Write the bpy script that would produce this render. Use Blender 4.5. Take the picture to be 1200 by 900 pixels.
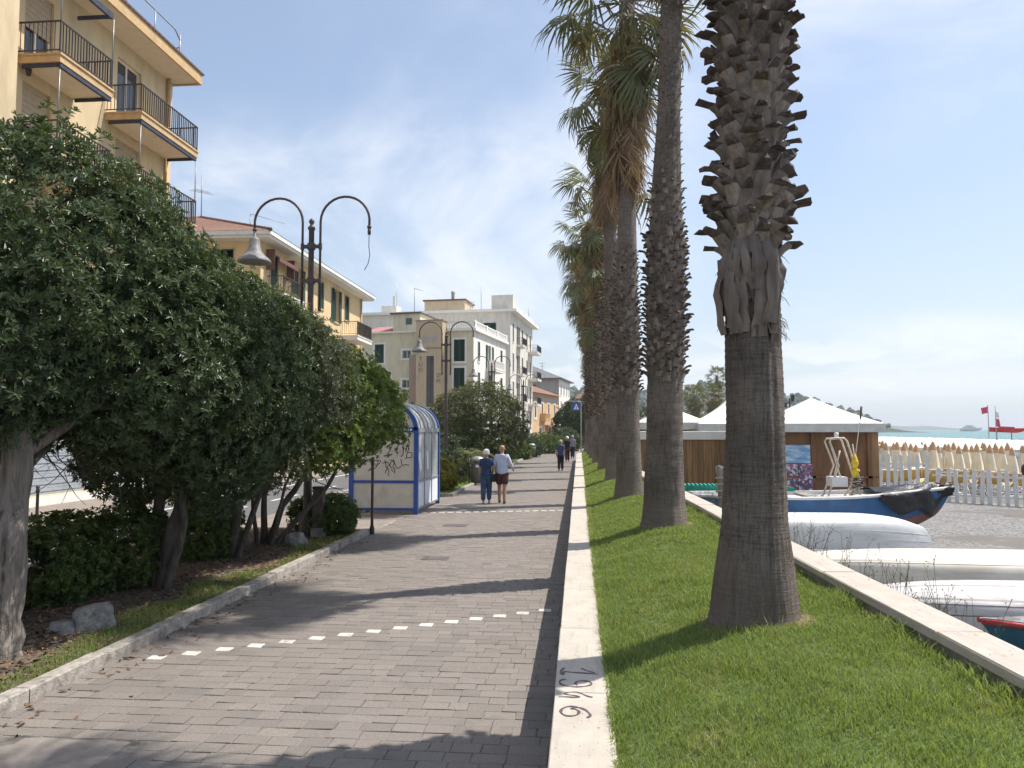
import bpy, bmesh, math, random
import numpy as np
from mathutils import Vector, Matrix, noise as mnoise

R = math.radians
for o in list(bpy.data.objects):
    bpy.data.objects.remove(o)
SC = bpy.context.scene
COL = SC.collection

# ---------------------------------------------------------------- camera
cam_data = bpy.data.cameras.new('camera')
cam = bpy.data.objects.new('camera', cam_data)
COL.objects.link(cam)
cam.location = (0, 0, 2.2)
cam.rotation_euler = (R(90 + 3.366), 0, R(5.191))
cam_data.sensor_fit = 'HORIZONTAL'
cam_data.sensor_width = 36
cam_data.lens = 901 / 1200 * 36
cam_data.clip_start = 0.1
cam_data.clip_end = 40000
SC.camera = cam

# ---------------------------------------------------------------- sky and sun
SUN = Vector((0.54, 0.25, 1.0)).normalized()
SUN_EL = math.asin(SUN.z)
SUN_AZ = math.atan2(SUN.x, SUN.y)
world = bpy.data.worlds.new('World')
SC.world = world
world.use_nodes = True
wn = world.node_tree.nodes
wl = world.node_tree.links
wn.clear()
w_out = wn.new('ShaderNodeOutputWorld')
sky = wn.new('ShaderNodeTexSky')
sky.sky_type = 'NISHITA'
sky.sun_disc = False
sky.sun_elevation = SUN_EL
sky.sun_rotation = SUN_AZ
sky.air_density = 1.0
sky.dust_density = 0.9
sky.ozone_density = 1.2
SKY_STRENGTH = 0.13
bg_sky = wn.new('ShaderNodeBackground')
bg_sky.inputs['Strength'].default_value = SKY_STRENGTH
wl.new(sky.outputs[0], bg_sky.inputs['Color'])
bg_cloud = wn.new('ShaderNodeBackground')
bg_cloud.inputs['Color'].default_value = (0.88, 0.91, 0.97, 1)
bg_cloud.inputs['Strength'].default_value = 0.84
tc = wn.new('ShaderNodeTexCoord')
sep = wn.new('ShaderNodeSeparateXYZ')
wl.new(tc.outputs['Generated'], sep.inputs[0])

def wmath(op, a, b=None, c=None, clamp=False):
    n = wn.new('ShaderNodeMath'); n.operation = op; n.use_clamp = clamp
    for i, v in enumerate((a, b, c)):
        if v is None: continue
        if isinstance(v, (int, float)): n.inputs[i].default_value = v
        else: wl.new(v, n.inputs[i])
    return n.outputs[0]

def wramp(fac, lo, hi):
    n = wn.new('ShaderNodeMapRange'); n.interpolation_type = 'SMOOTHSTEP'
    wl.new(fac, n.inputs['Value'])
    n.inputs['From Min'].default_value = lo; n.inputs['From Max'].default_value = hi
    return n.outputs['Result']

CLOUD_OFF = (14.1, 0.7, 6.1)
den = wmath('ADD', wmath('MAXIMUM', sep.outputs['Z'], 0.0), 0.16)
cx = wmath('DIVIDE', sep.outputs['X'], den)
cy = wmath('DIVIDE', sep.outputs['Y'], den)
comb = wn.new('ShaderNodeCombineXYZ')
wl.new(cx, comb.inputs[0]); wl.new(wmath('MULTIPLY', cy, 0.75), comb.inputs[1])
n1 = wn.new('ShaderNodeTexNoise'); n1.inputs['Scale'].default_value = 0.9
n1.inputs['Detail'].default_value = 9; n1.inputs['Roughness'].default_value = 0.62; n1.inputs['Distortion'].default_value = 0.7
wl.new(comb.outputs[0], n1.inputs['Vector'])
n2 = wn.new('ShaderNodeTexNoise'); n2.inputs['Scale'].default_value = 0.55
n2.inputs['Detail'].default_value = 3
off = wn.new('ShaderNodeVectorMath'); off.operation = 'ADD'; off.inputs[1].default_value = CLOUD_OFF
wl.new(comb.outputs[0], off.inputs[0]); wl.new(off.outputs[0], n2.inputs['Vector'])
gx = wmath('MULTIPLY', wmath('POWER', wmath('ADD', cx, 0.50), 2.0), 1.7)
gy = wmath('MULTIPLY', wmath('POWER', wmath('SUBTRACT', wmath('MULTIPLY', cy, 0.75), 1.72), 2.0), 4.5)
mass = wmath('MULTIPLY', wmath('EXPONENT', wmath('MULTIPLY', wmath('ADD', gx, gy), -1.0)), 0.36)
streak = wmath('MULTIPLY', wramp(n1.outputs[0], 0.38, 0.66), wramp(wmath('ADD', n2.outputs[0], mass), 0.42, 0.60))
# low cumulus bank near the horizon
mp = wn.new('ShaderNodeMapping'); mp.inputs['Scale'].default_value = (9, 9, 24)
wl.new(tc.outputs['Generated'], mp.inputs[0])
n3 = wn.new('ShaderNodeTexNoise'); n3.inputs['Scale'].default_value = 1.0
n3.inputs['Detail'].default_value = 8; n3.inputs['Roughness'].default_value = 0.55
wl.new(mp.outputs[0], n3.inputs['Vector'])
hz = wramp(sep.outputs['Z'], 0.015, 0.05)
hz2 = wmath('SUBTRACT', 1.0, wramp(sep.outputs['Z'], 0.055, 0.15))
bank = wmath('MULTIPLY', wmath('MULTIPLY', hz, hz2), wramp(n3.outputs[0], 0.47, 0.60))
# thin veil, thicker towards the horizon
veil = wmath('ADD', 0.22, wmath('MULTIPLY', wmath('SUBTRACT', 1.0, wramp(sep.outputs['Z'], -0.05, 0.42)), 0.50))
cl = wmath('MAXIMUM', wmath('MULTIPLY', wmath('MULTIPLY', streak, wramp(sep.outputs['Z'], 0.0, 0.06)), 0.80), wmath('MULTIPLY', bank, 0.9))
bg_veil = wn.new('ShaderNodeBackground')
bg_veil.inputs['Color'].default_value = (0.80, 0.875, 0.97, 1)
bg_veil.inputs['Strength'].default_value = 0.62
mixv = wn.new('ShaderNodeMixShader')
wl.new(veil, mixv.inputs[0]); wl.new(bg_sky.outputs[0], mixv.inputs[1]); wl.new(bg_veil.outputs[0], mixv.inputs[2])
mixw = wn.new('ShaderNodeMixShader')
wl.new(cl, mixw.inputs[0]); wl.new(mixv.outputs[0], mixw.inputs[1]); wl.new(bg_cloud.outputs[0], mixw.inputs[2])
wl.new(mixw.outputs[0], w_out.inputs['Surface'])

sun_data = bpy.data.lights.new('sun', 'SUN')
sun_data.energy = 4.6
sun_data.angle = R(0.6)
sun_data.color = (1.0, 0.945, 0.865)
sun = bpy.data.objects.new('sun', sun_data)
COL.objects.link(sun)
sun.rotation_euler = (-SUN).to_track_quat('-Z', 'Y').to_euler()
sun.location = (20, 10, 40)

SC.view_settings.view_transform = 'Standard'
SC.view_settings.look = 'None'
SC.view_settings.exposure = 0.50
SC.view_settings.gamma = 1.0
SC.view_settings.use_curve_mapping = False

# ---------------------------------------------------------------- helpers
def tag(o, label=None, cat=None, group=None, kind=None):
    if label: o['label'] = label
    if cat: o['category'] = cat
    if group: o['group'] = group
    if kind: o['kind'] = kind
    return o

def empty(name, loc=(0, 0, 0), rz=0.0, parent=None):
    o = bpy.data.objects.new(name, None)
    COL.objects.link(o)
    o.location = loc; o.rotation_euler = (0, 0, rz)
    o.empty_display_size = 0.2
    if parent: o.parent = parent
    return o

def link(name, me, parent=None, loc=None, rot=None, mtx=None, scale=None):
    o = bpy.data.objects.new(name, me)
    COL.objects.link(o)
    if parent: o.parent = parent
    if mtx is not None: o.matrix_local = mtx
    if loc is not None: o.location = loc
    if rot is not None: o.rotation_euler = rot
    if scale is not None: o.scale = scale
    return o

def copy_tree(src, parent=None):
    c = src.copy(); COL.objects.link(c)
    c.parent = parent
    for ch in src.children:
        copy_tree(ch, c)
    return c

class MB:
    """collects faces for one mesh object"""
    def __init__(s):
        s.v = []; s.f = []; s.m = []; s.sm = []
    def add(s, vs, fs, mi=0, smooth=False):
        b = len(s.v)
        s.v.extend([tuple(p) for p in vs])
        for f in fs:
            s.f.append(tuple(b + i for i in f)); s.m.append(mi); s.sm.append(smooth)
        return s
    def box(s, x0, x1, y0, y1, z0, z1, mi=0, mtx=None):
        vs = [Vector(p) for p in ((x0,y0,z0),(x1,y0,z0),(x1,y1,z0),(x0,y1,z0),(x0,y0,z1),(x1,y0,z1),(x1,y1,z1),(x0,y1,z1))]
        if mtx is not None: vs = [mtx @ p for p in vs]
        return s.add(vs, [(0,3,2,1),(4,5,6,7),(0,1,5,4),(1,2,6,5),(2,3,7,6),(3,0,4,7)], mi)
    def quad(s, a, b, c, d, mi=0):
        return s.add([a, b, c, d], [(0,1,2,3)], mi)
    def tube(s, pts, rad, n=8, mi=0, smooth=True, cap=True):
        pts = [Vector(p) for p in pts]
        if isinstance(rad, (int, float)): rad = [rad] * len(pts)
        up = Vector((0, 0, 1))
        rings = []; prev = None
        for i, p in enumerate(pts):
            d = (pts[min(i+1, len(pts)-1)] - pts[max(i-1, 0)])
            if d.length < 1e-9: d = Vector((0, 0, 1))
            d.normalize()
            if prev is None:
                a = d.cross(up if abs(d.z) < 0.95 else Vector((1, 0, 0))); a.normalize()
            else:
                a = prev - d * prev.dot(d)
                if a.length < 1e-6: a = d.cross(up)
                a.normalize()
            prev = a
            b = d.cross(a)
            rings.append([p + (a * math.cos(2*math.pi*k/n) + b * math.sin(2*math.pi*k/n)) * rad[i] for k in range(n)])
        vs = [q for r in rings for q in r]
        fs = []
        for i in range(len(pts)-1):
            for k in range(n):
                fs.append((i*n+k, i*n+(k+1)%n, (i+1)*n+(k+1)%n, (i+1)*n+k))
        s.add(vs, fs, mi, smooth)
        if cap:
            b = len(s.v) - len(vs)
            s.f.append(tuple(b+k for k in reversed(range(n)))); s.m.append(mi); s.sm.append(False)
            s.f.append(tuple(b+(len(pts)-1)*n+k for k in range(n))); s.m.append(mi); s.sm.append(False)
        return s
    def lathe(s, prof, n=16, c=(0,0,0), mi=0, smooth=True, ang=None):
        vs = []; fs = []
        for r, z in prof:
            for k in range(n):
                a = 2*math.pi*k/n
                vs.append((c[0]+r*math.cos(a), c[1]+r*math.sin(a), c[2]+z))
        for i in range(len(prof)-1):
            for k in range(n):
                fs.append((i*n+k, i*n+(k+1)%n, (i+1)*n+(k+1)%n, (i+1)*n+k))
        return s.add(vs, fs, mi, smooth)
    def grid(s, pts2d, mi=0, smooth=True):
        nr = len(pts2d); nc = len(pts2d[0])
        vs = [p for r in pts2d for p in r]
        fs = [(i*nc+j, i*nc+j+1, (i+1)*nc+j+1, (i+1)*nc+j) for i in range(nr-1) for j in range(nc-1)]
        return s.add(vs, fs, mi, smooth)
    def mesh(s, name, mats):
        me = bpy.data.meshes.new(name)
        me.from_pydata(s.v, [], s.f)
        if not isinstance(mats, (list, tuple)): mats = [mats]
        for m in mats: me.materials.append(m)
        me.polygons.foreach_set('material_index', s.m)
        me.polygons.foreach_set('use_smooth', s.sm)
        me.update()
        return me
    def build(s, name, mats, parent=None, loc=None, rot=None):
        return link(name, s.mesh(name, mats), parent, loc, rot)

def np_mesh(name, verts, faces, mat, smooth=False):
    """fast mesh from arrays; faces (n,3) or (n,4)"""
    me = bpy.data.meshes.new(name)
    verts = np.asarray(verts, np.float32).reshape(-1, 3); faces = np.asarray(faces, np.int32)
    k = faces.shape[1]; n = len(faces)
    me.vertices.add(len(verts)); me.vertices.foreach_set('co', verts.ravel())
    me.loops.add(n*k); me.loops.foreach_set('vertex_index', faces.ravel())
    me.polygons.add(n)
    me.polygons.foreach_set('loop_start', np.arange(0, n*k, k, dtype=np.int32))
    me.polygons.foreach_set('use_smooth', np.full(n, smooth))
    me.update(calc_edges=True)
    me.materials.append(mat)
    return me

def basis(O, U, N):
    """local x along U, y along N (outward), z up, at O"""
    U = Vector(U).normalized(); N = Vector(N).normalized(); W = U.cross(N)
    if W.z < 0: W = -W
    m = Matrix(((U.x, N.x, 0, O[0]), (U.y, N.y, 0, O[1]), (U.z, N.z, 1, O[2]), (0, 0, 0, 1)))
    return m

def bevel_box_mesh(name, sx, sy, sz, mat, b=0.008, top_only=True, seed=0, warp=0.0):
    """box with chamfered top edge, centred in xy, top at z=0"""
    rnd = random.Random(seed)
    hx, hy = sx/2, sy/2
    j = lambda: rnd.uniform(-warp, warp)
    v = [(-hx,-hy,-sz),(hx,-hy,-sz),(hx,hy,-sz),(-hx,hy,-sz),
         (-hx+j(),-hy+j(),-b),(hx+j(),-hy+j(),-b),(hx+j(),hy+j(),-b),(-hx+j(),hy+j(),-b),
         (-hx+b,-hy+b,j()*.3),(hx-b,-hy+b,j()*.3),(hx-b,hy-b,j()*.3),(-hx+b,hy-b,j()*.3)]
    f = [(0,1,5,4),(1,2,6,5),(2,3,7,6),(3,0,4,7),(4,5,9,8),(5,6,10,9),(6,7,11,10),(7,4,8,11),(8,9,10,11)]
    m = MB(); m.add(v, f)
    return m.mesh(name, mat)

# ---------------------------------------------------------------- materials
MAT = {}
def newmat(name):
    m = bpy.data.materials.new(name); m.use_nodes = True
    nt = m.node_tree; b = nt.nodes['Principled BSDF']
    MAT[name] = m
    return m, nt, b

def nd(nt, typ, **kw):
    n = nt.nodes.new(typ)
    for k, v in kw.items():
        if k.startswith('i_'):
            n.inputs[k[2:].replace('_', ' ')].default_value = v
        else: setattr(n, k, v)
    return n

def mathn(nt, op, a, b=None, clamp=False):
    n = nt.nodes.new('ShaderNodeMath'); n.operation = op; n.use_clamp = clamp
    for i, v in enumerate((a, b)):
        if v is None: continue
        if isinstance(v, (int, float)): n.inputs[i].default_value = v
        else: nt.links.new(v, n.inputs[i])
    return n.outputs[0]

def mixc(nt, fac, a, b, mode='MIX'):
    n = nt.nodes.new('ShaderNodeMix'); n.data_type = 'RGBA'; n.blend_type = mode
    for i, v in ((0, fac), (6, a), (7, b)):
        if isinstance(v, (int, float)): n.inputs[i].default_value = v
        elif isinstance(v, tuple): n.inputs[i].default_value = v if len(v) == 4 else (*v, 1)
        else: nt.links.new(v, n.inputs[i])
    return n.outputs[2]

def posn(nt, scale=(1, 1, 1), obj=False):
    if obj:
        g = nt.nodes.new('ShaderNodeTexCoord'); out = g.outputs['Object']
    else:
        g = nt.nodes.new('ShaderNodeNewGeometry'); out = g.outputs['Position']
    mp = nt.nodes.new('ShaderNodeMapping'); mp.inputs['Scale'].default_value = scale
    nt.links.new(out, mp.inputs[0])
    return mp.outputs[0]

def noise(nt, vec, scale, detail=4, rough=0.55, dist=0.0):
    n = nt.nodes.new('ShaderNodeTexNoise')
    n.inputs['Scale'].default_value = scale; n.inputs['Detail'].default_value = detail
    n.inputs['Roughness'].default_value = rough; n.inputs['Distortion'].default_value = dist
    nt.links.new(vec, n.inputs['Vector'])
    return n.outputs[0]

def ramp(nt, fac, lo, hi, to0=0.0, to1=1.0):
    n = nt.nodes.new('ShaderNodeMapRange'); n.interpolation_type = 'SMOOTHSTEP'
    nt.links.new(fac, n.inputs['Value'])
    n.inputs['From Min'].default_value = lo; n.inputs['From Max'].default_value = hi
    n.inputs['To Min'].default_value = to0; n.inputs['To Max'].default_value = to1
    return n.outputs['Result']

def bumpn(nt, b, h, strength=0.5, dist=0.02):
    n = nt.nodes.new('ShaderNodeBump')
    n.inputs['Strength'].default_value = strength; n.inputs['Distance'].default_value = dist
    nt.links.new(h, n.inputs['Height']); nt.links.new(n.outputs[0], b.inputs['Normal'])

def sc3(c, k): return tuple(min(1, x*k) for x in c)

def M(name, col, rough=0.8, var=0.15, scale=6.0, bump=0.0, bscale=60.0, spec=0.35, stretch=(1,1,1), metal=0.0,
      rnd=0.0, stain=None, stain_amt=0.0, stain_scale=1.5, bdist=0.01):
    m, nt, b = newmat(name)
    p = posn(nt, stretch)
    n = noise(nt, p, scale, 5, 0.6)
    c = mixc(nt, ramp(nt, n, 0.3, 0.7), sc3(col, 1-var), sc3(col, 1+var))
    if stain:
        s = noise(nt, p, stain_scale, 6, 0.65, 0.4)
        c = mixc(nt, mathn(nt, 'MULTIPLY', ramp(nt, s, 0.5, 0.72), stain_amt), c, stain)
    if rnd:
        oi = nt.nodes.new('ShaderNodeObjectInfo'); ge = nt.nodes.new('ShaderNodeNewGeometry')
        r = mathn(nt, 'FRACT', mathn(nt, 'ADD', oi.outputs['Random'], ge.outputs['Random Per Island']))
        k = mathn(nt, 'ADD', mathn(nt, 'MULTIPLY', r, 2*rnd), 1-rnd)
        hs = nt.nodes.new('ShaderNodeHueSaturation')
        nt.links.new(c, hs.inputs['Color']); nt.links.new(k, hs.inputs['Value'])
        c = hs.outputs[0]
    nt.links.new(c, b.inputs['Base Color'])
    b.inputs['Roughness'].default_value = rough
    b.inputs['Specular IOR Level'].default_value = spec
    b.inputs['Metallic'].default_value = metal
    if bump:
        bumpn(nt, b, noise(nt, p, bscale, 4, 0.6), bump, bdist)
    return m

# stone and ground
M('joint', (0.165, 0.150, 0.134), 0.95, 0.55, 5, 0.5, 90)
def paver_mat():
    m, nt, b = newmat('paver')
    p = posn(nt)
    oi = nt.nodes.new('ShaderNodeObjectInfo'); ge = nt.nodes.new('ShaderNodeNewGeometry')
    r = mathn(nt, 'FRACT', mathn(nt, 'ADD', oi.outputs['Random'], ge.outputs['Random Per Island']))
    cr = nt.nodes.new('ShaderNodeValToRGB')
    e = cr.color_ramp.elements
    e[0].position = 0; e[0].color = (0.180, 0.160, 0.144, 1)
    e[1].position = 1; e[1].color = (0.252, 0.218, 0.190, 1)
    x = e.new(0.45); x.color = (0.212, 0.187, 0.166, 1)
    x = e.new(0.8); x.color = (0.222, 0.198, 0.178, 1)
    nt.links.new(r, cr.inputs[0])
    big = noise(nt, p, 0.9, 4, 0.6)
    c = mixc(nt, ramp(nt, big, 0.35, 0.7, 0, 0.45), cr.outputs[0], (0.255, 0.216, 0.182))
    sm = noise(nt, p, 55, 5, 0.7)
    c = mixc(nt, ramp(nt, sm, 0.35, 0.7), c, (0.15, 0.14, 0.13), 'MIX') if False else mixc(nt, ramp(nt, sm, 0.36, 0.60, 0.5, 0.0), c, (0.12, 0.108, 0.10))
    st = noise(nt, p, 1.7, 6, 0.68, 0.6)
    c = mixc(nt, ramp(nt, st, 0.54, 0.70, 0, 0.42), c, (0.12, 0.11, 0.10))
    nt.links.new(c, b.inputs['Base Color'])
    b.inputs['Roughness'].default_value = 0.78
    b.inputs['Specular IOR Level'].default_value = 0.3
    bumpn(nt, b, noise(nt, p, 70, 5, 0.7), 0.5, 0.006)
paver_mat()
M('marker_stone', (0.56, 0.53, 0.47), 0.75, 0.15, 30, 0.4, 80, rnd=.15, stain=(0.30, 0.27, 0.23), stain_amt=0.85, stain_scale=9)
M('kerb', (0.33, 0.30, 0.265), 0.88, 0.25, 14, 0.8, 50, stain=(0.13, 0.115, 0.10), stain_amt=0.9, stain_scale=4.5, rnd=0.10)
M('cover', (0.26, 0.225, 0.195), 0.85, 0.12, 10, 0.3, 80)
def coping_mat(name, base, k=1.0):
    m, nt, b = newmat(name)
    p = posn(nt)
    n = noise(nt, p, 5, 6, 0.65)
    c = mixc(nt, ramp(nt, n, 0.3, 0.7), sc3(base, 0.90), sc3(base, 1.05))
    ps = posn(nt, (26, 2.2, 26))
    v = noise(nt, ps, 1.0, 5, 0.7)
    c = mixc(nt, ramp(nt, v, 0.50, 0.70, 0, 0.5), c, sc3(base, 0.66))
    pit = noise(nt, posn(nt, (1, .45, 1)), 42, 3, 0.6)
    pm = ramp(nt, pit, 0.655, 0.70)
    c = mixc(nt, mathn(nt, 'MULTIPLY', pm, 0.8), c, (0.16, 0.14, 0.12))
    d = noise(nt, p, 1.1, 5, 0.6, 0.6)
    c = mixc(nt, ramp(nt, d, 0.5, 0.75, 0, 0.35), c, sc3(base, 0.66))
    nt.links.new(c, b.inputs['Base Color'])
    b.inputs['Roughness'].default_value = 0.8
    h = mathn(nt, 'SUBTRACT', noise(nt, p, 60, 5, 0.7), mathn(nt, 'MULTIPLY', pm, 1.2))
    bumpn(nt, b, h, 0.5, 0.006)
coping_mat('coping', (0.465, 0.418, 0.355))
coping_mat('parapet_coping', (0.46, 0.405, 0.35))
M('wall_body', (0.30, 0.27, 0.235), 0.9, 0.25, 6, 0.6, 40, stain=(0.10, 0.09, 0.075), stain_amt=0.7, stain_scale=2.2)
M('spray_paint', (0.10, 0.075, 0.085), 0.6, 0.2, 30)
M('soil', (0.14, 0.112, 0.085), 0.95, 0.35, 9, 0.8, 50, stain=(0.055, 0.042, 0.03), stain_amt=0.7, stain_scale=2.5, bdist=0.03)
M('lawn_soil', (0.095, 0.14, 0.040), 0.95, 0.35, 7, 0.6, 60, stain=(0.15, 0.135, 0.06), stain_amt=0.45, stain_scale=2.0, bdist=0.03)
M('sand_bare', (0.21, 0.155, 0.10), 0.95, 0.3, 30, 0.7, 120)
M('asphalt', (0.115, 0.115, 0.118), 0.88, 0.18, 9, 0.5, 120, stain=(0.075, 0.075, 0.078), stain_amt=0.5, stain_scale=0.8)
M('road_paint', (0.62, 0.62, 0.60), 0.75, 0.1, 20, stain=(0.25, 0.25, 0.25), stain_amt=0.5, stain_scale=6)
M('canvas_shade', (0.66, 0.60, 0.50), 0.8, 0.08, 4)
M('sidewalk', (0.24, 0.205, 0.18), 0.9, 0.15, 5, 0.4, 60, stain=(0.15, 0.13, 0.115), stain_amt=0.5, stain_scale=1.0)
M('ground', (0.20, 0.18, 0.155), 0.95, 0.2, 1.2, 0.3, 20)
def beach_mat():
    m, nt, b = newmat('beach')
    p = posn(nt)
    vo = nt.nodes.new('ShaderNodeTexVoronoi'); vo.inputs['Scale'].default_value = 17
    nt.links.new(p, vo.inputs['Vector'])
    peb = mixc(nt, ramp(nt, noise(nt, vo.outputs['Position'], 900, 1), 0.3, 0.7), (0.12, 0.117, 0.115), (0.30, 0.29, 0.28))
    sand = mixc(nt, noise(nt, p, 30, 4), (0.115, 0.103, 0.092), (0.165, 0.150, 0.134))
    sel = ramp(nt, noise(nt, p, 0.22, 4, 0.6, 0.3), 0.44, 0.52)
    c = mixc(nt, sel, sand, peb)
    nt.links.new(c, b.inputs['Base Color'])
    b.inputs['Roughness'].default_value = 0.92
    h = mathn(nt, 'MULTIPLY', vo.outputs['Distance'], -1.0)
    h = mathn(nt, 'ADD', mathn(nt, 'MULTIPLY', h, sel), mathn(nt, 'MULTIPLY', noise(nt, p, 9, 4), 0.6))
    bumpn(nt, b, h, 0.8, 0.05)
beach_mat()
def sea_mat():
    m, nt, b = newmat('sea')
    p = posn(nt, (1, 1, 1))
    far = noise(nt, p, 0.006, 3)
    c = mixc(nt, ramp(nt, far, 0.35, 0.65), (0.075, 0.175, 0.185), (0.105, 0.225, 0.225))
    nt.links.new(c, b.inputs['Base Color'])
    b.inputs['Roughness'].default_value = 0.32
    b.inputs['IOR'].default_value = 1.33
    h = mathn(nt, 'ADD', noise(nt, posn(nt, (0.9, 0.35, 1)), 0.9, 5, 0.6), mathn(nt, 'MULTIPLY', noise(nt, p, 0.12, 3), 2.0))
    bumpn(nt, b, h, 0.9, 0.5)
sea_mat()
# vegetation
def leaf_mat(name, c0, c1, rough=0.42, trans=0.25, spec=0.5, dry=None):
    m, nt, b = newmat(name)
    ge = nt.nodes.new('ShaderNodeNewGeometry')
    p = posn(nt)
    n = noise(nt, p, 1.3, 3)
    r = mathn(nt, 'ADD', mathn(nt, 'MULTIPLY', ge.outputs['Random Per Island'], 0.6), mathn(nt, 'MULTIPLY', n, 0.5), clamp=True)
    c = mixc(nt, r, c0, c1)
    if dry:
        dn = noise(nt, p, 2.1, 5, 0.7, 0.6)
        dm = mathn(nt, 'MULTIPLY', ramp(nt, mathn(nt, 'ADD', dn, mathn(nt, 'MULTIPLY', ge.outputs['Random Per Island'], 0.22)), 0.63, 0.83), 0.6)
        c = mixc(nt, dm, c, dry)
    nt.links.new(c, b.inputs['Base Color'])
    b.inputs['Roughness'].default_value = rough
    b.inputs['Specular IOR Level'].default_value = spec
    tr = nt.nodes.new('ShaderNodeBsdfTranslucent')
    tcol = mixc(nt, 0.5, c, (min(1, c1[0]*2.6), min(1, c1[1]*2.4), c1[2]*0.9))
    nt.links.new(tcol, tr.inputs['Color'])
    mx = nt.nodes.new('ShaderNodeMixShader'); mx.inputs[0].default_value = trans
    out = nt.nodes['Material Output']
    nt.links.new(b.outputs[0], mx.inputs[1]); nt.links.new(tr.outputs[0], mx.inputs[2])
    nt.links.new(mx.outputs[0], out.inputs['Surface'])
    return m
leaf_mat('leaf_dark', (0.030, 0.050, 0.021), (0.088, 0.126, 0.052), 0.44, 0.15, 0.5)
leaf_mat('leaf_grey', (0.042, 0.056, 0.036), (0.125, 0.145, 0.092), 0.44, 0.15, 0.5)
leaf_mat('leaf_green', (0.058, 0.105, 0.024), (0.140, 0.192, 0.050), 0.5, 0.28, 0.4)
leaf_mat('leaf_bright', (0.075, 0.140, 0.018), (0.165, 0.235, 0.042), 0.5, 0.3, 0.35)
leaf_mat('leaf_hedge', (0.040, 0.072, 0.016), (0.105, 0.150, 0.036), 0.42, 0.22, 0.45)
leaf_mat('leaf_olive', (0.060, 0.082, 0.038), (0.145, 0.170, 0.080), 0.45, 0.2, 0.4)
leaf_mat('leaf_yellow', (0.11, 0.12, 0.02), (0.24, 0.23, 0.045), 0.5, 0.25, 0.35)
leaf_mat('leaf_far', (0.045, 0.068, 0.035), (0.085, 0.112, 0.055), 0.6, 0.2, 0.3)
leaf_mat('cycad_leaf', (0.10, 0.11, 0.03), (0.21, 0.19, 0.06), 0.5, 0.2, 0.35)
leaf_mat('grass', (0.100, 0.155, 0.040), (0.220, 0.285, 0.100), 0.55, 0.35, 0.3, dry=(0.36, 0.31, 0.15))
leaf_mat('frond_green', (0.066, 0.082, 0.038), (0.145, 0.155, 0.078), 0.45, 0.2, 0.45)
leaf_mat('frond_olive', (0.100, 0.100, 0.044), (0.215, 0.190, 0.095), 0.6, 0.2, 0.3)
leaf_mat('frond_dead', (0.140, 0.096, 0.062), (0.335, 0.240, 0.160), 0.75, 0.15, 0.2)
M('dead_leaf', (0.17, 0.105, 0.065), 0.85, 0.4, 30, rnd=0.4)
M('flower_pink', (0.62, 0.42, 0.40), 0.7, 0.1)
M('bark', (0.225, 0.195, 0.17), 0.92, 0.3, 14, 1.0, 30, stretch=(1, 1, 0.11), stain=(0.04, 0.033, 0.028), stain_amt=1.0, stain_scale=17, bdist=0.06)
M('bark_dark', (0.095, 0.080, 0.068), 0.9, 0.35, 14, 0.9, 28, stretch=(1, 1, 0.25), bdist=0.03)
M('rock', (0.25, 0.24, 0.225), 0.9, 0.35, 7, 0.9, 22, stain=(0.09, 0.085, 0.075), stain_amt=0.8, stain_scale=9, bdist=0.03)
def trunk_mat():
    m, nt, b = newmat('palm_trunk')
    p = posn(nt)
    rings = noise(nt, posn(nt, (4.5, 4.5, 52)), 1.0, 6, 0.72, 0.5)
    fis = noise(nt, posn(nt, (48, 48, 5.0)), 1.0, 6, 0.72, 0.6)
    big = noise(nt, p, 1.6, 4)
    c = mixc(nt, ramp(nt, big, 0.3, 0.7), (0.165, 0.138, 0.118), (0.285, 0.240, 0.205))
    c = mixc(nt, ramp(nt, rings, 0.36, 0.55, 0.45, 0.0), c, (0.05, 0.042, 0.037))
    c = mixc(nt, ramp(nt, fis, 0.36, 0.52, 0.55, 0.0), c, (0.045, 0.038, 0.033))
    c = mixc(nt, ramp(nt, fis, 0.56, 0.70, 0.0, 0.5), c, (0.31, 0.27, 0.235))
    sz = nt.nodes.new('ShaderNodeSeparateXYZ'); nt.links.new(p, sz.inputs[0])
    hz0 = mathn(nt, 'ADD', sz.outputs['Z'], mathn(nt, 'MULTIPLY', noise(nt, p, 2.4, 4), 0.7))
    c = mixc(nt, ramp(nt, hz0, 1.25, 1.75, 0.45, 0.0), c, (0.30, 0.245, 0.20))
    nt.links.new(c, b.inputs['Base Color'])
    b.inputs['Roughness'].default_value = 0.92
    b.inputs['Specular IOR Level'].default_value = 0.2
    h = mathn(nt, 'ADD', mathn(nt, 'MULTIPLY', rings, 0.9), mathn(nt, 'MULTIPLY', fis, 1.3))
    bumpn(nt, b, h, 1.0, 0.035)
trunk_mat()
M('palm_fibre', (0.20, 0.145, 0.105), 0.95, 0.4, 30, 1.0, 60, stretch=(1, 1, 0.3), bdist=0.03)
M('leaf_base', (0.20, 0.165, 0.138), 0.85, 0.3, 16, 0.6, 60, stretch=(1, 1, 0.4), rnd=0.35, stain=(0.07, 0.045, 0.032), stain_amt=0.95, stain_scale=7)
M('leaf_stub', (0.075, 0.055, 0.045), 0.85, 0.4, 22, 0.6, 60, rnd=0.4)
M('hanging_sheath', (0.155, 0.128, 0.112), 0.85, 0.3, 10, 0.7, 50, stretch=(1, 1, 0.2), rnd=0.2)
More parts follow.
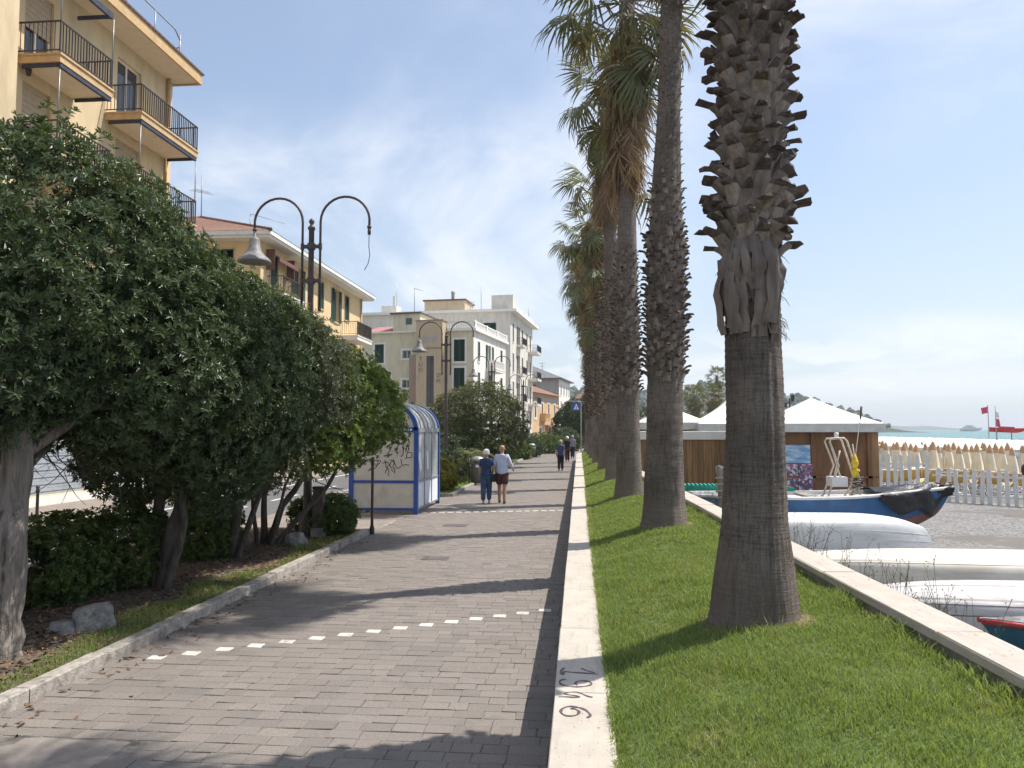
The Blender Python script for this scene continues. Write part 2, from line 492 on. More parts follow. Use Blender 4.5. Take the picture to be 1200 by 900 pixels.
# buildings
def plaster(name, col, amt=0.55, scale=0.9): return M(name, col, 0.9, 0.08, 2.5, 0.25, 50, stain=sc3(col, 0.66), stain_amt=amt, stain_scale=scale, stretch=(1, 1, 0.28))
plaster('plaster_ochre', (0.62, 0.49, 0.31))
plaster('plaster_yellow', (0.68, 0.51, 0.29))
plaster('plaster_cream', (0.60, 0.55, 0.40))
plaster('plaster_pale', (0.64, 0.60, 0.53))
plaster('plaster_sand', (0.50, 0.40, 0.27))
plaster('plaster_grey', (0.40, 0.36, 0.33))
plaster('plaster_orange', (0.60, 0.40, 0.22))
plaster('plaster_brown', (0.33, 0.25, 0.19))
plaster('plaster_white', (0.74, 0.71, 0.65))
M('trim_white', (0.74, 0.72, 0.67), 0.8, 0.05, 5, stain=(0.5, 0.48, 0.44), stain_amt=0.4)
M('trim_ochre', (0.56, 0.38, 0.20), 0.85, 0.08, 5, stain=(0.36, 0.24, 0.13), stain_amt=0.5)
M('soffit', (0.66, 0.60, 0.50), 0.9, 0.05, 3)
M('shutter_green', (0.028, 0.075, 0.052), 0.55, 0.15, 5)
M('roller_beige', (0.42, 0.33, 0.23), 0.7, 0.08, 8)
M('shutter_grey', (0.16, 0.15, 0.13), 0.65, 0.15, 5)
M('iron', (0.055, 0.045, 0.042), 0.55, 0.2, 20)
M('lamp_iron', (0.085, 0.065, 0.068), 0.5, 0.2, 14)
M('lamp_head', (0.20, 0.19, 0.19), 0.55, 0.2, 14)
M('steel_grey', (0.33, 0.34, 0.35), 0.45, 0.1, 12, metal=0.4)
M('awning_blue', (0.05, 0.055, 0.085), 0.8, 0.2, 6)
M('awning_brown', (0.16, 0.08, 0.07), 0.8, 0.2, 6)
def tile_mat():
    m, nt, b = newmat('roof_tile')
    p = posn(nt)
    w = nt.nodes.new('ShaderNodeTexWave'); w.wave_type = 'BANDS'; w.bands_direction = 'Z'
    w.inputs['Scale'].default_value = 3.2; w.inputs['Distortion'].default_value = 0.4
    nt.links.new(p, w.inputs['Vector'])
    w2 = nt.nodes.new('ShaderNodeTexWave'); w2.bands_direction = 'Y'; w2.inputs['Scale'].default_value = 1.3
    nt.links.new(p, w2.inputs['Vector'])
    n = noise(nt, p, 6, 4, 0.7)
    c = mixc(nt, ramp(nt, n, 0.3, 0.7), (0.19, 0.095, 0.065), (0.34, 0.18, 0.125))
    c = mixc(nt, ramp(nt, w.outputs['Fac'], 0.0, 0.4, 0.6, 0.0), c, (0.07, 0.045, 0.035))
    nt.links.new(c, b.inputs['Base Color']); b.inputs['Roughness'].default_value = 0.9
    bumpn(nt, b, mathn(nt, 'ADD', w.outputs['Fac'], w2.outputs['Fac']), 0.8, 0.05)
tile_mat()
M('slate', (0.17, 0.17, 0.175), 0.8, 0.2, 3, 0.3, 12)
M('corrugated', (0.40, 0.18, 0.16), 0.8, 0.15, 3)
M('metal_dark', (0.11, 0.09, 0.085), 0.6, 0.2, 5)
def glass_mat(name, col, rough=0.06):
    m, nt, b = newmat(name)
    p = posn(nt)
    c = mixc(nt, noise(nt, p, 1.2, 3), sc3(col, 0.5), sc3(col, 1.4))
    nt.links.new(c, b.inputs['Base Color'])
    b.inputs['Roughness'].default_value = rough
    b.inputs['Specular IOR Level'].default_value = 0.6
glass_mat('window_glass', (0.045, 0.055, 0.065))
M('curtain', (0.55, 0.54, 0.50), 0.9, 0.1, 4)
M('roller_metal', (0.32, 0.35, 0.38), 0.6, 0.1, 4, stain=(0.2, 0.22, 0.24), stain_amt=0.5)
# shelter
M('blue_paint', (0.035, 0.09, 0.33), 0.4, 0.12, 8, stain=(0.06, 0.09, 0.2), stain_amt=0.5, stain_scale=5)
M('panel_beige', (0.58, 0.545, 0.475), 0.45, 0.06, 2.0, stain=(0.34, 0.31, 0.26), stain_amt=0.5, stain_scale=1.6)
def acrylic():
    m, nt, b = newmat('acrylic')
    p = posn(nt)
    c = mixc(nt, noise(nt, p, 3, 5, 0.7), (0.42, 0.44, 0.45), (0.72, 0.74, 0.75))
    nt.links.new(c, b.inputs['Base Color']); b.inputs['Roughness'].default_value = 0.25
    tr = nt.nodes.new('ShaderNodeBsdfTransparent'); tr.inputs[0].default_value = (0.85, 0.88, 0.9, 1)
    mx = nt.nodes.new('ShaderNodeMixShader'); mx.inputs[0].default_value = 0.42
    nt.links.new(b.outputs[0], mx.inputs[1]); nt.links.new(tr.outputs[0], mx.inputs[2])
    nt.links.new(mx.outputs[0], nt.nodes['Material Output'].inputs['Surface'])
acrylic()
M('paper', (0.72, 0.74, 0.78), 0.8, 0.08, 12)
M('bin_metal', (0.13, 0.125, 0.115), 0.5, 0.15, 8, metal=0.3)
M('bin_lid', (0.30, 0.31, 0.30), 0.4, 0.15, 8, metal=0.5)
# beach
M('canvas_white', (0.74, 0.72, 0.67), 0.75, 0.06, 3, 0.3, 4, stain=(0.60, 0.57, 0.50), stain_amt=0.6, stain_scale=2.0, bdist=.05)
M('canvas_cream', (0.78, 0.71, 0.56), 0.8, 0.06, 3)
M('canvas_orange', (0.52, 0.32, 0.18), 0.8, 0.1, 6)
M('canvas_ochre', (0.58, 0.38, 0.09), 0.8, 0.1, 4)
M('valance', (0.60, 0.60, 0.56), 0.8, 0.08, 4, stain=(0.4, 0.4, 0.36), stain_amt=0.5)
M('wood_brown', (0.22, 0.11, 0.052), 0.6, 0.25, 5, 0.3, 30, stretch=(1, 1, 0.2), rnd=0.12)
M('wood_light', (0.33, 0.19, 0.09), 0.6, 0.2, 5, 0.3, 30, stretch=(1, 1, 0.2))
M('wood_plank', (0.27, 0.165, 0.075), 0.65, 0.25, 5, 0.4, 30, stretch=(3, 3, 0.3), rnd=0.15)
M('wood_grey', (0.30, 0.28, 0.255), 0.9, 0.3, 16, 0.9, 40, stretch=(1, 1, 0.12), stain=(0.12, 0.11, 0.10), stain_amt=0.8, stain_scale=9, bdist=0.02)
M('picket_white', (0.72, 0.72, 0.72), 0.65, 0.06, 6, stain=(0.52, 0.52, 0.5), stain_amt=0.4, stain_scale=4)
M('boat_blue', (0.022, 0.085, 0.21), 0.42, 0.2, 3, stain=(0.07, 0.13, 0.22), stain_amt=0.5, stain_scale=4)
M('boat_white', (0.60, 0.60, 0.60), 0.45, 0.06, 3, stain=(0.40, 0.39, 0.37), stain_amt=0.75, stain_scale=3.2, stretch=(.5, 1, 1.6))
M('boat_cream', (0.62, 0.58, 0.50), 0.5, 0.06, 3, stain=(0.46, 0.41, 0.33), stain_amt=0.7, stain_scale=2.6, stretch=(.5, 1, 1.6))
M('boat_weathered', (0.52, 0.50, 0.49), 0.6, 0.08, 4, 0.2, 30, stain=(0.27, 0.25, 0.25), stain_amt=0.8, stain_scale=2.6, stretch=(0.5, 2, 2))
M('boat_maroon', (0.20, 0.09, 0.085), 0.5, 0.2, 5)
M('boat_red', (0.42, 0.045, 0.05), 0.4, 0.1, 5)
M('boat_teal', (0.018, 0.10, 0.15), 0.4, 0.15, 4)
M('boat_antifoul', (0.17, 0.075, 0.06), 0.7, 0.2, 5)
M('tarp_black', (0.014, 0.014, 0.017), 0.42, 0.3, 6, 0.6, 9, bdist=0.05)
M('tarp_grey', (0.17, 0.17, 0.18), 0.6, 0.5, 5, 0.6, 9, stain=(0.5, 0.5, 0.5), stain_amt=0.8, stain_scale=2.2, stretch=(1, 3, 3))
M('plastic_teal', (0.015, 0.26, 0.19), 0.5, 0.15, 5)
M('tube_cream', (0.60, 0.53, 0.43), 0.5, 0.15, 8, stain=(0.3, 0.22, 0.15), stain_amt=0.6, stain_scale=7)
M('float_yellow', (0.65, 0.47, 0.04), 0.5, 0.15, 12)
M('float_maroon', (0.10, 0.03, 0.045), 0.6, 0.1)
M('flag_red', (0.55, 0.09, 0.16), 0.7, 0.1)
M('rope', (0.42, 0.38, 0.32), 0.9, 0.2, 30)
def poster_mat(name, a, b_, c_, sc):
    m, nt, b = newmat(name)
    p = posn(nt)
    v = nt.nodes.new('ShaderNodeTexVoronoi'); v.inputs['Scale'].default_value = sc
    nt.links.new(p, v.inputs['Vector'])
    n = noise(nt, v.outputs['Position'], 300, 1)
    c = mixc(nt, ramp(nt, n, 0.42, 0.50), a, b_)
    c = mixc(nt, ramp(nt, noise(nt, v.outputs['Position'], 170, 1), 0.55, 0.62), c, c_)
    nt.links.new(c, b.inputs['Base Color']); b.inputs['Roughness'].default_value = 0.35
poster_mat('poster_collage', (0.62, 0.64, 0.70), (0.10, 0.10, 0.16), (0.50, 0.10, 0.22), 16)
def poster_sky():
    m, nt, b = newmat('poster_sky')
    p = posn(nt, (1, 1, 3))
    c = mixc(nt, ramp(nt, noise(nt, p, 2.2, 4), 0.35, 0.65), (0.16, 0.36, 0.62), (0.62, 0.72, 0.80))
    nt.links.new(c, b.inputs['Base Color']); b.inputs['Roughness'].default_value = 0.35
poster_sky()
# people
M('skin', (0.42, 0.24, 0.165), 0.55, 0.08, 8)
M('hair_white', (0.62, 0.60, 0.56), 0.7, 0.1, 30)
M('hair_grey', (0.26, 0.24, 0.22), 0.7, 0.15, 30)
M('cloth_navy', (0.030, 0.055, 0.125), 0.8, 0.15, 8)
M('cloth_jeans', (0.045, 0.085, 0.165), 0.85, 0.2, 10)
M('cloth_pale_blue', (0.50, 0.53, 0.66), 0.8, 0.08, 8)
M('cloth_maroon', (0.085, 0.035, 0.035), 0.85, 0.15, 8)
M('cloth_blue', (0.05, 0.085, 0.19), 0.8, 0.15, 8)
M('cloth_dark', (0.028, 0.028, 0.04), 0.85, 0.2, 8)
M('cloth_grey', (0.24, 0.24, 0.30), 0.85, 0.1, 8)
M('shoe_pale', (0.45, 0.47, 0.50), 0.7, 0.1)
M('shoe_brown', (0.10, 0.06, 0.04), 0.7, 0.1)
M('hill_green', (0.050, 0.075, 0.042), 0.95, 0.45, 0.018, stain=(0.13, 0.12, 0.09), stain_amt=0.4, stain_scale=0.03)
M('headland', (0.10, 0.11, 0.10), 0.95, 0.3, 0.02)
M('sign_blue', (0.03, 0.10, 0.33), 0.4, 0.05)
M('sign_white', (0.75, 0.75, 0.75), 0.5, 0.03)
M('lettering', (0.22, 0.17, 0.12), 0.8, 0.1)
G = MAT
# ================================================================ ground, road, beach, sea
def wall_x(y):            # path-side face of the seat wall
    return -0.165 - 0.0042*y
def par_x(y):             # inner face of the beach parapet
    return 2.42 - 0.0365*y
WALL_W, WALL_H = 0.36, 0.50
def lawn_z(x, y):
    xw = wall_x(y) + WALL_W; xp = par_x(y)
    t = min(1, max(0, (x-xw)/max(0.05, xp-xw)))
    return 0.475 + 0.31*(1-(1-t)**1.8) + 0.012*math.sin(x*5.1+y*1.3) * (1-abs(2*t-1))

m = MB(); m.box(-900, 1.6, -120, 2400, -1.6, -0.40)
tag(m.build('ground', G['ground']), kind='structure')

def beach_z(x, y):
    return -0.20 - max(0, x-4)*0.021 + 0.05*mnoise.noise(Vector((x*.35, y*.35, 0)))
xs = [1.7, 2.5, 3.3] + [3.3+0.7*i for i in range(1, 22)] + [18+2.2*i for i in range(1, 26)]
ys = [-6+0.8*i for i in range(50)] + [34+4*i for i in range(1, 60)] + [270+40*i for i in range(1, 20)]
m = MB()
m.grid([[(x, y, beach_z(x, y) if y < 250 else -0.2-max(0, x-4)*0.021) for x in xs] for y in ys])
tag(m.build('beach', G['beach']), kind='structure')
m = MB(); m.add([(30, -400, -1.36), (6500, -400, -1.36), (6500, 7000, -1.36), (30, 7000, -1.36)], [(0, 1, 2, 3)])
tag(m.build('sea', G['sea']), kind='structure')

# road, far pavement
m = MB(); m.box(-13.35, -8.2, -20, 170, -0.5, -0.28)
road = tag(m.build('road', G['asphalt']), kind='structure')
m = MB(); m.box(-12.93, -12.80, -15, 165, -0.279, -0.276); m.build('edge_line', G['road_paint'], road)
m = MB(); m.box(-8.72, -8.60, -15, 165, -0.279, -0.276); m.build('edge_line', G['road_paint'], road)
m = MB()
for i in range(40): m.box(-10.80, -10.68, -10+4.5*i, -7.5+4.5*i, -0.279, -0.276)
m.build('centre_line', G['road_paint'], road)
m = MB(); m.box(-16.75, -13.5, -20, 170, -0.45, -0.16)
far_pavement = tag(m.build('pavement', G['sidewalk']), kind='structure')
ks = bevel_box_mesh('kerb_stone', 0.15, 0.995, 0.3, G['kerb'], 0.015, warp=0.004)
for i in range(60):
    link('kerb_stone', ks, far_pavement, loc=(-13.425, -5+1.0*i, -0.150))

# promenade path: mortar bed, setts one by one, marker stones
PATH_X0 = -4.45
m = MB()
pl = [[(PATH_X0-0.02, y, -0.0075), (wall_x(y)+0.02, y, -0.0075)] for y in [-4+2*i for i in range(50)]]
m.grid(pl, smooth=False)
path = tag(m.build('path', G['joint']), kind='structure')
rnd = random.Random(5)
PW = [0.155, 0.185, 0.21, 0.24, 0.275]
PD = 0.156
pav = [[bevel_box_mesh('paver', w-0.006, PD-0.007, 0.05, G['paver'], 0.004, seed=i*7+j, warp=0.004) for j in range(3)] for i, w in enumerate(PW)]
rows = []
y = 2.6
COVER = (-3.98, -3.18, 4.70, 5.30)
markers = []
for i in range(15):
    t = i/14
    markers.append((-4.10+3.64*t, 7.22+2.27*t))
for i in range(17):
    t = i/16
    markers.append((-4.15+3.55*t, 20.12+0.95*t))
pieces = []
yy = y
while yy < 62:
    x = PATH_X0 - rnd.uniform(0, 0.15)
    xe = wall_x(yy)
    while x < xe:
        w = rnd.choice(PW)
        if x + w > xe + 0.05: w = max(0.155, xe - x + 0.01)
        cx_ = x + w/2
        k = min(range(5), key=lambda q: abs(PW[q]-w))
        if not (COVER[0]-0.08 < cx_ < COVER[1]+0.08 and COVER[2]-0.02 < yy < COVER[3]+0.02):
            pieces.append((cx_, yy, k, rnd.randrange(3), rnd.uniform(-0.0035, 0.0025), rnd.uniform(-0.012, 0.012), w))
        x += w
    yy += PD
# the 300 that show largest are separate objects
view = sorted([p for p in pieces if p[1] > 4.75 + 0.08*(p[0]+4) and p[1] > 4.7], key=lambda p: p[1])
sep_p = view[:300]; ids = set(id(p) for p in sep_p)
for p in sep_p:
    link('paver', pav[p[2]][p[3]], path, loc=(p[0], p[1], p[4]), rot=(rnd.uniform(-.006, .006), rnd.uniform(-.006, .006), p[5]))
V = []; Fq = []
for p in pieces:
    if id(p) in ids: continue
    hx, hy, b = (p[6]-0.006)/2, (PD-0.007)/2, 0.004
    c, s_ = math.cos(p[5]), math.sin(p[5])
    base = len(V)
    for (ax, ay, az) in ((-hx,-hy,-.03),(hx,-hy,-.03),(hx,hy,-.03),(-hx,hy,-.03),(-hx,-hy,-b),(hx,-hy,-b),(hx,hy,-b),(-hx,hy,-b),(-hx+b,-hy+b,0),(hx-b,-hy+b,0),(hx-b,hy-b,0),(-hx+b,hy-b,0)):
        V.append((p[0]+ax*c-ay*s_, p[1]+ax*s_+ay*c, p[4]+az))
    for f in ((0,1,5,4),(1,2,6,5),(2,3,7,6),(3,0,4,7),(4,5,9,8),(5,6,10,9),(6,7,11,10),(7,4,8,11),(8,9,10,11)):
        Fq.append([base+i for i in f])
o = link('far_pavers', np_mesh('far_pavers', V, Fq, G['paver']), path); o['kind'] = 'stuff'
mk = bevel_box_mesh('marker_stone', 0.15, 0.125, 0.03, G['marker_stone'], 0.004, warp=0.004)
for (mx_, my_) in markers:
    link('marker_stone', mk, path, loc=(mx_, my_, 0.004), rot=(0, 0, rnd.uniform(-.03, .03)))
cv = bevel_box_mesh('cover_slab', COVER[1]-COVER[0]-0.012, COVER[3]-COVER[2]-0.012, 0.05, G['cover'], 0.006)
link('cover_slab', cv, path, loc=((COVER[0]+COVER[1])/2, (COVER[2]+COVER[3])/2, 0.002))
m = MB(); m.box(-0.28, 0.28, -0.22, 0.22, -0.02, 0.0)
gm = m.mesh('drain_cover', G['metal_dark'])
link('drain_cover', gm, path, loc=(-2.9, 17.6, 0.005)); link('drain_cover', gm, path, loc=(-2.5, 13.1, 0.005), scale=(0.8, 0.8, 1))
# paving between the bed and the bus shelter
m = MB(); m.box(-8.05, PATH_X0-0.03, 15.95, 24.0, -0.3, -0.008)
tag(m.build('shelter_pavement', G['sidewalk']), kind='structure')
far_paving = MB(); far_paving.box(-8.0, 14, 62.1, 170, -0.4, -0.02)
tag(far_paving.build('far_paving', G['sidewalk']), kind='structure')

# path kerb of the planting beds
kb = [bevel_box_mesh('kerb_stone', 0.15, 0.992, 0.35, G['kerb'], 0.012, seed=i, warp=0.006) for i in range(4)]
bed = MB()
def bed_z(x, y): return 0.075 + 0.05*min(1, max(0, (-x-4.6)/1.2)) + 0.03*mnoise.noise(Vector((x*1.1, y*1.1, 3)))
bed.grid([[(x, y, bed_z(x, y)) for x in [-8.2+0.3*i for i in range(12)]+[-4.56]] for y in [1+0.3*i for i in range(50)]+[15.93]])
planting_bed = tag(bed.build('planting_bed', G['soil']), kind='structure')
for i in range(15):
    link('kerb_stone', kb[i % 4], planting_bed, loc=(-4.515 + rnd.uniform(-.006, .006), 1.45+1.0*i, 0.115+rnd.uniform(-.006, .006)), rot=(0, 0, rnd.uniform(-.006, .006)))
for i in range(4):
    link('kerb_stone', kb[i % 4], planting_bed, loc=(-5.1-1.0*i, 15.9, 0.11), rot=(0, 0, math.pi/2))
m = MB(); m.box(-8.22, -8.06, -6, 16, -0.4, 0.10); m.build('road_kerb', G['kerb'], planting_bed)
bed2 = MB()
bed2.grid([[(x, y, 0.06 + 0.03*mnoise.noise(Vector((x, y, 5)))) for x in [-8.1+0.5*i for i in range(8)]+[-4.34]] for y in [25.2+0.8*i for i in range(48)]])
bed_far = tag(bed2.build('planting_bed', G['lawn_soil']), kind='structure')
for i in range(36):
    link('kerb_stone', kb[i % 4], bed_far, loc=(-4.29, 25.6+1.0*i, 0.10+rnd.uniform(-.01, .01)))
for i in range(4):
    link('kerb_stone', kb[i % 4], bed_far, loc=(-4.85-1.0*i, 25.1, 0.11), rot=(0, 0, math.pi/2))
m = MB(); m.box(-8.24, -8.08, 24.9, 66, -0.4, 0.09); m.build('road_kerb', G['kerb'], bed_far)
# flush pale edge between the kerbs
m = MB()
for i in range(12): m.box(-4.56, -4.47, 16.05+0.36*i, 16.37+0.36*i, -0.1, -0.002)
m.build('flush_edging', G['kerb'], planting_bed)

# ---------------------------------------------------------------- seat wall with travertine coping
seat_wall = tag(empty('seat_wall', (0, 0, 0)), 'low pale stone seat wall between the paved path and the lawn', 'wall')
def strip(name, mat, f0, f1, z0, z1, ya, yb, parent, step=2.0):
    mm = MB(); n = max(1, int((yb-ya)/step)); L = [ya+(yb-ya)*i/n for i in range(n+1)]
    A = [(f0(q), q, z0) for q in L]; B = [(f1(q), q, z0) for q in L]; C_ = [(f1(q), q, z1) for q in L]; D = [(f0(q), q, z1) for q in L]
    vs = A+B+C_+D; k = n+1; fs = []
    for i in range(n):
        fs += [(i, i+1, k+i+1, k+i), (k+i, k+i+1, 2*k+i+1, 2*k+i), (2*k+i, 2*k+i+1, 3*k+i+1, 3*k+i), (3*k+i, 3*k+i+1, i+1, i)]
    fs += [(0, k, 2*k, 3*k), (n, 3*k+n, 2*k+n, k+n)]
    mm.add(vs, fs); return mm.build(name, mat, parent)
strip('wall_body', G['wall_body'], lambda q: wall_x(q)+0.012, lambda q: wall_x(q)+WALL_W-0.012, -0.3, WALL_H-0.07, -3, 54, seat_wall)
yy = -3.0; i = 0
while yy < 53.5:
    L = 1.62
    me = bevel_box_mesh('coping_slab', WALL_W+rnd.uniform(-.003, .003), L-0.006, 0.07, G['coping'], 0.006, seed=i, warp=0.002)
    link('coping_slab', me, seat_wall, loc=(wall_x(yy+L/2)+WALL_W/2, yy+L/2, WALL_H+rnd.uniform(-.0015, .0015)), rot=(0, 0, math.atan(0.0042)))
    yy += L; i += 1
# end of the wall curves towards the beach
m = MB()
c0 = (wall_x(53.6), 53.6)
N = 16
def arc(r, z): return [(c0[0]+7.2-r*math.cos(a), c0[1]+r*math.sin(a), z) for a in [i/N*1.35 for i in range(N+1)]]
o_, i_ = 7.2, 7.2-WALL_W
for a_, b_ in ((arc(o_, -.1), arc(o_, WALL_H)), (arc(o_, WALL_H), arc(i_, WALL_H)), (arc(i_, WALL_H), arc(i_, -.1))):
    m.grid([a_, b_], smooth=False)
m.build('curved_end', G['coping'], seat_wall)

# hand-sprayed year on the coping: strokes traced on the stone (u across the wall 0..1 from the path side, v along y)
strokes = [
 ([(.12,5.30),(.17,5.335),(.30,5.325),(.55,5.315),(.80,5.300)], .012),
 ([(.47,5.405),(.52,5.395),(.62,5.355),(.74,5.330)], .010),
 ([(.14,5.41),(.09,5.35),(.08,5.30),(.15,5.275)], .012),
 ([(.19,5.185),(.10,5.165),(.08,5.12),(.13,5.08),(.26,5.055),(.40,5.05),(.52,5.06),(.63,5.085),(.67,5.12),(.62,5.155),(.51,5.165),(.41,5.15),(.37,5.115),(.41,5.08)], .011),
 ([(.68,4.875),(.58,4.895),(.48,4.935),(.38,4.955),(.24,4.945),(.19,4.925),(.27,4.905),(.37,4.895),(.45,4.875),(.38,4.865),(.22,4.87),(.08,4.868)], .011),
 ([(.58,4.555),(.63,4.595),(.58,4.65),(.50,4.69),(.40,4.705),(.32,4.685),(.39,4.675),(.44,4.645),(.42,4.60),(.33,4.575),(.22,4.58),(.15,4.615),(.15,4.665),(.22,4.705),(.32,4.72),(.42,4.71)], .013),
]
GY0, GK = 4.66, (5.60-4.66)/(5.41-4.555)
m = MB()
for pts, w in strokes:
    P3 = [Vector((wall_x(5)+u*WALL_W, GY0+(v-4.555)*GK, WALL_H+0.0035)) for u, v in pts]
    # smooth (Catmull-Rom)
    Q = []
    for k in range(len(P3)-1):
        p0, p1, p2, p3 = P3[max(0, k-1)], P3[k], P3[k+1], P3[min(len(P3)-1, k+2)]
        for t in (0, .25, .5, .75):
            Q.append(0.5*((2*p1)+(p2-p0)*t+(2*p0-5*p1+4*p2-p3)*t*t+(3*p1-p0-3*p2+p3)*t**3))
    Q.append(P3[-1])
    left = []; right = []
    for k, q in enumerate(Q):
        d = Q[min(k+1, len(Q)-1)]-Q[max(k-1, 0)]; d.z = 0
        d.normalize(); nrm = Vector((-d.y, d.x, 0))*w*0.8*(0.75+0.25*math.sin(k*0.7))
        left.append(q+nrm); right.append(q-nrm)
    m.grid([left, right], smooth=False)
gr = m.build('sprayed_year', G['spray_paint'], seat_wall)
gr['label'] = 'hand-sprayed year 1946 in dark paint'

# ---------------------------------------------------------------- lawn and beach parapet
ysl = [-3+0.4*i for i in range(80)] + [29.2+1.0*i for i in range(30)]
rowsl = []
for y in ysl:
    a = wall_x(y)+WALL_W-0.004; b = max(a+0.25, par_x(y)+0.004)
    rowsl.append([(a+(b-a)*k/10, y, lawn_z(a+(b-a)*k/10, y)) for k in range(11)])
m = MB(); m.grid(rowsl)
lawn = tag(m.build('lawn', G['lawn_soil']), kind='structure')
parapet = tag(empty('beach_parapet', (2.4, 0, 0)), 'rough concrete parapet with flat pinkish coping between lawn and boats', 'wall')
PAR_W, PAR_H = 0.31, 0.92
pp = strip('parapet_body', G['wall_body'], lambda q: par_x(q)+0.02-2.4, lambda q: par_x(q)+PAR_W-0.02-2.4, -0.6, PAR_H-0.06, -3, 52, parapet)
yy = -3.0; i = 0
while yy < 51.5:
    L = 2.05
    me = bevel_box_mesh('coping_slab', PAR_W+rnd.uniform(0, .008), L-0.006, 0.06, G['parapet_coping'], 0.010, seed=i+50, warp=0.006)
    link('coping_slab', me, parapet, loc=(par_x(yy+L/2)+PAR_W/2-2.4, yy+L/2, PAR_H+rnd.uniform(-.003, .003)), rot=(0, 0, math.atan(0.0365)))
    yy += L; i += 1

# grass blades on the lawn and along the left bed
def grass_mesh(name, areas, seed, mat):
    rg = np.random.default_rng(seed)
    allv = []; n0 = 0; 
    for (xf0, xf1, y0, y1, dens, h, w, zf) in areas:
        A = abs(y1-y0)*1.0
        n = int(dens*A*2.0)
        ry = rg.uniform(y0, y1, n)
        a = np.array([xf0(q) for q in ry]); b = np.array([xf1(q) for q in ry])
        keep = rg.uniform(0, 1, n) < (b-a)/2.0
        ry, a, b = ry[keep], a[keep], b[keep]
        u = rg.uniform(0, 1, len(ry)); rx = a+(b-a)*u
        rz = np.array([zf(p, q) for p, q in zip(rx, ry)])
        nz = np.array([mnoise.noise(Vector((p*2.2, q*2.2, 1.0))) + 0.5*mnoise.noise(Vector((p*7, q*7, 4.0))) for p, q in zip(rx, ry)])
        ht = h*(0.75+0.55*nz)*rg.uniform(0.5, 1.25, len(ry)); ht = np.maximum(ht, 0.012)
        ang = rg.uniform(0, 2*np.pi, len(ry)); lean = rg.uniform(0.15, 1.0, len(ry))*ht
        la = rg.uniform(0, 2*np.pi, len(ry))
        dx, dy = np.cos(ang)*w/2, np.sin(ang)*w/2
        B = np.stack([rx, ry, rz-0.006], 1); D = np.stack([dx, dy, 0*dx], 1)
        T = np.stack([rx+np.cos(la)*lean, ry+np.sin(la)*lean, rz+ht], 1)
        Mi = B*0.45+T*0.55 + np.stack([-np.cos(la)*lean*0.22, -np.sin(la)*lean*0.22, 0.10*ht], 1)
        allv.append(np.stack([B-D, B+D, Mi-D*0.8, Mi+D*0.8, T], 1))
    Vv = np.concatenate(allv); n = len(Vv)
    b = np.arange(n)[:, None]*5
    F = np.concatenate([b+np.array([[0, 1, 3]]), b+np.array([[0, 3, 2]]), b+np.array([[2, 3, 4]])], 0)
    return np_mesh(name, Vv.reshape(-1, 3), F, mat)
lx0 = lambda q: wall_x(q)+WALL_W-0.012
lx1 = lambda q: max(lx0(q)+0.2, par_x(q)-0.005)
gme = grass_mesh('grass', [(lx0, lx1, 3.0, 6.5, 7600, 0.055, 0.0055, lawn_z), (lx0, lx1, 6.5, 10, 5200, 0.055, 0.007, lawn_z),
    (lx0, lx1, 10, 17, 2600, 0.06, 0.010, lawn_z), (lx0, lx1, 17, 30, 1200, 0.065, 0.016, lawn_z), (lx0, lx1, 30, 52, 500, 0.07, 0.03, lawn_z),
    (lx0, lx1, 3.0, 12, 200, 0.11, 0.006, lawn_z),
    (lambda q: lx0(q)-.015, lambda q: lx0(q)+.07, 3.0, 9, 9000, 0.075, 0.006, lambda a, b: max(lawn_z(a, b), .488)), (lambda q: lx0(q)-.02, lambda q: lx0(q)+.08, 9, 22, 4500, 0.085, 0.010, lambda a, b: max(lawn_z(a, b), .488)),
    (lambda q: lx1(q)-.12, lx1, 4.0, 14, 3000, 0.11, 0.007, lawn_z)], 3, G['grass'])
go = link('grass', gme); tag(go, 'short mown green grass of the lawn strip under the palms', 'grass', kind='stuff')
gb = grass_mesh('bed_grass', [(lambda q: -5.05+0.16*math.sin(q*1.3), lambda q: -4.585, 3.5, 9, 2300, 0.07, 0.007, bed_z),
    (lambda q: -5.0+0.22*math.sin(q*1.7), lambda q: -4.585, 9, 15.8, 1300, 0.07, 0.010, bed_z),
    (lambda q: -7.0, lambda q: -4.4, 25.3, 60, 130, 0.09, 0.03, lambda a, b: 0.06)], 9, G['grass'])
tag(link('grass', gb), 'patchy grass along the kerb in front of the dark trees', 'grass', kind='stuff')
# fallen leaves on the bed
rg = np.random.default_rng(17); n = 9000
lx = rg.uniform(-7.9, -4.65, n); ly = rg.uniform(3.5, 15.7, n)
lx[:170] = -4.44+np.abs(rg.normal(0, .22, 170)); ly[:170] = rg.uniform(4.5, 15, 170)
lz = np.array([bed_z(a, b) if a < -4.5 else 0.004 for a, b in zip(lx, ly)])+rg.uniform(0.006, 0.03, n)*np.where(lx > -4.5, .3, 1)
an = rg.uniform(0, 6.28, n); ln = rg.uniform(0.025, 0.05, n); wd = ln*0.45
ca, sa = np.cos(an), np.sin(an); t1 = rg.uniform(-.02, .02, n); t2 = rg.uniform(-.015, .015, n)
Vv = np.stack([np.stack([lx-ca*ln, ly-sa*ln, lz+t1], 1), np.stack([lx-sa*wd, ly+ca*wd, lz+t2], 1), np.stack([lx+ca*ln, ly+sa*ln, lz-t1], 1), np.stack([lx+sa*wd, ly-ca*wd, lz+t2], 1)], 1).reshape(-1, 3)
b = np.arange(n)[:, None]*4
tag(link('fallen_leaves', np_mesh('fallen_leaves', Vv, b+np.array([[0, 1, 2, 3]]), G['dead_leaf'])), 'brown fallen leaves littering the soil under the dark trees', 'leaves', kind='stuff')

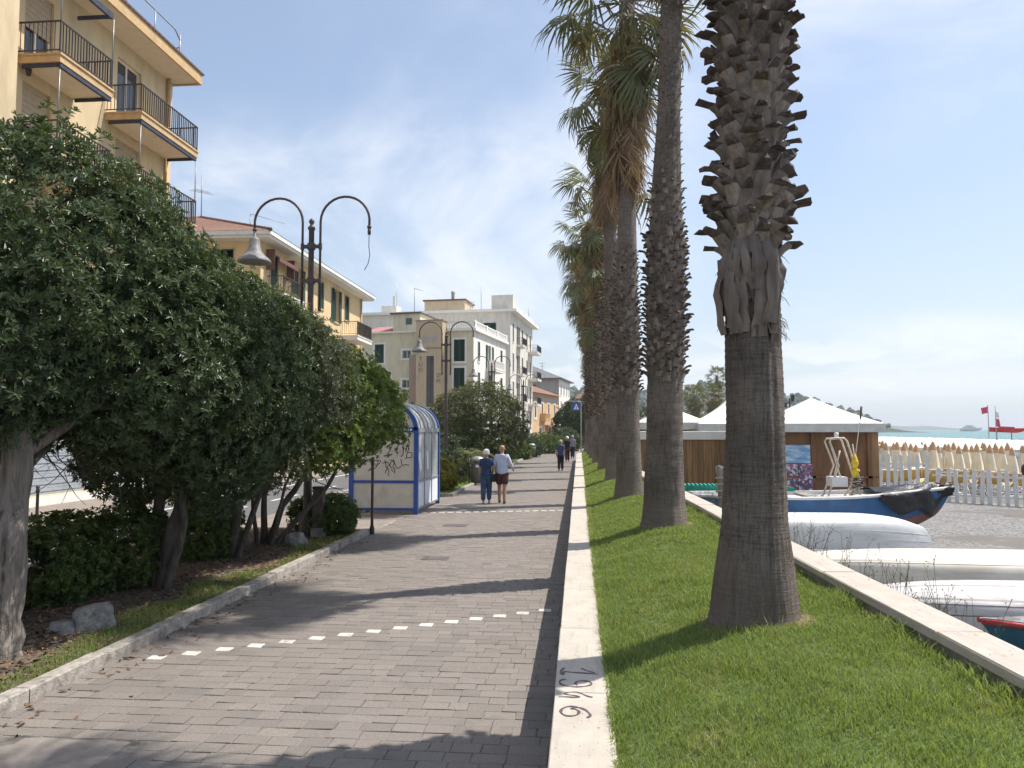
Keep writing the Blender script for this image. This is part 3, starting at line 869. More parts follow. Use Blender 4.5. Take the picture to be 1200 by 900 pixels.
# ---------------------------------------------------------------- far land
def hill(name, ridge, base_y, depth, mat, seed):
    """ridge: list of (x, z) across; rises from base_y to base_y+depth"""
    mm = MB(); G2 = []
    xs_ = np.linspace(ridge[0][0], ridge[-1][0], 130)
    zs_ = np.interp(xs_, [r[0] for r in ridge], [r[1] for r in ridge])
    for k in range(26):
        t = k/25
        prof = math.sin(min(1, t*1.25)*math.pi/2)**1.2 if t < .8 else 1-(t-.8)*1.5
        G2.append([(x*(1+0.0*t), base_y+depth*t, -1.5+(z+1.5)*prof*(1+0.10*mnoise.noise(Vector((x*.02, t*4, seed)))) + z*0.05*mnoise.noise(Vector((x*.09, t*14, seed+7)))) for x, z in zip(xs_, zs_)])
    mm.grid(G2)
    return tag(mm.build(name, mat), kind='structure')
hill('hill', [(-700, 60), (-300, 75), (-60, 60), (40, 60), (140, 52), (172, 60), (195, 72), (225, 62), (262, 55), (312, 50), (342, 34), (362, 20), (380, 7), (388, 0)], 880, 420, G['hill_green'], 2.0)
hill('headland', [(1250, 6), (1350, 18), (1430, 14), (1500, 17), (1560, 11), (1620, 6), (1680, 1)], 3300, 300, G['headland'], 8.0)
# ================================================================ palms
def boot_mesh(seed, L=0.27):
    """sawn-off leaf base: hugs the trunk below, flares out and ends in a blunt cut; local x outward, y tangent, z up"""
    rn = random.Random(seed)
    n = 7; prof = []
    out = rn.uniform(0.07, 0.18); tw = rn.uniform(-.06, .06); wob = rn.uniform(.85, 1.25); up = rn.uniform(.01, .10); tipw = rn.uniform(.026, .048)
    for i in range(n):
        t = i/(n-1)
        f = max(0, (t-.30)/.70)
        x = -0.02 + 0.035*t + out*f**1.25
        z = -0.15 + 0.17*min(1, t/.62) + up*f**1.5
        w = (tipw + 0.075*(1-t)**1.3)*wob
        th = 0.018 + rn.uniform(.016, .024)*math.sin(t*math.pi*.6)
        cup = 0.035*(1-t)**1.2
        prof.append((x, z, w, th, cup, tw*f))
    vs = []; jit = lambda: rn.uniform(-.014, .014)
    for k, (x, z, w, th, cup, sh) in enumerate(prof):
        f = max(0, (k/(n-1)-.30)/.70); a = f*1.05          # section plane turns as the stub bends outward
        def q(dn, dy): return (x-cup*(abs(dy)/max(w, .01))**2+dn*math.cos(a)+(jit() if k == n-1 else 0), sh+dy, z-dn*math.sin(a)+(jit() if k == n-1 else 0))
        vs += [q(0, -w), q(th, -w*.62), q(th*1.15, 0), q(th, w*.62), q(0, w), q(-.012, 0)]
    fs = []
    for i in range(n-1):
        for k in range(6):
            fs.append((i*6+k, i*6+(k+1) % 6, (i+1)*6+(k+1) % 6, (i+1)*6+k))
    fs.append(tuple((n-1)*6+k for k in range(6)))
    m = MB(); m.add(vs, fs); m.m = [1 if q >= 24 else 0 for q in range(len(fs))]; return m.mesh('leaf_base', [G['leaf_base'], G['leaf_stub']])
BOOTS = [boot_mesh(i) for i in range(18)]

def fan_mesh(name, mats, petiole, Rr, nseg, spread, droop, seed, fold=0.0, split=0.5):
    """fan leaf: x forward from the trunk, z up"""
    rn = random.Random(seed); m = MB()
    pts = [(petiole*t, 0, -0.10*petiole*t*t) for t in (0, .35, .7, 1)]
    m.tube(pts, [0.022, 0.017, 0.013, 0.010], 4, 0)
    c = Vector(pts[-1])
    for i in range(nseg):
        t = (i+.5)/nseg
        a = R((t-.5)*spread) + rn.uniform(-.03, .03)
        rr = Rr*(0.80+0.20*math.cos(a*0.7))*rn.uniform(.85, 1.06)
        d = Vector((math.cos(a), math.sin(a)*(1-fold), 0)); d.normalize()
        side = Vector((-d.y, d.x, 0)); hw = R(spread/nseg)/2
        zf = abs(math.sin(a))*fold*0.5
        dz = rn.uniform(-.05, .05); dr = droop*rn.uniform(.6, 1.5)
        def P(f):
            return c + d*rr*f*(1-0.25*dr*f*f) + Vector((0, 0, (zf+dz)*rr*f - dr*rr*f**2.6))
        w1 = rr*split*math.tan(hw)*0.95
        a0 = c + Vector((0, 0, 0)); p1 = P(split); p2 = P(0.8); p3 = P(1.0)
        up = Vector((0, 0, w1*0.45))
        vs = [a0, p1-side*w1, p1+up, p1+side*w1, p2-side*w1*0.62, p2+up*0.6, p2+side*w1*0.62, p3]
        m.add(vs, [(0, 1, 2), (0, 2, 3), (1, 4, 5, 2), (2, 5, 6, 3), (4, 7, 5), (5, 7, 6)], 1)
    return m.mesh(name, mats)
FAN = [fan_mesh('frond', [G['frond_olive'], G['frond_green']], 0.95, 0.95, 26, 225, d, i) for i, d in enumerate((0.45, 0.7, 0.95, 0.6))]
FAN_O = [fan_mesh('frond', [G['frond_dead'], G['frond_olive']], 0.8, 0.9, 22, 170, d, 20+i, 0.35) for i, d in enumerate((0.5, 0.75, 0.35))]
FAN_D = [fan_mesh('dead_frond', [G['frond_dead'], G['frond_dead']], 0.55, 1.0, 18, 80+30*i, 0.12+.1*i, 40+i, 0.5, 0.35) for i in range(3)]

def frond_at(parent, me, name, p, az, elev, roll, sc):
    m = Matrix.Translation(p) @ Matrix.Rotation(az, 4, 'Z') @ Matrix.Rotation(-elev, 4, 'Y') @ Matrix.Rotation(roll, 4, 'X') @ Matrix.Diagonal((sc, sc, sc, 1))
    return link(name, me, parent, mtx=m)

def palm(x, y, top, label, rad, lean, bz, detail, n_green, n_dead, skirt, seed, group='row of fan palms on the lawn strip', zb=None, fsc=1.0):
    """rad: list of (height above base, radius); lean: list of (height, dx, dy); bz: (from, to, per metre, objects?) for leaf bases"""
    rn = random.Random(seed)
    z0 = (lawn_z(x, y) if zb is None else zb) - 0.06
    root = tag(empty('palm_tree', (x, y, z0)), label, 'palm tree', group)
    H = top - z0
    rh = [r[0] for r in rad]; rv = [r[1] for r in rad]
    lh = [l[0] for l in lean]; ldx = [l[1] for l in lean]; ldy = [l[2] for l in lean]
    cen = lambda h: Vector((np.interp(h, lh, ldx), np.interp(h, lh, ldy), h))
    rdf = lambda h: float(np.interp(h, rh, rv))
    nz_, na = (int(H*detail[0]), detail[1])
    vs = []; fs = []
    for i in range(nz_+1):
        h = H*i/nz_; c = cen(h); r = rdf(h)
        for k in range(na):
            a = 2*math.pi*k/na
            if detail[1] > 40:
                low = max(0, 1-h/1.3)
                q = mnoise.noise(Vector((math.cos(a)*9, math.sin(a)*9, h*0.8+seed)))
                q2 = mnoise.noise(Vector((math.cos(a)*24, math.sin(a)*24, h*2.0+seed)))
                ring = math.sin(h*2*math.pi/0.055+2.0*mnoise.noise(Vector((math.cos(a)*1.5, math.sin(a)*1.5, h*2))))
                rr = r + 0.012*q*(0.5+low) + 0.010*q2*(0.7+low) + 0.0028*ring*(1-low) + 0.012*mnoise.noise(Vector((math.cos(a)*2, math.sin(a)*2, h*1.2)))
                if h < 0.12: rr += 0.03*(1-h/0.12)*(0.5+mnoise.noise(Vector((a*3, 0, seed))))
            else:
                rr = r*(1+0.04*mnoise.noise(Vector((math.cos(a)*3, math.sin(a)*3, h*1.5+seed))))
            vs.append((c.x+rr*math.cos(a), c.y+rr*math.sin(a), h))
    for i in range(nz_):
        for k in range(na):
            fs.append((i*na+k, i*na+(k+1) % na, (i+1)*na+(k+1) % na, (i+1)*na+k))
    link('trunk', np_mesh('trunk', vs, fs, G['palm_trunk'], True), root)
    # leaf bases in a spiral
    V = []; F = []; MI = []; nobj = 0
    for (ha, hb, per, maxobj, sc) in bz:
        n = int((hb-ha)*per)
        for i in range(n):
            h = ha+(hb-ha)*(i+0.5)/n
            a = i*R(137.508)+rn.uniform(-.12, .12)
            c = cen(h); r = rdf(h)
            me = rn.choice(BOOTS)
            s_ = sc*rn.uniform(0.8, 1.2)
            mt = Matrix.Translation((c.x+r*math.cos(a), c.y+r*math.sin(a), h)) @ Matrix.Rotation(a, 4, 'Z') @ Matrix.Rotation(rn.uniform(-.22, .18), 4, 'Y') @ Matrix.Rotation(rn.uniform(-.2, .2), 4, 'X') @ Matrix.Diagonal((s_, s_, s_, 1))
            if nobj < maxobj and z0+h < 6.4:
                link('leaf_base', me, root, mtx=mt); nobj += 1
            else:
                b = len(V)
                V.extend([tuple(mt @ v.co) for v in me.vertices])
                for p in me.polygons:
                    vv = list(p.vertices)
                    if len(vv) == 4: F.append([b+q for q in vv]); MI.append(p.material_index)
                    else: F.append([b+vv[0], b+vv[1], b+vv[2], b+vv[3]]); F.append([b+vv[0], b+vv[3], b+vv[4], b+vv[5]]); MI += [1, 1]
    if V:
        o = link('leaf_bases', np_mesh('leaf_bases', V, F, G['leaf_base']), root); o.data.materials.append(G['leaf_stub']); o.data.polygons.foreach_set('material_index', MI); o['kind'] = 'stuff'
    # living crown
    for i in range(n_green):
        t = i/max(1, n_green-1)
        el = R(80-135*t**0.85+rn.uniform(-12, 12)); az = i*R(137.5)+rn.uniform(-.2, .2)
        hh = H-0.75*t; c = cen(hh)
        me = rn.choice(FAN if t < 0.72 else FAN_O)
        p = Vector((c.x+rdf(hh)*0.7*math.cos(az), c.y+rdf(hh)*0.7*math.sin(az), hh))
        frond_at(root, me, 'frond', p, az, el, rn.uniform(-.35, .35), fsc*rn.uniform(.75, 1.05))
    # hanging skirt
    for i in range(n_dead):
        t = (i+rn.random())/n_dead
        hh = H-0.7-skirt*t*0.75; az = i*R(137.5)+rn.uniform(-.3, .3); c = cen(hh)
        spread_ = (1-t)
        el = R(-88+ (17*spread_**1.5+rn.uniform(-4, 8)))
        p = Vector((c.x+(rdf(hh)+0.03)*math.cos(az), c.y+(rdf(hh)+0.03)*math.sin(az), hh))
        if rn.random() < 0.24*spread_ + 0.05: el = R(rn.uniform(-75, -25)); me = rn.choice(FAN_O+FAN)
        else: me = rn.choice(FAN_D)
        nm = 'dead_frond' if me in FAN_D else 'frond'
        frond_at(root, me, nm, p, az, el, rn.uniform(-.5, .5), rn.uniform(.8, 1.15))
    return root, z0, cen, rdf

RAD1 = [(0, .345), (.10, .330), (.35, .300), (.8, .248), (1.4, .228), (2.2, .212), (3.0, .208), (6, .205), (12, .19)]
LEAN1 = [(0, 0, 0), (1.5, .03, 0), (3, 0.02, .02), (5.5, .09, .05), (10, .24, .05)]
p1, p1z, p1c, p1r = palm(1.34, 6.25, 10.4, 'stout fan palm with large sawn leaf bases and hanging grey sheaths on its trunk', RAD1, LEAN1,
    [(2.98, 5.9, 74, 290, 1.08), (5.9, 8.8, 50, 0, 1.0)], (44, 110), 26, 26, 1.2, 11)
# dry sheaths hanging from a ruff below the leaf bases of the near palm
rn = random.Random(4)
for i in range(22):
    a = R(-165 + 118*i/21 + rn.uniform(-7, 7)); lift = rn.uniform(0, .05)
    L = rn.uniform(0.30, 0.72); w = rn.uniform(0.026, 0.052); h0 = 2.96+rn.uniform(-.08, .10)
    m = MB(); A = []; B = []; C_ = []
    for k in range(9):
        t = k/8; h = h0 - L*t + 0.05*math.sin(min(1, t*5)*math.pi)
        r = p1r(h)+0.012+lift*math.sin(t*math.pi*.8)+0.05*math.sin(min(1, t*1.2)*math.pi)+0.012*math.sin(k*1.9+i)
        ww = w*(0.45+0.8*math.sin(min(1, .18+t*0.9)*math.pi*0.62))*(1.12 if k % 3 else .9)
        c = p1c(h); aw = ww/r; tw = 0.16*math.sin(i*2.1+t*2.2)
        def pp_(an, dr): return (c.x+(r+dr)*math.cos(an), c.y+(r+dr)*math.sin(an), h)
        A.append(pp_(a+tw-aw, 0.006*math.sin(k+i))); B.append(pp_(a+tw, -0.014 if i % 3 else .03)); C_.append(pp_(a+tw+aw, 0.006*math.cos(k*1.3+i)))
    m.grid([C_, B, A]); m.grid([A, [tuple(Vector(q)-0.012*Vector((math.cos(a), math.sin(a), 0))) for q in B], C_])
    m.build('hanging_sheath', G['hanging_sheath'], p1)
m = MB()
for i in range(90):
    a = rn.uniform(0, 6.283); h = rn.uniform(2.3, 3.05) if i < 60 else rn.uniform(2.25, 2.4); c = p1c(h); r = p1r(h)
    d = Vector((math.cos(a), math.sin(a), 0)); q = c+d*(r+0.002); L = rn.uniform(.03, .10)
    m.tube([q, q+d*L*0.5+Vector((0, 0, -L*.35)), q+d*L*0.75+Vector((rn.uniform(-.03, .03), 0, -L))], [.0035, .003, .0015], 3, cap=False)
m.build('dry_fibres', G['palm_fibre'], p1)['kind'] = 'stuff'

RAD2 = [(0, .37), (.12, .345), (.4, .31), (.8, .295), (1.6, .275), (2.6, .262), (3.2, .275), (4.6, .262), (5.2, .225), (6.5, .18), (9, .155), (13, .15)]
LEAN2 = [(0, 0, 0), (3, .05, 0), (5, .09, 0), (8.5, .22, 0), (12, .34, 0)]
palm(1.24, 12.0, 12.0, 'fan palm with a cross-hatched middle trunk and smooth grey upper trunk', RAD2, LEAN2,
    [(2.35, 4.6, 130, 300, 0.68), (4.6, 5.4, 80, 0, 0.5), (5.4, 9.5, 55, 0, 0.26)], (24, 44), 30, 30, 1.4, 12)
RADN = [(0, .36), (.12, .33), (.5, .29), (1.5, .255), (2.4, .25), (3.4, .265), (5, .23), (7, .20), (13, .18)]
specs = [
 (1.04, 17.4, 12.5, [(0, 0, 0), (4, -.02, 0), (11, 0.05, 0)], [(2.4, 4.6, 95, 200, .7), (4.6, 5.6, 80, 0, .5)], 30, 90, 4.3, 'fan palm with a long brown skirt of dead fronds over a bare upper trunk'),
 (1.00, 23.2, 12.6, [(0, 0, 0), (5, -.05, 0), (11, -.22, 0)], [(2.2, 6.2, 70, 0, .75)], 20, 60, 3.4, 'fan palm with a brown skirt and green fans spreading over the path side'),
 (0.90, 28.9, 11.4, [(0, 0, 0), (5, -.08, 0), (11, -.30, 0)], [(2.0, 6.6, 70, 0, .8)], 17, 75, 3.8, 'fan palm with a shaggy olive skirt reaching halfway down its trunk'),
 (0.78, 35.0, 11.3, [(0, 0, 0), (5, -.12, 0), (11, -.62, 0)], [(2.0, 7, 60, 0, .9)], 17, 65, 4.4, 'fan palm leaning to the path with low drooping olive fans'),
 (0.68, 40.6, 11.0, [(0, 0, 0), (11, -.2, 0)], [(2.0, 7, 45, 0, 1.0)], 28, 50, 3.5, 'slender fan palm just beyond the leaning one'),
 (0.60, 46.2, 11.2, [(0, 0, 0), (11, -.15, 0)], [(2.0, 7, 45, 0, 1.0)], 28, 40, 3.5, 'slender fan palm second beyond the leaning one'),
 (0.45, 51.5, 10.6, [(0, 0, 0), (11, 0, 0)], [(2.0, 7, 40, 0, 1.0)], 26, 40, 3.5, 'last fan palm of the lawn row beside the curved wall end'),
]
for i, (x, y, top, lean, bz, ng, ndd, sk, lab) in enumerate(specs):
    palm(x, y, top, lab, RADN, lean, bz, (9, 26), ng, ndd, sk, 30+i, fsc=(1.25, 1.05, .95, .95, 1, 1, 1)[i])
# bare soil rings at the foot of the near palms
for (x, y, r) in ((1.34, 6.25, 0.44), (1.24, 12.0, 0.46)):
    m = MB(); vs = [(x, y, lawn_z(x, y)+0.012)]
    for k in range(28):
        a = 2*math.pi*k/28; rr = r*(1+0.16*mnoise.noise(Vector((math.cos(a)*2, math.sin(a)*2, x+y))))
        vs.append((x+rr*math.cos(a), y+rr*math.sin(a), lawn_z(x+rr*math.cos(a), y+rr*math.sin(a))+0.004))
    m.add(vs, [(0, 1+k, 1+(k+1) % 28) for k in range(28)]); m.build('bare_soil', G['sand_bare'], lawn)

# far palms behind the tents and at the end of the walk
RADF = [(0, .3), (1, .25), (5, .22), (12, .18)]
for i, (x, y, top, zb, lab) in enumerate([(18.4, 108, 9.6, -.8, 'tall fan palm standing behind the peaked white tent'), (15.8, 112, 7.6, -.8, 'shaggy fan palm left of the tall one behind the tents'),
      (17.2, 104, 7.0, -.8, 'short fan palm tucked under the tall one behind the tents'), (14.4, 100, 6.6, -.8, 'small fan palm between the flat and the peaked tent'), (0.9, 120, 11.6, -.4, 'fan palm rising beside the red tiled roof at the far end')]):
    palm(x, y, top, lab, RADF, [(0, 0, 0), (12, 0.2, 0)], [], (2, 10), 26, 46, 3.2, 60+i, 'distant fan palms', zb=zb)

# ================================================================ leafy trees and shrubs
def leaf_cloud(name, blobs, n_clump, ros, leaves, L, W, mat, seed, clump=0.28, shell=0.30, up=0.35, inside=0.72, flat=0.75):
    """blobs: (cx,cy,cz,rx,ry,rz). clumps of leaf rosettes spread over the outer shell of the crown"""
    rg = np.random.default_rng(seed)
    B = np.array([b[:6] for b in blobs], float)
    wts = (B[:, 3]*B[:, 4]*B[:, 5])**(2/3); wts /= wts.sum()
    k = int(n_clump*3.2)
    bi = rg.choice(len(B), k, p=wts)
    d = rg.normal(size=(k, 3)); d /= np.linalg.norm(d, axis=1)[:, None]
    rr = 1.04-shell*rg.uniform(0, 1, k)**1.4+0.045*np.maximum(0, rg.normal(0, .7, k))
    P = B[bi, :3]+d*B[bi, 3:6]*rr[:, None]
    keep = np.ones(k, bool)
    for j in range(len(B)):
        q = np.linalg.norm((P-B[j, :3])/B[j, 3:6], axis=1)
        keep &= (q > inside) | (bi == j)
    for q in range(k):
        if keep[q] and mnoise.noise(Vector(P[q])*1.5+Vector((seed, 0, 0))) < -0.36: keep[q] = False
    P, d, bi = P[keep][:n_clump], d[keep][:n_clump], bi[keep][:n_clump]
    n = len(P)*ros
    ci = np.repeat(np.arange(len(P)), ros)
    e = rg.normal(size=(n, 3)); e /= np.linalg.norm(e, axis=1)[:, None]
    cs = clump*rg.uniform(0.6, 1.35, len(P))
    out = d[ci]
    e = e + out*0.7; e /= np.linalg.norm(e, axis=1)[:, None]
    Q = P[ci]+e*(cs[ci]*rg.uniform(0.55, 1.05, n))[:, None]*np.array([1, 1, flat])
    ax = out*0.5+e*0.7+np.array([0, 0, up])+rg.normal(size=(n, 3))*0.3
    ax /= np.linalg.norm(ax, axis=1)[:, None]
    t = np.cross(ax, rg.normal(size=(n, 3))); t /= np.linalg.norm(t, axis=1)[:, None]
    s = np.cross(ax, t)
    N = n*leaves
    ri = np.repeat(np.arange(n), leaves)
    th = np.tile(np.arange(leaves)*2*np.pi/leaves, n)+rg.uniform(-.4, .4, N)
    el = rg.uniform(0.15, 0.95, N)
    rad = t[ri]*np.cos(th)[:, None]+s[ri]*np.sin(th)[:, None]
    dr = rad*np.cos(el)[:, None]+ax[ri]*np.sin(el)[:, None]
    sd = np.cross(dr, ax[ri]); sd /= (np.linalg.norm(sd, axis=1)[:, None]+1e-9)
    nm = np.cross(sd, dr)
    ll = L*rg.uniform(.7, 1.2, N)[:, None]; ww = W*rg.uniform(.8, 1.2, N)[:, None]
    b0 = Q[ri]
    v0 = b0; v2 = b0+dr*ll-nm*ll*0.12
    mid = b0+dr*ll*0.58
    v1 = mid+sd*ww*0.5+nm*ww*0.16; v3 = mid-sd*ww*0.5+nm*ww*0.16
    VV = np.stack([v0, v1, v2, v3], 1).reshape(-1, 3)
    f = np.arange(N)[:, None]*4
    F = np.concatenate([f+np.array([[0, 1, 2]]), f+np.array([[0, 2, 3]])], 0)
    return np_mesh(name, VV, F, mat)

def limbs(name, base, tips, r0, mat, parent, seed, twigs=0):
    """trunk and forking limbs as one tapered mesh, in world coordinates relative to parent"""
    rn = random.Random(seed); m = MB()
    o = Vector(parent.location)
    for (pts, ra, rb) in tips:
        P = [Vector(p)-o for p in pts]
        # resample with wobble
        Q = []; n = 5
        for k in range(len(P)-1):
            for t in range(n):
                q = P[k].lerp(P[k+1], t/n)
                q += Vector((rn.uniform(-1, 1), rn.uniform(-1, 1), 0))*ra*0.22
                Q.append(q)
        Q.append(P[-1])
        m.tube(Q, [ra+(rb-ra)*i/(len(Q)-1) for i in range(len(Q))], 9)
        for j in range(twigs):
            q = Q[rn.randrange(len(Q)*2//3, len(Q))]
            d = Vector((rn.uniform(-1, 1), rn.uniform(-1, 1), rn.uniform(-.3, .9))).normalized()
            L = rn.uniform(.4, .95)
            e = q+d*L*0.5+Vector((0, 0, rn.uniform(-.1, .1)))
            r_ = min(.014, rb*.45); m.tube([q, e, e+d*L*0.5+Vector((rn.uniform(-.15, .15), rn.uniform(-.15, .15), rn.uniform(-.2, .2)))], [r_, r_*.6, r_*.3], 4, cap=False)
    return m.build(name, mat, parent)

def tree(label, base, blobs, lf, tips, seed, bark, cat='tree', group=None, twigs=3):
    """blobs and tips in world coordinates"""
    root = tag(empty('leafy_tree', base), label, cat, group)
    me = leaf_cloud('crown', blobs, *lf[:5], lf[5], seed, **(lf[6] if len(lf) > 6 else {}))
    o = link('crown', me, root); o.location = -Vector(base)
    limbs('trunk', base, tips, 0, bark, root, seed, twigs)
    return root

# big dark tree on the left, trunk at the picture's edge
tree('big dark glossy evergreen tree with a thick fissured pale trunk, beside the rock', (-5.36, 6.80, 0.08),
     [(-5.75, 7.7, 3.75, 1.45, 1.55, 1.45), (-5.0, 8.3, 3.05, 1.15, 1.3, 1.05), (-6.5, 7.2, 3.3, 1.3, 1.4, 1.3), (-5.9, 6.6, 2.95, 1.0, 1.0, .85), (-5.7, 8.6, 4.0, 1.0, 1.1, 0.9), (-5.3, 9.0, 2.7, .9, .8, .8)],
     (2300, 9, 8, 0.082, 0.027, G['leaf_dark'], dict(clump=0.27)),
     [([(-5.40, 6.80, -.05), (-5.36, 6.82, .25), (-5.34, 6.84, 1.1), (-5.42, 6.95, 2.2), (-5.6, 7.3, 3.2)], .20, .11),
      ([(-5.40, 6.90, 1.9), (-5.1, 7.7, 2.5), (-4.8, 8.3, 3.0)], .085, .03), ([(-5.42, 6.95, 2.0), (-6.2, 7.2, 2.8), (-6.7, 7.3, 3.3)], .09, .03),
      ([(-5.6, 7.2, 3.0), (-5.8, 8.0, 3.9)], .08, .03), ([(-5.45, 6.9, 1.6), (-5.7, 7.9, 2.15), (-5.5, 8.8, 2.35)], .05, .02)], 101, G['bark'], twigs=9)
bigtree = [o for o in COL.objects if o.name.startswith('leafy_tree')][-1]
rn = random.Random(77); m = MB(); bo_ = Vector(bigtree.location)
for i in range(75):
    q = Vector((rn.uniform(-7.0, -5.0), rn.uniform(7.6, 9.4), rn.uniform(1.9, 2.4)))
    d = Vector((rn.uniform(-.8, .8), rn.uniform(-.5, .5), rn.uniform(-.9, -.1))); P = [q-bo_]
    for k in range(5):
        d += Vector((rn.uniform(-.4, .4), rn.uniform(-.4, .4), rn.uniform(-.25, .35))); P.append(P[-1]+d.normalized()*rn.uniform(.10, .22))
    r_ = rn.uniform(.005, .012); m.tube(P, [r_*(1-.15*k) for k in range(6)], 4, cap=False)
    e = P[rn.randrange(2, 5)]; m.tube([e, e+Vector((rn.uniform(-.25, .25), rn.uniform(-.2, .2), rn.uniform(-.25, .15)))], [r_*.5, r_*.25], 3, cap=False)
m.build('bare_twigs', G['bark_dark'], bigtree)['kind'] = 'stuff'
tree('dark green tree with hanging lower leaves and several black stems, behind the hedge', (-5.55, 9.85, 0.08),
     [(-5.35, 9.9, 3.35, 1.15, 1.3, 1.15), (-4.75, 10.2, 2.65, .85, 1.0, .95), (-5.9, 10.6, 3.5, 1.1, 1.2, 1.05), (-4.9, 9.3, 2.35, .65, .7, .75), (-5.2, 11.2, 3.3, 1.0, 1.1, .95), (-5.0, 10.2, 1.75, .55, .7, .55), (-6.2, 10.4, 1.8, .6, .8, .55)],
     (1850, 9, 8, 0.078, 0.026, G['leaf_dark'], dict(clump=0.25)),
     [([(-5.55, 9.85, -.05), (-5.45, 9.9, .9), (-5.15, 10.0, 1.9), (-4.9, 10.1, 2.7)], .11, .05), ([(-5.62, 9.9, -.05), (-5.75, 10.0, .9), (-5.8, 10.3, 2.2), (-5.6, 10.5, 3.1)], .10, .04),
      ([(-5.48, 9.8, -.05), (-5.2, 9.75, 1.0), (-5.2, 9.6, 2.2)], .07, .03), ([(-5.7, 9.95, .3), (-6.2, 10.3, 1.5), (-6.4, 10.5, 2.6)], .06, .025), ([(-5.3, 9.95, 1.5), (-5.0, 10.8, 2.4), (-5.1, 11.3, 3.0)], .05, .02)], 102, G['bark_dark'], twigs=7)
tree('grey-green glossy tree with narrow leaves between the dark and the bright green crowns', (-5.7, 12.2, 0.08),
     [(-5.35, 11.9, 3.2, 1.25, 1.3, 1.1), (-4.95, 12.6, 2.9, 1.05, 1.0, 1.0), (-6.0, 12.2, 3.35, 1.1, 1.2, 1.05), (-5.2, 13.1, 3.15, .9, .9, .9), (-5.1, 11.9, 1.9, .6, .8, .55), (-6.1, 12.0, 1.9, .6, .9, .6)],
     (1500, 9, 8, 0.080, 0.020, G['leaf_grey'], dict(clump=0.26, inside=.6)),
     [([(-5.7, 12.2, -.05), (-5.6, 12.2, 1.0), (-5.4, 12.2, 2.1), (-5.2, 12.2, 2.9)], .09, .035), ([(-5.75, 12.25, -.05), (-6.0, 12.3, 1.1), (-6.1, 12.4, 2.4)], .075, .03), ([(-5.62, 12.1, -.05), (-5.3, 12.5, 1.3), (-4.95, 12.8, 2.4)], .06, .025)], 103, G['bark_dark'], twigs=8)
tree('bright green bushy tree with many slanting stems beside the lamp post', (-5.72, 13.6, 0.08),
     [(-4.75, 13.8, 2.75, 1.0, 1.0, .95), (-4.25, 14.2, 2.35, .80, .85, .85), (-5.1, 13.4, 2.9, .95, .9, .85), (-4.75, 12.9, 2.1, .75, .75, .6), (-4.5, 14.9, 2.7, .85, .85, .8)],
     (1050, 9, 8, 0.066, 0.025, G['leaf_green'], dict(clump=0.23)),
     [([(-5.72, 13.6, -.05), (-5.45, 13.7, .8), (-5.0, 13.9, 1.5), (-4.7, 14.1, 2.3)], .075, .03), ([(-5.66, 13.55, -.05), (-5.2, 13.8, .55), (-4.7, 14.0, 1.15), (-4.35, 14.3, 2.0)], .065, .022),
      ([(-5.78, 13.65, -.05), (-5.75, 13.6, 1.0), (-5.4, 13.6, 2.3)], .07, .03), ([(-5.8, 13.5, -.05), (-5.85, 13.3, 1.0), (-5.3, 13.2, 2.0)], .045, .02), ([(-5.6, 13.45, -.05), (-5.25, 13.3, 1.2), (-4.9, 13.2, 1.9)], .035, .015)], 104, G['bark_dark'], twigs=8)
tree('fresh green conifer-like tree standing behind the grey-green crown', (-7.1, 13.2, 0.08),
     [(-6.35, 11.7, 4.05, .85, .9, .8), (-6.0, 12.9, 3.95, .85, 1.0, .8), (-5.7, 14.1, 3.6, .85, 1.0, .85), (-5.45, 15.3, 3.2, .8, .9, .8), (-6.3, 14.8, 2.8, .9, .9, .9)],
     (800, 9, 8, 0.075, 0.018, G['leaf_bright'], dict(clump=0.24, inside=.6)),
     [([(-7.1, 13.2, -.05), (-7.0, 13.1, 1.5), (-6.8, 13.2, 3.4)], .10, .04), ([(-7.0, 13.1, 1.2), (-6.8, 12.0, 2.6), (-6.9, 11.4, 3.4)], .06, .03), ([(-7.05, 13.15, .9), (-6.4, 14.3, 2.0), (-6.1, 15.0, 2.8)], .06, .03)], 105, G['bark_dark'])

def shrub(label, base, blobs, lf, seed, group=None, name='shrub'):
    root = tag(empty(name, base), label, 'shrub', group)
    o = link('foliage', leaf_cloud('foliage', blobs, *lf[:5], lf[5], seed, **(lf[6] if len(lf) > 6 else {})), root); o.location = -Vector(base)
    m = MB(); rn = random.Random(seed); bx = Vector(base)
    for bl in blobs:
        for k in range(3):
            q = Vector((bl[0]+rn.uniform(-.4, .4)*bl[3], bl[1]+rn.uniform(-.4, .4)*bl[4], bl[2]+bl[5]*.3))
            g = Vector((bl[0]+rn.uniform(-.2, .2)*bl[3], bl[1]+rn.uniform(-.2, .2)*bl[4], base[2]-.03))
            m.tube([g-bx, g.lerp(q, .5)-bx+Vector((rn.uniform(-.05, .05), 0, 0)), q-bx], [.02, .014, .006], 5)
    m.build('stems', G['bark_dark'], root)
    return root
hd = dict(clump=0.15, shell=.35)
shrub('clipped dark green hedge clump behind the rock', (-6.5, 9.2, .08), [(-6.35, 9.0, .58, .5, .65, .52), (-6.1, 9.9, .62, .5, .65, .50), (-6.9, 8.6, .52, .5, .6, .45)], (620, 8, 7, .06, .028, G['leaf_hedge'], hd), 201)
shrub('lower hedge clump beside the thick trunk', (-7.0, 8.0, .08), [(-7.0, 8.0, .5, .5, .6, .45), (-6.6, 7.5, .42, .4, .4, .36)], (330, 8, 7, .06, .028, G['leaf_hedge'], hd), 202)
shrub('dark leafy shrub under the slanting black stems', (-6.3, 12.3, .08), [(-6.2, 12.2, .45, .5, .55, .42), (-6.5, 13.0, .5, .5, .5, .45)], (330, 8, 7, .06, .026, G['leaf_hedge'], hd), 203)
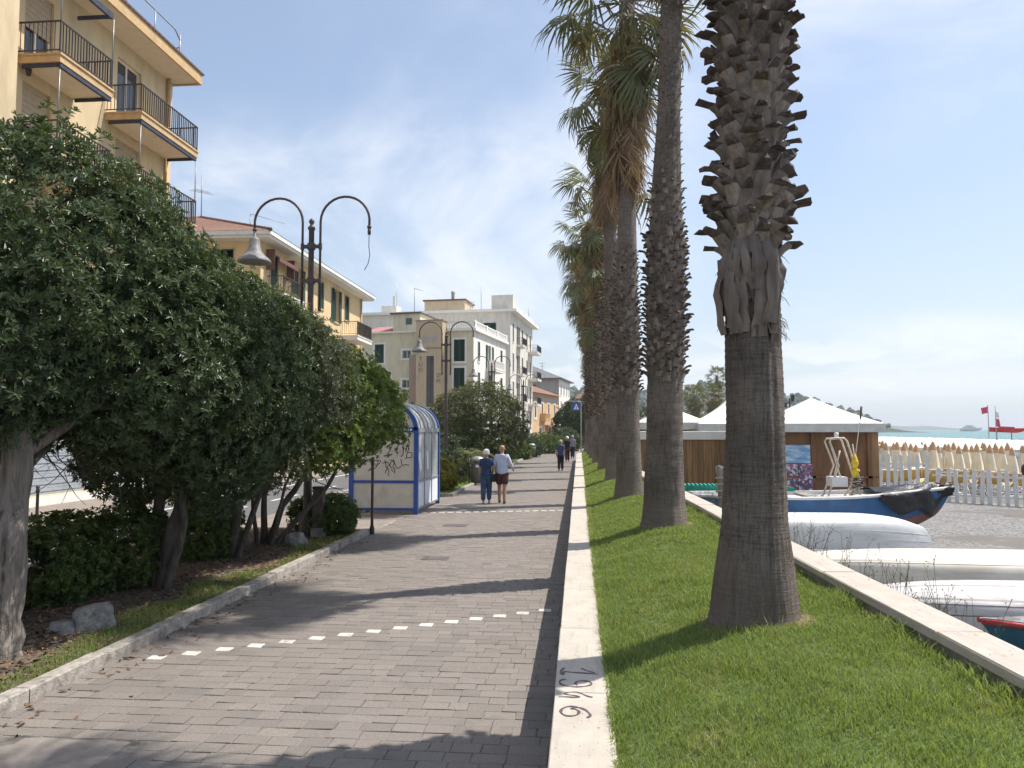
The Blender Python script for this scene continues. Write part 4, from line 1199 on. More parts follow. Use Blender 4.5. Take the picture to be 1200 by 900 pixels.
shrub('round glossy shrub between lamp post and kerb', (-5.0, 15.15, .08), [(-4.95, 15.15, .46, .40, .40, .38), (-5.4, 15.3, .44, .42, .4, .36)], (300, 8, 7, .06, .028, G['leaf_hedge'], hd), 204)
shrub('yellowish clipped shrub beside the bus shelter', (-4.95, 26.7, .05), [(-4.95, 26.7, .55, .52, .52, .52)], (230, 8, 7, .07, .032, G['leaf_yellow'], hd), 205)
shrub('dark shrub behind the round litter bin', (-5.4, 31.0, .05), [(-5.3, 31.2, .7, .8, .9, .7), (-6.0, 30, .8, .8, .9, .8)], (330, 8, 7, .085, .035, G['leaf_dark'], hd), 206)
shrub('low dark shrub in front of the oleander', (-5.3, 36.5, .05), [(-5.2, 36.5, .6, .7, 1.2, .6), (-6.2, 37.5, .9, 1.0, 1.2, .9)], (330, 8, 7, .09, .04, G['leaf_dark'], hd), 207)
root = shrub('large round oleander bush with pale pink flowers, behind the couple', (-5.6, 44, .05),
      [(-5.7, 43.6, 2.9, 1.9, 1.9, 1.9), (-4.9, 44.4, 2.4, 1.6, 1.8, 1.7), (-6.9, 43.6, 2.6, 1.6, 1.8, 1.8), (-5.7, 43.4, 1.4, 1.9, 1.7, 1.2)], (1150, 8, 7, .13, .04, G['leaf_olive'], dict(clump=.36)), 208)
rn = random.Random(2); fl = MB()
for i in range(60):
    d = Vector((rn.uniform(-1, 1), rn.uniform(-1, -.2), rn.uniform(-.2, 1))).normalized()
    q = Vector((-5.7, 43.6, 2.6))+Vector((d.x*2.1, d.y*2.0, d.z*2.1))-Vector((-5.6, 44, .05))
    for j in range(5):
        e = q+Vector((rn.uniform(-.07, .07), rn.uniform(-.07, .07), rn.uniform(-.05, .05))); s_ = .035
        fl.add([e+Vector((-s_, 0, 0)), e+Vector((0, -s_*.5, s_)), e+Vector((s_, 0, 0)), e+Vector((0, -s_*.5, -s_))], [(0, 1, 2, 3)])
fl.build('blossom', G['flower_pink'], root)['kind'] = 'stuff'
for i, (x, y, r, h, mt, lab) in enumerate([(-5.2, 56, 1.2, 1.1, 'leaf_hedge', 'low green shrub beside the second litter bin'), (-4.9, 61, 1.5, 1.5, 'leaf_dark', 'dark bush on the bed beyond the second bin'),
      (-6.6, 52, 1.3, 1.2, 'leaf_yellow', 'yellow-green shrub beyond the oleander'), (-3.8, 70, 1.8, 1.6, 'leaf_hedge', 'bush before the orange house'), (-1.9, 78, 1.6, 2.0, 'leaf_dark', 'dark bush in front of the white corner house')]):
    shrub(lab, (x, y, .0), [(x, y, h*.55, r, r, h*.55), (x+.5*r, y+.4, h*.5, r*.7, r*.8, h*.5)], (260, 7, 6, .14, .06, G[mt], dict(clump=.28)), 220+i)
for i, (x, y, h, r, lab) in enumerate([(0.4, 92, 6.2, 2.4, 'dark tree at the far end of the walk behind the sign'), (-1.3, 100, 5.4, 2.0, 'smaller tree beside the white corner house'), (3.2, 96, 6.6, 3.0, 'tree behind the last palms'), (6.5, 130, 8, 4, 'broad tree inland of the tents')]):
    tree(lab, (x, y, -.05), [(x, y, h*.62, r, r, h*.36), (x+r*.5, y-.5, h*.5, r*.7, r*.7, h*.3), (x-r*.5, y, h*.48, r*.6, r*.7, h*.3), (x, y-.6, h*.3, r*.8, r*.6, h*.25)], (420, 7, 6, .22, .10, G['leaf_far'], dict(clump=.45)),
         [([(x, y, -.1), (x, y, h*.3), (x+.1, y, h*.6)], .16, .06)], 240+i, G['bark_dark'], group='trees at the far end', twigs=0)
# cycad with arching yellowish fronds
def pinnate(seed, L, droop):
    rn = random.Random(seed); m = MB(); pts = []
    for k in range(9):
        t = k/8; pts.append(Vector((L*t*(1-.18*t), 0, L*(0.75*t-droop*t*t))))
    m.tube(pts, [.016-.012*k/8 for k in range(9)], 4)
    for k in range(1, 9):
        for j in range(4):
            f = (k-1+j/4)/8; i0 = int(f*8); q = pts[i0].lerp(pts[i0+1], f*8-i0)
            d = (pts[i0+1]-pts[i0]).normalized(); wl_ = 0.26*math.sin(math.pi*(0.12+.85*f))
            for s_ in (-1, 1):
                e = q+Vector((d.x*.1, s_*wl_, -.05+d.z*.1))
                m.add([q-d*.012, q+d*.012, e], [(0, 1, 2)], 0)
    return m.mesh('frond', G['cycad_leaf'])
PIN = [pinnate(i, 1.5+.15*i, .95+.1*i) for i in range(3)]
for (x, y, h, n, sc, lab) in ((-5.15, 34.2, .75, 30, 1.15, 'cycad with arching yellowish fronds beside the second lamp post'), (-5.0, 64.5, .8, 22, 1.1, 'feather-leaved dwarf palm on the far bed')):
    rt = tag(empty('cycad', (x, y, .05)), lab, 'plant'); m = MB()
    m.lathe([(.2, -.05), (.24, .2), (.21, .5), (.16, h), (0.01, h+.03)], 10); m.build('trunk', G['bark_dark'], rt)
    rn = random.Random(int(x*10))
    for i in range(n):
        frond_at(rt, PIN[i % 3], 'frond', Vector((0, 0, h)), i*R(137.5), R(-22+44*(i/n)+rn.uniform(-6, 6)), rn.uniform(-.2, .2), sc*rn.uniform(.85, 1.1))
# rocks
def rock(label, loc, sx, sy, sz, seed, rz=0):
    bm = bmesh.new(); bmesh.ops.create_icosphere(bm, subdivisions=4, radius=1)
    for v in bm.verts:
        p = v.co.copy(); n = mnoise.noise(p*1.1+Vector((seed, 0, 0)))*.35+mnoise.noise(p*2.7+Vector((0, seed, 0)))*.16+mnoise.noise(p*7)*.05
        p = p*(1+n); p.z = min(p.z, .82+.06*p.x)
        v.co = Vector((p.x*sx, p.y*sy, max(-.15, p.z)*sz))
    me = bpy.data.meshes.new('rock'); bm.to_mesh(me); bm.free(); me.materials.append(G['rock'])
    for p in me.polygons: p.use_smooth = True
    return tag(link('rock', me, loc=loc, rot=(0, 0, rz)), label, 'rock')
rock('grey flat-topped boulder lying between trunk and kerb', (-5.15, 7.85, .08), .22, .2, .32, 3.0, .3)
rock('small broken rock leaning on the boulder', (-5.42, 7.7, .06), .17, .15, .17, 8.0)
rock('pale lumpy rock at the foot of the slanting stems', (-5.25, 13.75, .06), .23, .2, .30, 5.0)
# ================================================================ buildings
def facade(mb, O, U, N, w, h, openings, depth, mi=0, mi_in=0):
    """wall face from O along U (width w) and up (h) with real openings (u0,v0,u1,v1)"""
    O = Vector(O); U = Vector(U); N = Vector(N); Z = Vector((0, 0, 1))
    us = sorted(set([0, w]+[o[0] for o in openings]+[o[2] for o in openings]))
    vs_ = sorted(set([0, h]+[o[1] for o in openings]+[o[3] for o in openings]))
    P = lambda u, v, d=0: O+U*u+Z*v-N*d
    flip = U.cross(Z).dot(N) < 0
    def q(a, b, c, d, mi_):
        mb.quad(*((d, c, b, a) if flip else (a, b, c, d)), mi_)
    for i in range(len(us)-1):
        for j in range(len(vs_)-1):
            uc = (us[i]+us[i+1])/2; vc = (vs_[j]+vs_[j+1])/2
            if any(o[0] < uc < o[2] and o[1] < vc < o[3] for o in openings): continue
            q(P(us[i], vs_[j]), P(us[i+1], vs_[j]), P(us[i+1], vs_[j+1]), P(us[i], vs_[j+1]), mi)
    for (a, b, c, d) in openings:
        q(P(a, b), P(a, b, depth), P(a, d, depth), P(a, d), mi_in); q(P(c, b, depth), P(c, b), P(c, d), P(c, d, depth), mi_in)
        q(P(a, b), P(c, b), P(c, b, depth), P(a, b, depth), mi_in); q(P(a, d, depth), P(c, d, depth), P(c, d), P(a, d), mi_in)

WC = {}
def slat_panel(mb, x0, x1, z0, z1, y, th=0.035, n=None):
    """louvred shutter leaf"""
    e = 0.06
    mb.box(x0, x0+e, y, y+th, z0, z1); mb.box(x1-e, x1, y, y+th, z0, z1)
    mb.box(x0+e, x1-e, y, y+th, z0, z0+e); mb.box(x0+e, x1-e, y, y+th, z1-e, z1)
    n = n or max(4, int((z1-z0)/0.13)); hh = (z1-z0-2*e)/n
    for k in range(n):
        z = z0+e+hh*k
        mb.add([(x0+e, y+.004, z+hh), (x1-e, y+.004, z+hh), (x1-e, y+th-.004, z+.01), (x0+e, y+th-.004, z+.01)], [(0, 1, 2, 3), (3, 2, 1, 0)])

def window(parent, O, U, N, u, v, w, h, style, depth=0.18, trim='trim_white', shut='shutter_green', tw=0.12):
    """opening already cut; adds frame with panes, and shutters or blinds"""
    key = (style, round(w, 2), round(h, 2), trim, shut, tw)
    if key not in WC:
        f = MB()
        if tw:
            f.box(-tw, 0, 0.001, .035, -tw, h+tw); f.box(w, w+tw, 0.001, .035, -tw, h+tw); f.box(0, w, 0.001, .035, h, h+tw); f.box(-.0, w, 0.001, .075, -tw, 0)
        fr = 0.055; y0, y1 = -depth+.02, -depth+.075
        f.box(0, fr, y0, y1, 0, h); f.box(w-fr, w, y0, y1, 0, h); f.box(fr, w-fr, y0, y1, 0, fr); f.box(fr, w-fr, y0, y1, h-fr, h)
        if w > .7: f.box(w/2-.03, w/2+.03, y0, y1, fr, h-fr)
        p = MB(); p.box(.01, w-.01, -depth, -depth+.03, .01, h-.01)
        s = MB(); sl = []
        if style == 'closed':
            slat_panel(s, .012, w/2-.006, .012, h-.012, -.05); slat_panel(s, w/2+.006, w-.012, .012, h-.012, -.05)
        elif style == 'open':
            a = MB(); slat_panel(a, -w/2, -.01, .0, h, .05); sl.append(a)
            slat_panel(s, w+.01, w*1.5, .0, h, .05)
        elif style == 'tilt':
            slat_panel(s, .012, w/2-.006, .012, h-.012, -.05)
            a = MB(); slat_panel(a, w/2+.006, w-.012, h*.45, h-.012, -.05)
            mt = Matrix.Translation((0, 0, h*.45)) @ Matrix.Rotation(R(-32), 4, 'X')
            b = MB(); slat_panel(b, 0.02, w-.02, -h*.42, 0, .04); b.v = [tuple(mt @ Vector(q)) for q in b.v]; sl += [a, b]
        elif style == 'roller':
            for k in range(int(h/.09)): s.box(.01, w-.01, -.12, -.095+.012*(k % 2), k*.09, k*.09+.086)
        elif style == 'half':
            for k in range(int(h*.55/.09)): s.box(.01, w-.01, -.12, -.095+.012*(k % 2), h-.09-k*.09, h-.004-k*.09)
        WC[key] = (f.mesh('window', G[trim]), p.mesh('pane', G['window_glass']), s.mesh('shutter', G[shut]) if s.v else None, [x.mesh('shutter', G[shut]) for x in sl])
    f, p, s, sl = WC[key]
    Q = Vector(O)+Vector(U)*u+Vector((0, 0, v))
    wo = link('window', f, parent, mtx=basis(Q, U, N))
    link('pane', p, wo)
    if s: link('shutter', s, wo)
    for x in sl: link('shutter', x, wo)
    return wo

def balcony(parent, O, U, N, u, v, w, out, slab_mat, rail_mat, rh=1.0, slab=.22, step=0.135, fascia=None, solid=False):
    mt = basis(Vector(O)+Vector(U)*u+Vector((0, 0, v)), U, N)
    b = MB(); b.box(0, w, 0.002, out, -slab, 0); b.box(-.03, w+.03, .002, out+.04, -.05, .012)
    bo = link('balcony', b.mesh('balcony', slab_mat), parent, mtx=mt)
    r = MB()
    if solid:
        n = int(w/.22); r.box(0.02, w-.02, out-.16, out-.02, rh-.12, rh); r.box(.02, w-.02, out-.14, out-.04, .013, .10)
        for k in range(n+1): r.box(.03+k*(w-.16)/n, .12+k*(w-.16)/n, out-.13, out-.05, .1, rh-.12)
        for xx in (.02, w-.16): r.box(xx, xx+.14, .01, out-.17, .013, rh)
    else:
        t = .017
        r.box(0.0, w, out-.05, out-.005, rh-.04, rh); r.box(0, w, out-.045, out-.01, .09, .12)
        for xx in (0.0, w-.04):
            r.box(xx, xx+.04, .01, out-.051, rh-.04, rh); r.box(xx, xx+.04, .01, out-.051, .09, .12)
            k = 0.06
            while k < out-.08: r.box(xx+.01, xx+.01+t, k, k+t, .121, rh-.041); k += step
        x = .0; i = 0
        while x < w-.02:
            big = (i % 9 == 0)
            r.box(x, x+(.045 if big else t), out-.045, out-.012, .013 if big else .121, rh-.041); x += step; i += 1
        r.box(w-.045, w, out-.045, out-.012, .013, rh-.041)
    link('railing', r.mesh('railing', rail_mat), bo)
    return bo

Y_, X_ = Vector((0, 1, 0)), Vector((1, 0, 0))
# ---- building 1: ochre apartment block with balconies
B1 = tag(empty('apartment_building', (-16.6, 29.3, -.30)), 'tall ochre apartment block with stacked iron balconies and deep eaves', 'building')
LEN = 24.3  # from y=5 to 29.3
O1 = Vector((0, -LEN, 0)); Hb = 16.6
op = []; wins = []
for fz in (4.6, 7.6, 10.6, 13.6):
    for (yy0, w_, st) in ((21.0, 1.25, 'half'), (25.6, 1.5, 'open_door'), (17.0, 1.2, 'roller'), (12.5, 1.2, 'roller')):
        u0 = yy0-5
        sty = 'half' if st == 'half' else ('roller' if (st == 'roller' or fz < 13) else 'plain')
        op.append((u0, fz, u0+w_, fz+2.35)); wins.append((u0, fz, w_, 2.35, sty))
shops = [(11.6, .45, 15.6, 3.5), (16.8, .45, 20.0, 3.5), (20.9, .45, 23.4, 3.5)]
m = MB(); facade(m, O1, Y_, X_, LEN, Hb, op+shops, .2)
m.box(-9, -0.21, -LEN, -LEN+.01, 0, Hb); m.box(-9, -.25, -.02, -.001, 0, Hb); m.box(-9.0, -.22, -LEN+.02, -.03, Hb-.05, Hb-.02)
m.add([(0, 0, 0), (-9, 0, 0), (-9, 0, Hb), (0, 0, Hb)], [(0, 1, 2, 3)])
m.build('wall', G['plaster_ochre'], B1)
m = MB(); m.box(0.003, 1.45, -LEN, -10.35, 3.9, Hb-.02); m.build('projecting_bay', G['plaster_ochre'], B1)
m = MB(); m.box(0.004, .03, -LEN, -.02, 0.02, .42); m.build('plinth', G['plaster_white'], B1)
for (u, v, w_, h_, st) in wins:
    window(B1, O1, Y_, X_, u, v, w_, h_, st, .2, 'trim_white', 'roller_beige', 0)
for (a, b, c, d) in shops:
    s = MB()
    for k in range(int((d-b)/.11)): s.box(a, c, -.17, -.14+.02*(k % 2), b+k*.11, b+k*.11+.105)
    mt = basis(O1, Y_, X_); link('shop_shutter', s.mesh('shop_shutter', G['roller_metal']), B1, mtx=mt)
for fz in (7.6, 10.6, 13.6):
    balcony(B1, O1, Y_, X_, 15.75, fz-.02, 2.55, 1.35, G['trim_ochre'], G['iron'], 1.0, .26)
    balcony(B1, O1, Y_, X_, 19.95, fz-.02, 3.95, 1.35, G['trim_ochre'], G['iron'], 1.0, .26)
    for (u, w_) in ((15.8, 2.45), (20.0, 3.85)):
        a = MB(); a.box(u, u+w_, 1.24, 1.33, fz-.42, fz-.29); a.box(u, u+.06, .1, 1.23, fz-.40, fz-.30); a.box(u+w_-.06, u+w_, .1, 1.23, fz-.40, fz-.30)
        link('rolled_awning', a.mesh('rolled_awning', G['awning_blue']), B1, mtx=basis(O1, Y_, X_))
        s = MB(); s.box(u+.07, u+w_-.07, .02, 1.22, fz-.292, fz-.283); link('balcony_soffit', s.mesh('balcony_soffit', G['soffit']), B1, mtx=basis(O1, Y_, X_))
a = MB(); a.box(15.8, 18.25, 1.24, 1.33, 15.95, 16.15); a.box(15.8, 15.86, .1, 1.23, 15.98, 16.1); a.box(18.2, 18.26, .1, 1.23, 15.98, 16.1)
link('rolled_awning', a.mesh('rolled_awning', G['awning_blue']), B1, mtx=basis(O1, Y_, X_))
m = MB(); m.box(-9.5, 1.12, -LEN-.3, .03, Hb+.001, Hb+.22); m.build('eaves', G['soffit'], B1)
m = MB(); m.box(1.125, 1.20, -LEN-.3, .11, Hb-.06, Hb+.36); m.box(-9.5, 1.12, .035, .11, Hb-.06, Hb+.36); m.build('eaves_fascia', G['trim_ochre'], B1)
m = MB(); m.box(-9.6, 1.26, -LEN-.3, .18, Hb+.365, Hb+.42); m.build('roof_edge', G['roof_tile'], B1)
m = MB()
for yy0 in (-6, -4.2, -2.4, -.6):
    m.tube([(.6, yy0, Hb+.4), (.6, yy0, Hb+1.75)], .025, 6)
m.tube([(.6, -6, Hb+1.75), (.6, -1.0, Hb+1.75), (.6, -.6, Hb+1.5)], .03, 6); m.tube([(.6, -.6, Hb+1.2), (-3, -.6, Hb+1.2)], .03, 6)
m.build('roof_railing', G['steel_grey'], B1)
m = MB(); m.tube([(.09, -.45, 0), (.09, -.45, Hb-.02)], .07, 8); m.build('downpipe', G['trim_ochre'], B1)
m = MB()
for (u, out_, z0_, z1_) in ((20.0, 1.3, 8.6, 10.2), (20.0, 1.3, 11.6, 13.2), (23.85, 1.3, 11.5, 13.2), (15.8, 1.3, 11.6, 13.2), (15.8, 1.3, 14.6, 16.0), (18.3, 1.3, 14.6, 16.0)):
    m.tube([(out_, u-LEN, z0_), (out_-.02, u-LEN+.05, z1_)], .022, 5)
m.build('awning_rods', G['steel_grey'], B1)
# wall lamp by the balcony door
m = MB(); m.box(0.01, .16, -LEN+15.95, -LEN+16.0, 13.35, 13.40); m.lathe([(.02, .28), (.09, .2), (.10, .18), (.07, 0), (.02, -.03)], 6, (.2, -LEN+15.97, 13.05)); m.build('wall_lamp', G['iron'], B1)

# ---- building 2: yellow house with green shutters and hipped tile roof
B2 = tag(empty('yellow_house', (-16.6, 38.2, -.30)), 'yellow house with green shutters and a hipped red tile roof', 'building')
L2, W2, H2 = 18.4, 12.5, 12.3
op = []; ws = []
for (yc, st) in ((1.75, 'tilt'), (5.3, 'open'), (9.3, 'closed'), (12.35, 'open'), (14.75, 'closed')):
    for fz in (9.75, 6.3):
        h_ = 2.2 if st in ('tilt', 'open') else 1.75
        v = fz if st in ('tilt', 'open') else fz+.45
        op.append((yc-.5, v, yc+.5, v+h_)); ws.append((yc-.5, v, 1.0, h_, st))
m = MB(); facade(m, (0, 0, 0), Y_, X_, L2, H2, op, .2)
ops = [(2.0-.55, 10.3, 2.0+.55, 11.9), (6-.55, 10.3, 6+.55, 11.9), (2.0-.55, 6.7, 2.0+.55, 8.4)]
facade(m, (0, 0, 0), -X_, -Y_, W2, H2, ops, .2)
m.add([(0, L2, 0), (-W2, L2, 0), (-W2, L2, H2), (0, L2, H2)], [(0, 1, 2, 3)])
m.build('wall', G['plaster_yellow'], B2)
for (u, v, w_, h_, st) in ws: window(B2, (0, 0, 0), Y_, X_, u, v, w_, h_, st, .2, 'plaster_sand', 'shutter_green', .10)
for (a, b, c, d) in ops: window(B2, (0, 0, 0), -X_, -Y_, a, b, c-a, d-b, 'closed', .2, 'plaster_sand', 'shutter_green', .08)
m = MB(); ov = .75
m.box(-W2-ov, ov, -ov, L2+ov, H2, H2+.14); m.box(-W2-ov-.1, ov+.1, -ov-.1, L2+ov+.1, H2+.142, H2+.36); m.build('cornice', G['trim_white'], B2)
m = MB(); z_ = H2+.362; e = ov+.12; rx = -W2/2; rz_ = H2+3.0
A = [(-W2-e, -e, z_), (e, -e, z_), (e, L2+e, z_), (-W2-e, L2+e, z_), (rx, 5.8, rz_), (rx, L2-5.8, rz_)]
m.add(A, [(0, 1, 4), (1, 2, 5, 4), (2, 3, 5), (3, 0, 4, 5)]); rf = m.build('roof', G['roof_tile'], B2)
m = MB(); m.tube([A[1], A[4]], .11, 6); m.tube([A[0], A[4]], .11, 6); m.tube([A[4], A[5]], .11, 6); m.build('ridge_tiles', G['roof_tile'], rf)
m = MB(); m.tube([(rx, 5.7, rz_), (rx, 5.7, rz_+2.6)], .03, 5)
for k in range(6): m.tube([(rx-.5+.1*k, 5.7-.5+.12*k, rz_+1.5+.07*(k % 3)), (rx+.5-.1*k, 5.7+.5-.12*k, rz_+1.5+.07*(k % 3))], .015, 4)
m.build('aerial', G['steel_grey'], rf)
m = MB(); m.tube([(rx+2.5, 7, rz_-1.2), (rx+2.5, 7, rz_+.6)], .03, 5); m.tube([(rx+2.5, 7, rz_+.5), (rx+4.6, 7.2, rz_-.1)], .018, 4); m.build('aerial', G['steel_grey'], rf)
m = MB(); m.lathe([(.01, 0), (.25, .05), (.42, .16)], 12, smooth=True); me = m.mesh('satellite_dish', G['sign_white'])
link('satellite_dish', me, rf, loc=(-3.4, 7.4, H2+2.1), rot=(R(70), 0, R(40)))
m = MB(); m.tube([(-3.4, 7.4, H2+1.2), (-3.4, 7.45, H2+2.1)], .03, 5); m.build('dish_pole', G['steel_grey'], rf)
balcony(B2, (0, 0, 0), Y_, X_, .9, 9.7, 3.0, .9, G['trim_white'], G['iron'], .95, .14)
balcony(B2, (0, 0, 0), Y_, X_, 13.6, 9.0, 3.6, 1.15, G['trim_white'], G['iron'], 1.0, .3)
m = MB(); m.add([(.02, .7, 12.0), (.02, 3.4, 12.0), (.75, 3.4, 11.55), (.75, .7, 11.55), (.75, .7, 11.35), (.75, 3.4, 11.35)], [(0, 1, 2, 3), (3, 2, 5, 4)]); m.box(.04, .5, .62, .68, 10.9, 12.0); m.box(.04, .5, 3.42, 3.48, 10.9, 12.0)
m.build('window_awning', G['awning_brown'], B2)
m = MB(); m.tube([(.09, L2-.3, 0), (.09, L2-.3, H2)], .06, 6); m.build('downpipe', G['trim_ochre'], B2)

# ---- building 3: cream building with tower panel and lettering
a3 = R(-8.7)
B3 = tag(empty('cream_building', (-11.62, 82, -.35), a3), 'cream four-storey building with a brown lettered stair tower', 'building')
W3, L3, H3 = 13.2, 14.0, 13.2
fr = [(1.6-.62, 9.9, 1.62+.62, 12.3, 'closed'), (1.0, 6.75, 2.24, 9.2, 'closed'), (7.2, 10.35, 8.2, 11.25, 'plain'), (7.2, 7.1, 8.2, 8.0, 'plain'), (10.4, 9.9, 11.5, 12.0, 'closed'), (9.6, 6.4, 10.7, 8.8, 'closed'), (1.0, 3.2, 2.2, 5.4, 'closed'), (10.4, 2.9, 11.5, 5, 'closed')]
st = [(1.6, 10.0, 2.45, 12.2, 'tilt'), (5.3, 9.6, 6.2, 12.2, 'open'), (7.4, 9.6, 8.3, 12.2, 'closed'), (11.4, 10.0, 12.3, 12.2, 'tilt'), (1.6, 6.4, 2.45, 8.8, 'closed'), (6.2, 5.9, 7.2, 8.8, 'closed'), (11.4, 6.4, 12.3, 8.8, 'closed'), (1.6, 2.9, 2.5, 5.2, 'closed'), (6.2, 2.6, 7.2, 5.2, 'closed'), (11.4, 2.9, 12.3, 5.2, 'closed')]
m = MB(); facade(m, (0, 0, 0), -X_, -Y_, W3, H3, [f[:4] for f in fr], .2); m.build('front_wall', G['plaster_cream'], B3)
m = MB(); facade(m, (0, 0, 0), Y_, X_, L3, H3, [f[:4] for f in st], .2)
m.add([(0, L3, 0), (-W3, L3, 0), (-W3, L3, H3), (0, L3, H3)], [(0, 1, 2, 3)]); m.add([(-W3, 0, 0), (-W3, L3, 0), (-W3, L3, H3), (-W3, 0, H3)], [(3, 2, 1, 0)]); m.box(-W3+.05, -.05, .05, L3-.05, H3-.3, H3-.05)
m.build('street_wall', G['plaster_white'], B3)
for (a, b, c, d, s_) in fr: window(B3, (0, 0, 0), -X_, -Y_, a, b, c-a, d-b, s_, .2, 'trim_white', 'shutter_green', .2)
for (a, b, c, d, s_) in st: window(B3, (0, 0, 0), Y_, X_, a, b, c-a, d-b, s_, .2, 'trim_white', 'shutter_green', .14)
m = MB(); m.box(-2.95, .35, -.35, L3+.3, H3, H3+.3); m.box(-W3-.3, -6.1, -.35, L3+.3, H3, H3+.16); m.build('cornice', G['trim_white'], B3)
m = MB(); m.box(.0, .16, -.2, L3, H3+.95, H3+1.1); m.box(0.02, .14, -.18, L3, H3+.302, H3+.42); m.box(-2.9, -.022, -.2, -.04, H3+.95, H3+1.1)
k = 0.0
while k < L3-.3: m.box(.04, .12, k, k+.09, H3+.422, H3+.948); k += .2
for k in range(0, 14): m.box(-2.9+k*.2, -2.82+k*.2, -.17, -.08, H3+.302, H3+.948)
for yy0 in (0, 4.6, 9.2, L3-.4): m.box(-.02, .2, yy0, yy0+.5, H3+.302, H3+1.16)
m.build('balustrade', G['trim_white'], B3)
# brown stair tower with tall window
m = MB(); tw0, tw1 = -6.0, -3.0
facade(m, (tw1, -1.6, 0), -X_, -Y_, tw1-tw0, H3+1.0, [(.95, 4.6, 1.80, 10.4)], .15)
m.add([(tw1, -1.6, 0), (tw1, 0, 0), (tw1, 0, H3+1), (tw1, -1.6, H3+1)], [(0, 1, 2, 3)]); m.add([(tw0, -1.6, 0), (tw0, 0, 0), (tw0, 0, H3+1), (tw0, -1.6, H3+1)], [(3, 2, 1, 0)]); m.add([(tw0, -1.6, H3+1), (tw1, -1.6, H3+1), (tw1, 0, H3+1), (tw0, 0, H3+1)], [(0, 1, 2, 3)])
tower = m.build('stair_tower', G['plaster_sand'], B3)
m = MB(); m.box(tw0-.9, tw0-.003, -1.3, -.002, 0, H3-2.6); m.build('side_annex', G['plaster_brown'], B3)
m = MB(); m.box(tw0-.05, tw1+.05, -1.68, -1.602, 11.2, 11.32); m.box(tw0-.08, tw1+.08, -1.7, .02, H3+1.001, H3+1.12); m.build('string_course', G['plaster_brown'], tower)
m = MB(); m.box(tw1-1.79, tw1-.96, -1.5, -1.46, 4.6, 10.4); wp = m.build('tall_window', G['window_glass'], B3)
m = MB()
for k in range(8): m.box(tw1-1.795, tw1-.955, -1.56, -1.501, 4.62+k*.8, 4.69+k*.8)
m.box(tw1-1.40, tw1-1.34, -1.555, -1.502, 4.6, 10.4); m.build('glazing_bars', G['metal_dark'], wp)
def letters(txt, size, parent, mtx, mat, name='lettering'):
    cu = bpy.data.curves.new(name, 'FONT'); cu.body = txt; cu.size = size; cu.extrude = 0.01; cu.align_x = 'CENTER'
    tmp = bpy.data.objects.new('tmp', cu); COL.objects.link(tmp)
    dg = bpy.context.evaluated_depsgraph_get()
    me = bpy.data.meshes.new_from_object(tmp.evaluated_get(dg)); bpy.data.objects.remove(tmp)
    me.materials.clear(); me.materials.append(mat)
    return link(name, me, parent, mtx=mtx)
RX = Matrix.Rotation(R(90), 4, 'X')
for i, ch in enumerate('TUD'):
    letters(ch, .62, tower, Matrix.Translation((tw0+.55, -1.63, 9.9-i*.60)) @ RX, G['lettering'], 'letter')
for i, ch in enumerate('DM'):
    letters(ch, .62, tower, Matrix.Translation((tw1-.42, -1.63, 8.1-i*.62)) @ RX, G['lettering'], 'letter')
m = MB(); m.box(tw0+.5, tw1-.5, -1.63, -1.603, 11.9, 12.5); m.build('faded_sign', G['plaster_grey'], tower)
# roof storey and aerials
m = MB(); m.box(-9.6, -6.4, .6, 6, H3+.17, H3+2.2); rs = m.build('roof_storey', G['plaster_cream'], B3)
m = MB(); m.box(-9.9, -6.2, .3, 6.3, H3+2.202, H3+2.35); m.build('flat_roof', G['metal_dark'], rs)
m = MB(); m.box(-8.05, -7.35, .55, .598, H3+1.0, H3+1.7); m.build('roof_window', G['window_glass'], rs)
m = MB(); m.add([(-12.8, -.1, H3+.2), (-9.65, -.1, H3+.2), (-9.65, 4, H3+1.3), (-12.8, 4, H3+1.3), (-12.8, 4, H3+.2), (-9.65, 4, H3+.2)], [(0, 1, 2, 3), (1, 5, 2), (0, 3, 4)]); m.build('lean_to_roof', G['corrugated'], B3)
m = MB(); m.tube([(-8, 3, H3+2.3), (-8, 3, H3+5.6)], .04, 5); m.tube([(-8, 3, H3+5.5), (-7, 3, H3+5.2)], .03, 4); m.build('aerial', G['steel_grey'], rs)
balcony(B3, (0, 0, 0), Y_, X_, 5.0, 9.4, 4.0, 1.2, G['trim_white'], G['trim_white'], 1.0, .3, solid=True)
balcony(B3, (0, 0, 0), Y_, X_, 5.6, 5.5, 2.4, .8, G['trim_white'], G['trim_white'], 1.0, .25, solid=True)

# ---- building 4: pale tall block
a4 = R(-5.6)
B4 = tag(empty('pale_block', (-9.31, 100, -.35), a4), 'pale five-storey block with roof terrace behind the cream building', 'building')
W4, L4, H4 = 22, 18, 18.0
fr = [(1.9, 14.6, 3.6, 16.6, 'closed')]
st = []
for fz in (2.8, 6.4, 10.2, 14.2):
    for (u, s_) in ((1.6, 'closed'), (5.2, 'open'), (8.6, 'closed'), (12.4, 'tilt'), (15.4, 'closed')): st.append((u, fz, u+1.0, fz+2.5, s_))
m = MB(); facade(m, (0, 0, 0), -X_, -Y_, W4, H4, [f[:4] for f in fr], .2); facade(m, (0, 0, 0), Y_, X_, L4, H4, [f[:4] for f in st], .2)
m.add([(0, L4, 0), (-W4, L4, 0), (-W4, L4, H4), (0, L4, H4)], [(0, 1, 2, 3)]); m.box(-W4+.05, -.05, .05, L4-.05, H4-.3, H4-.05); m.build('wall', G['plaster_pale'], B4)
for (a, b, c, d, s_) in fr: window(B4, (0, 0, 0), -X_, -Y_, a, b, c-a, d-b, s_, .2, 'plaster_pale', 'shutter_green', .1)
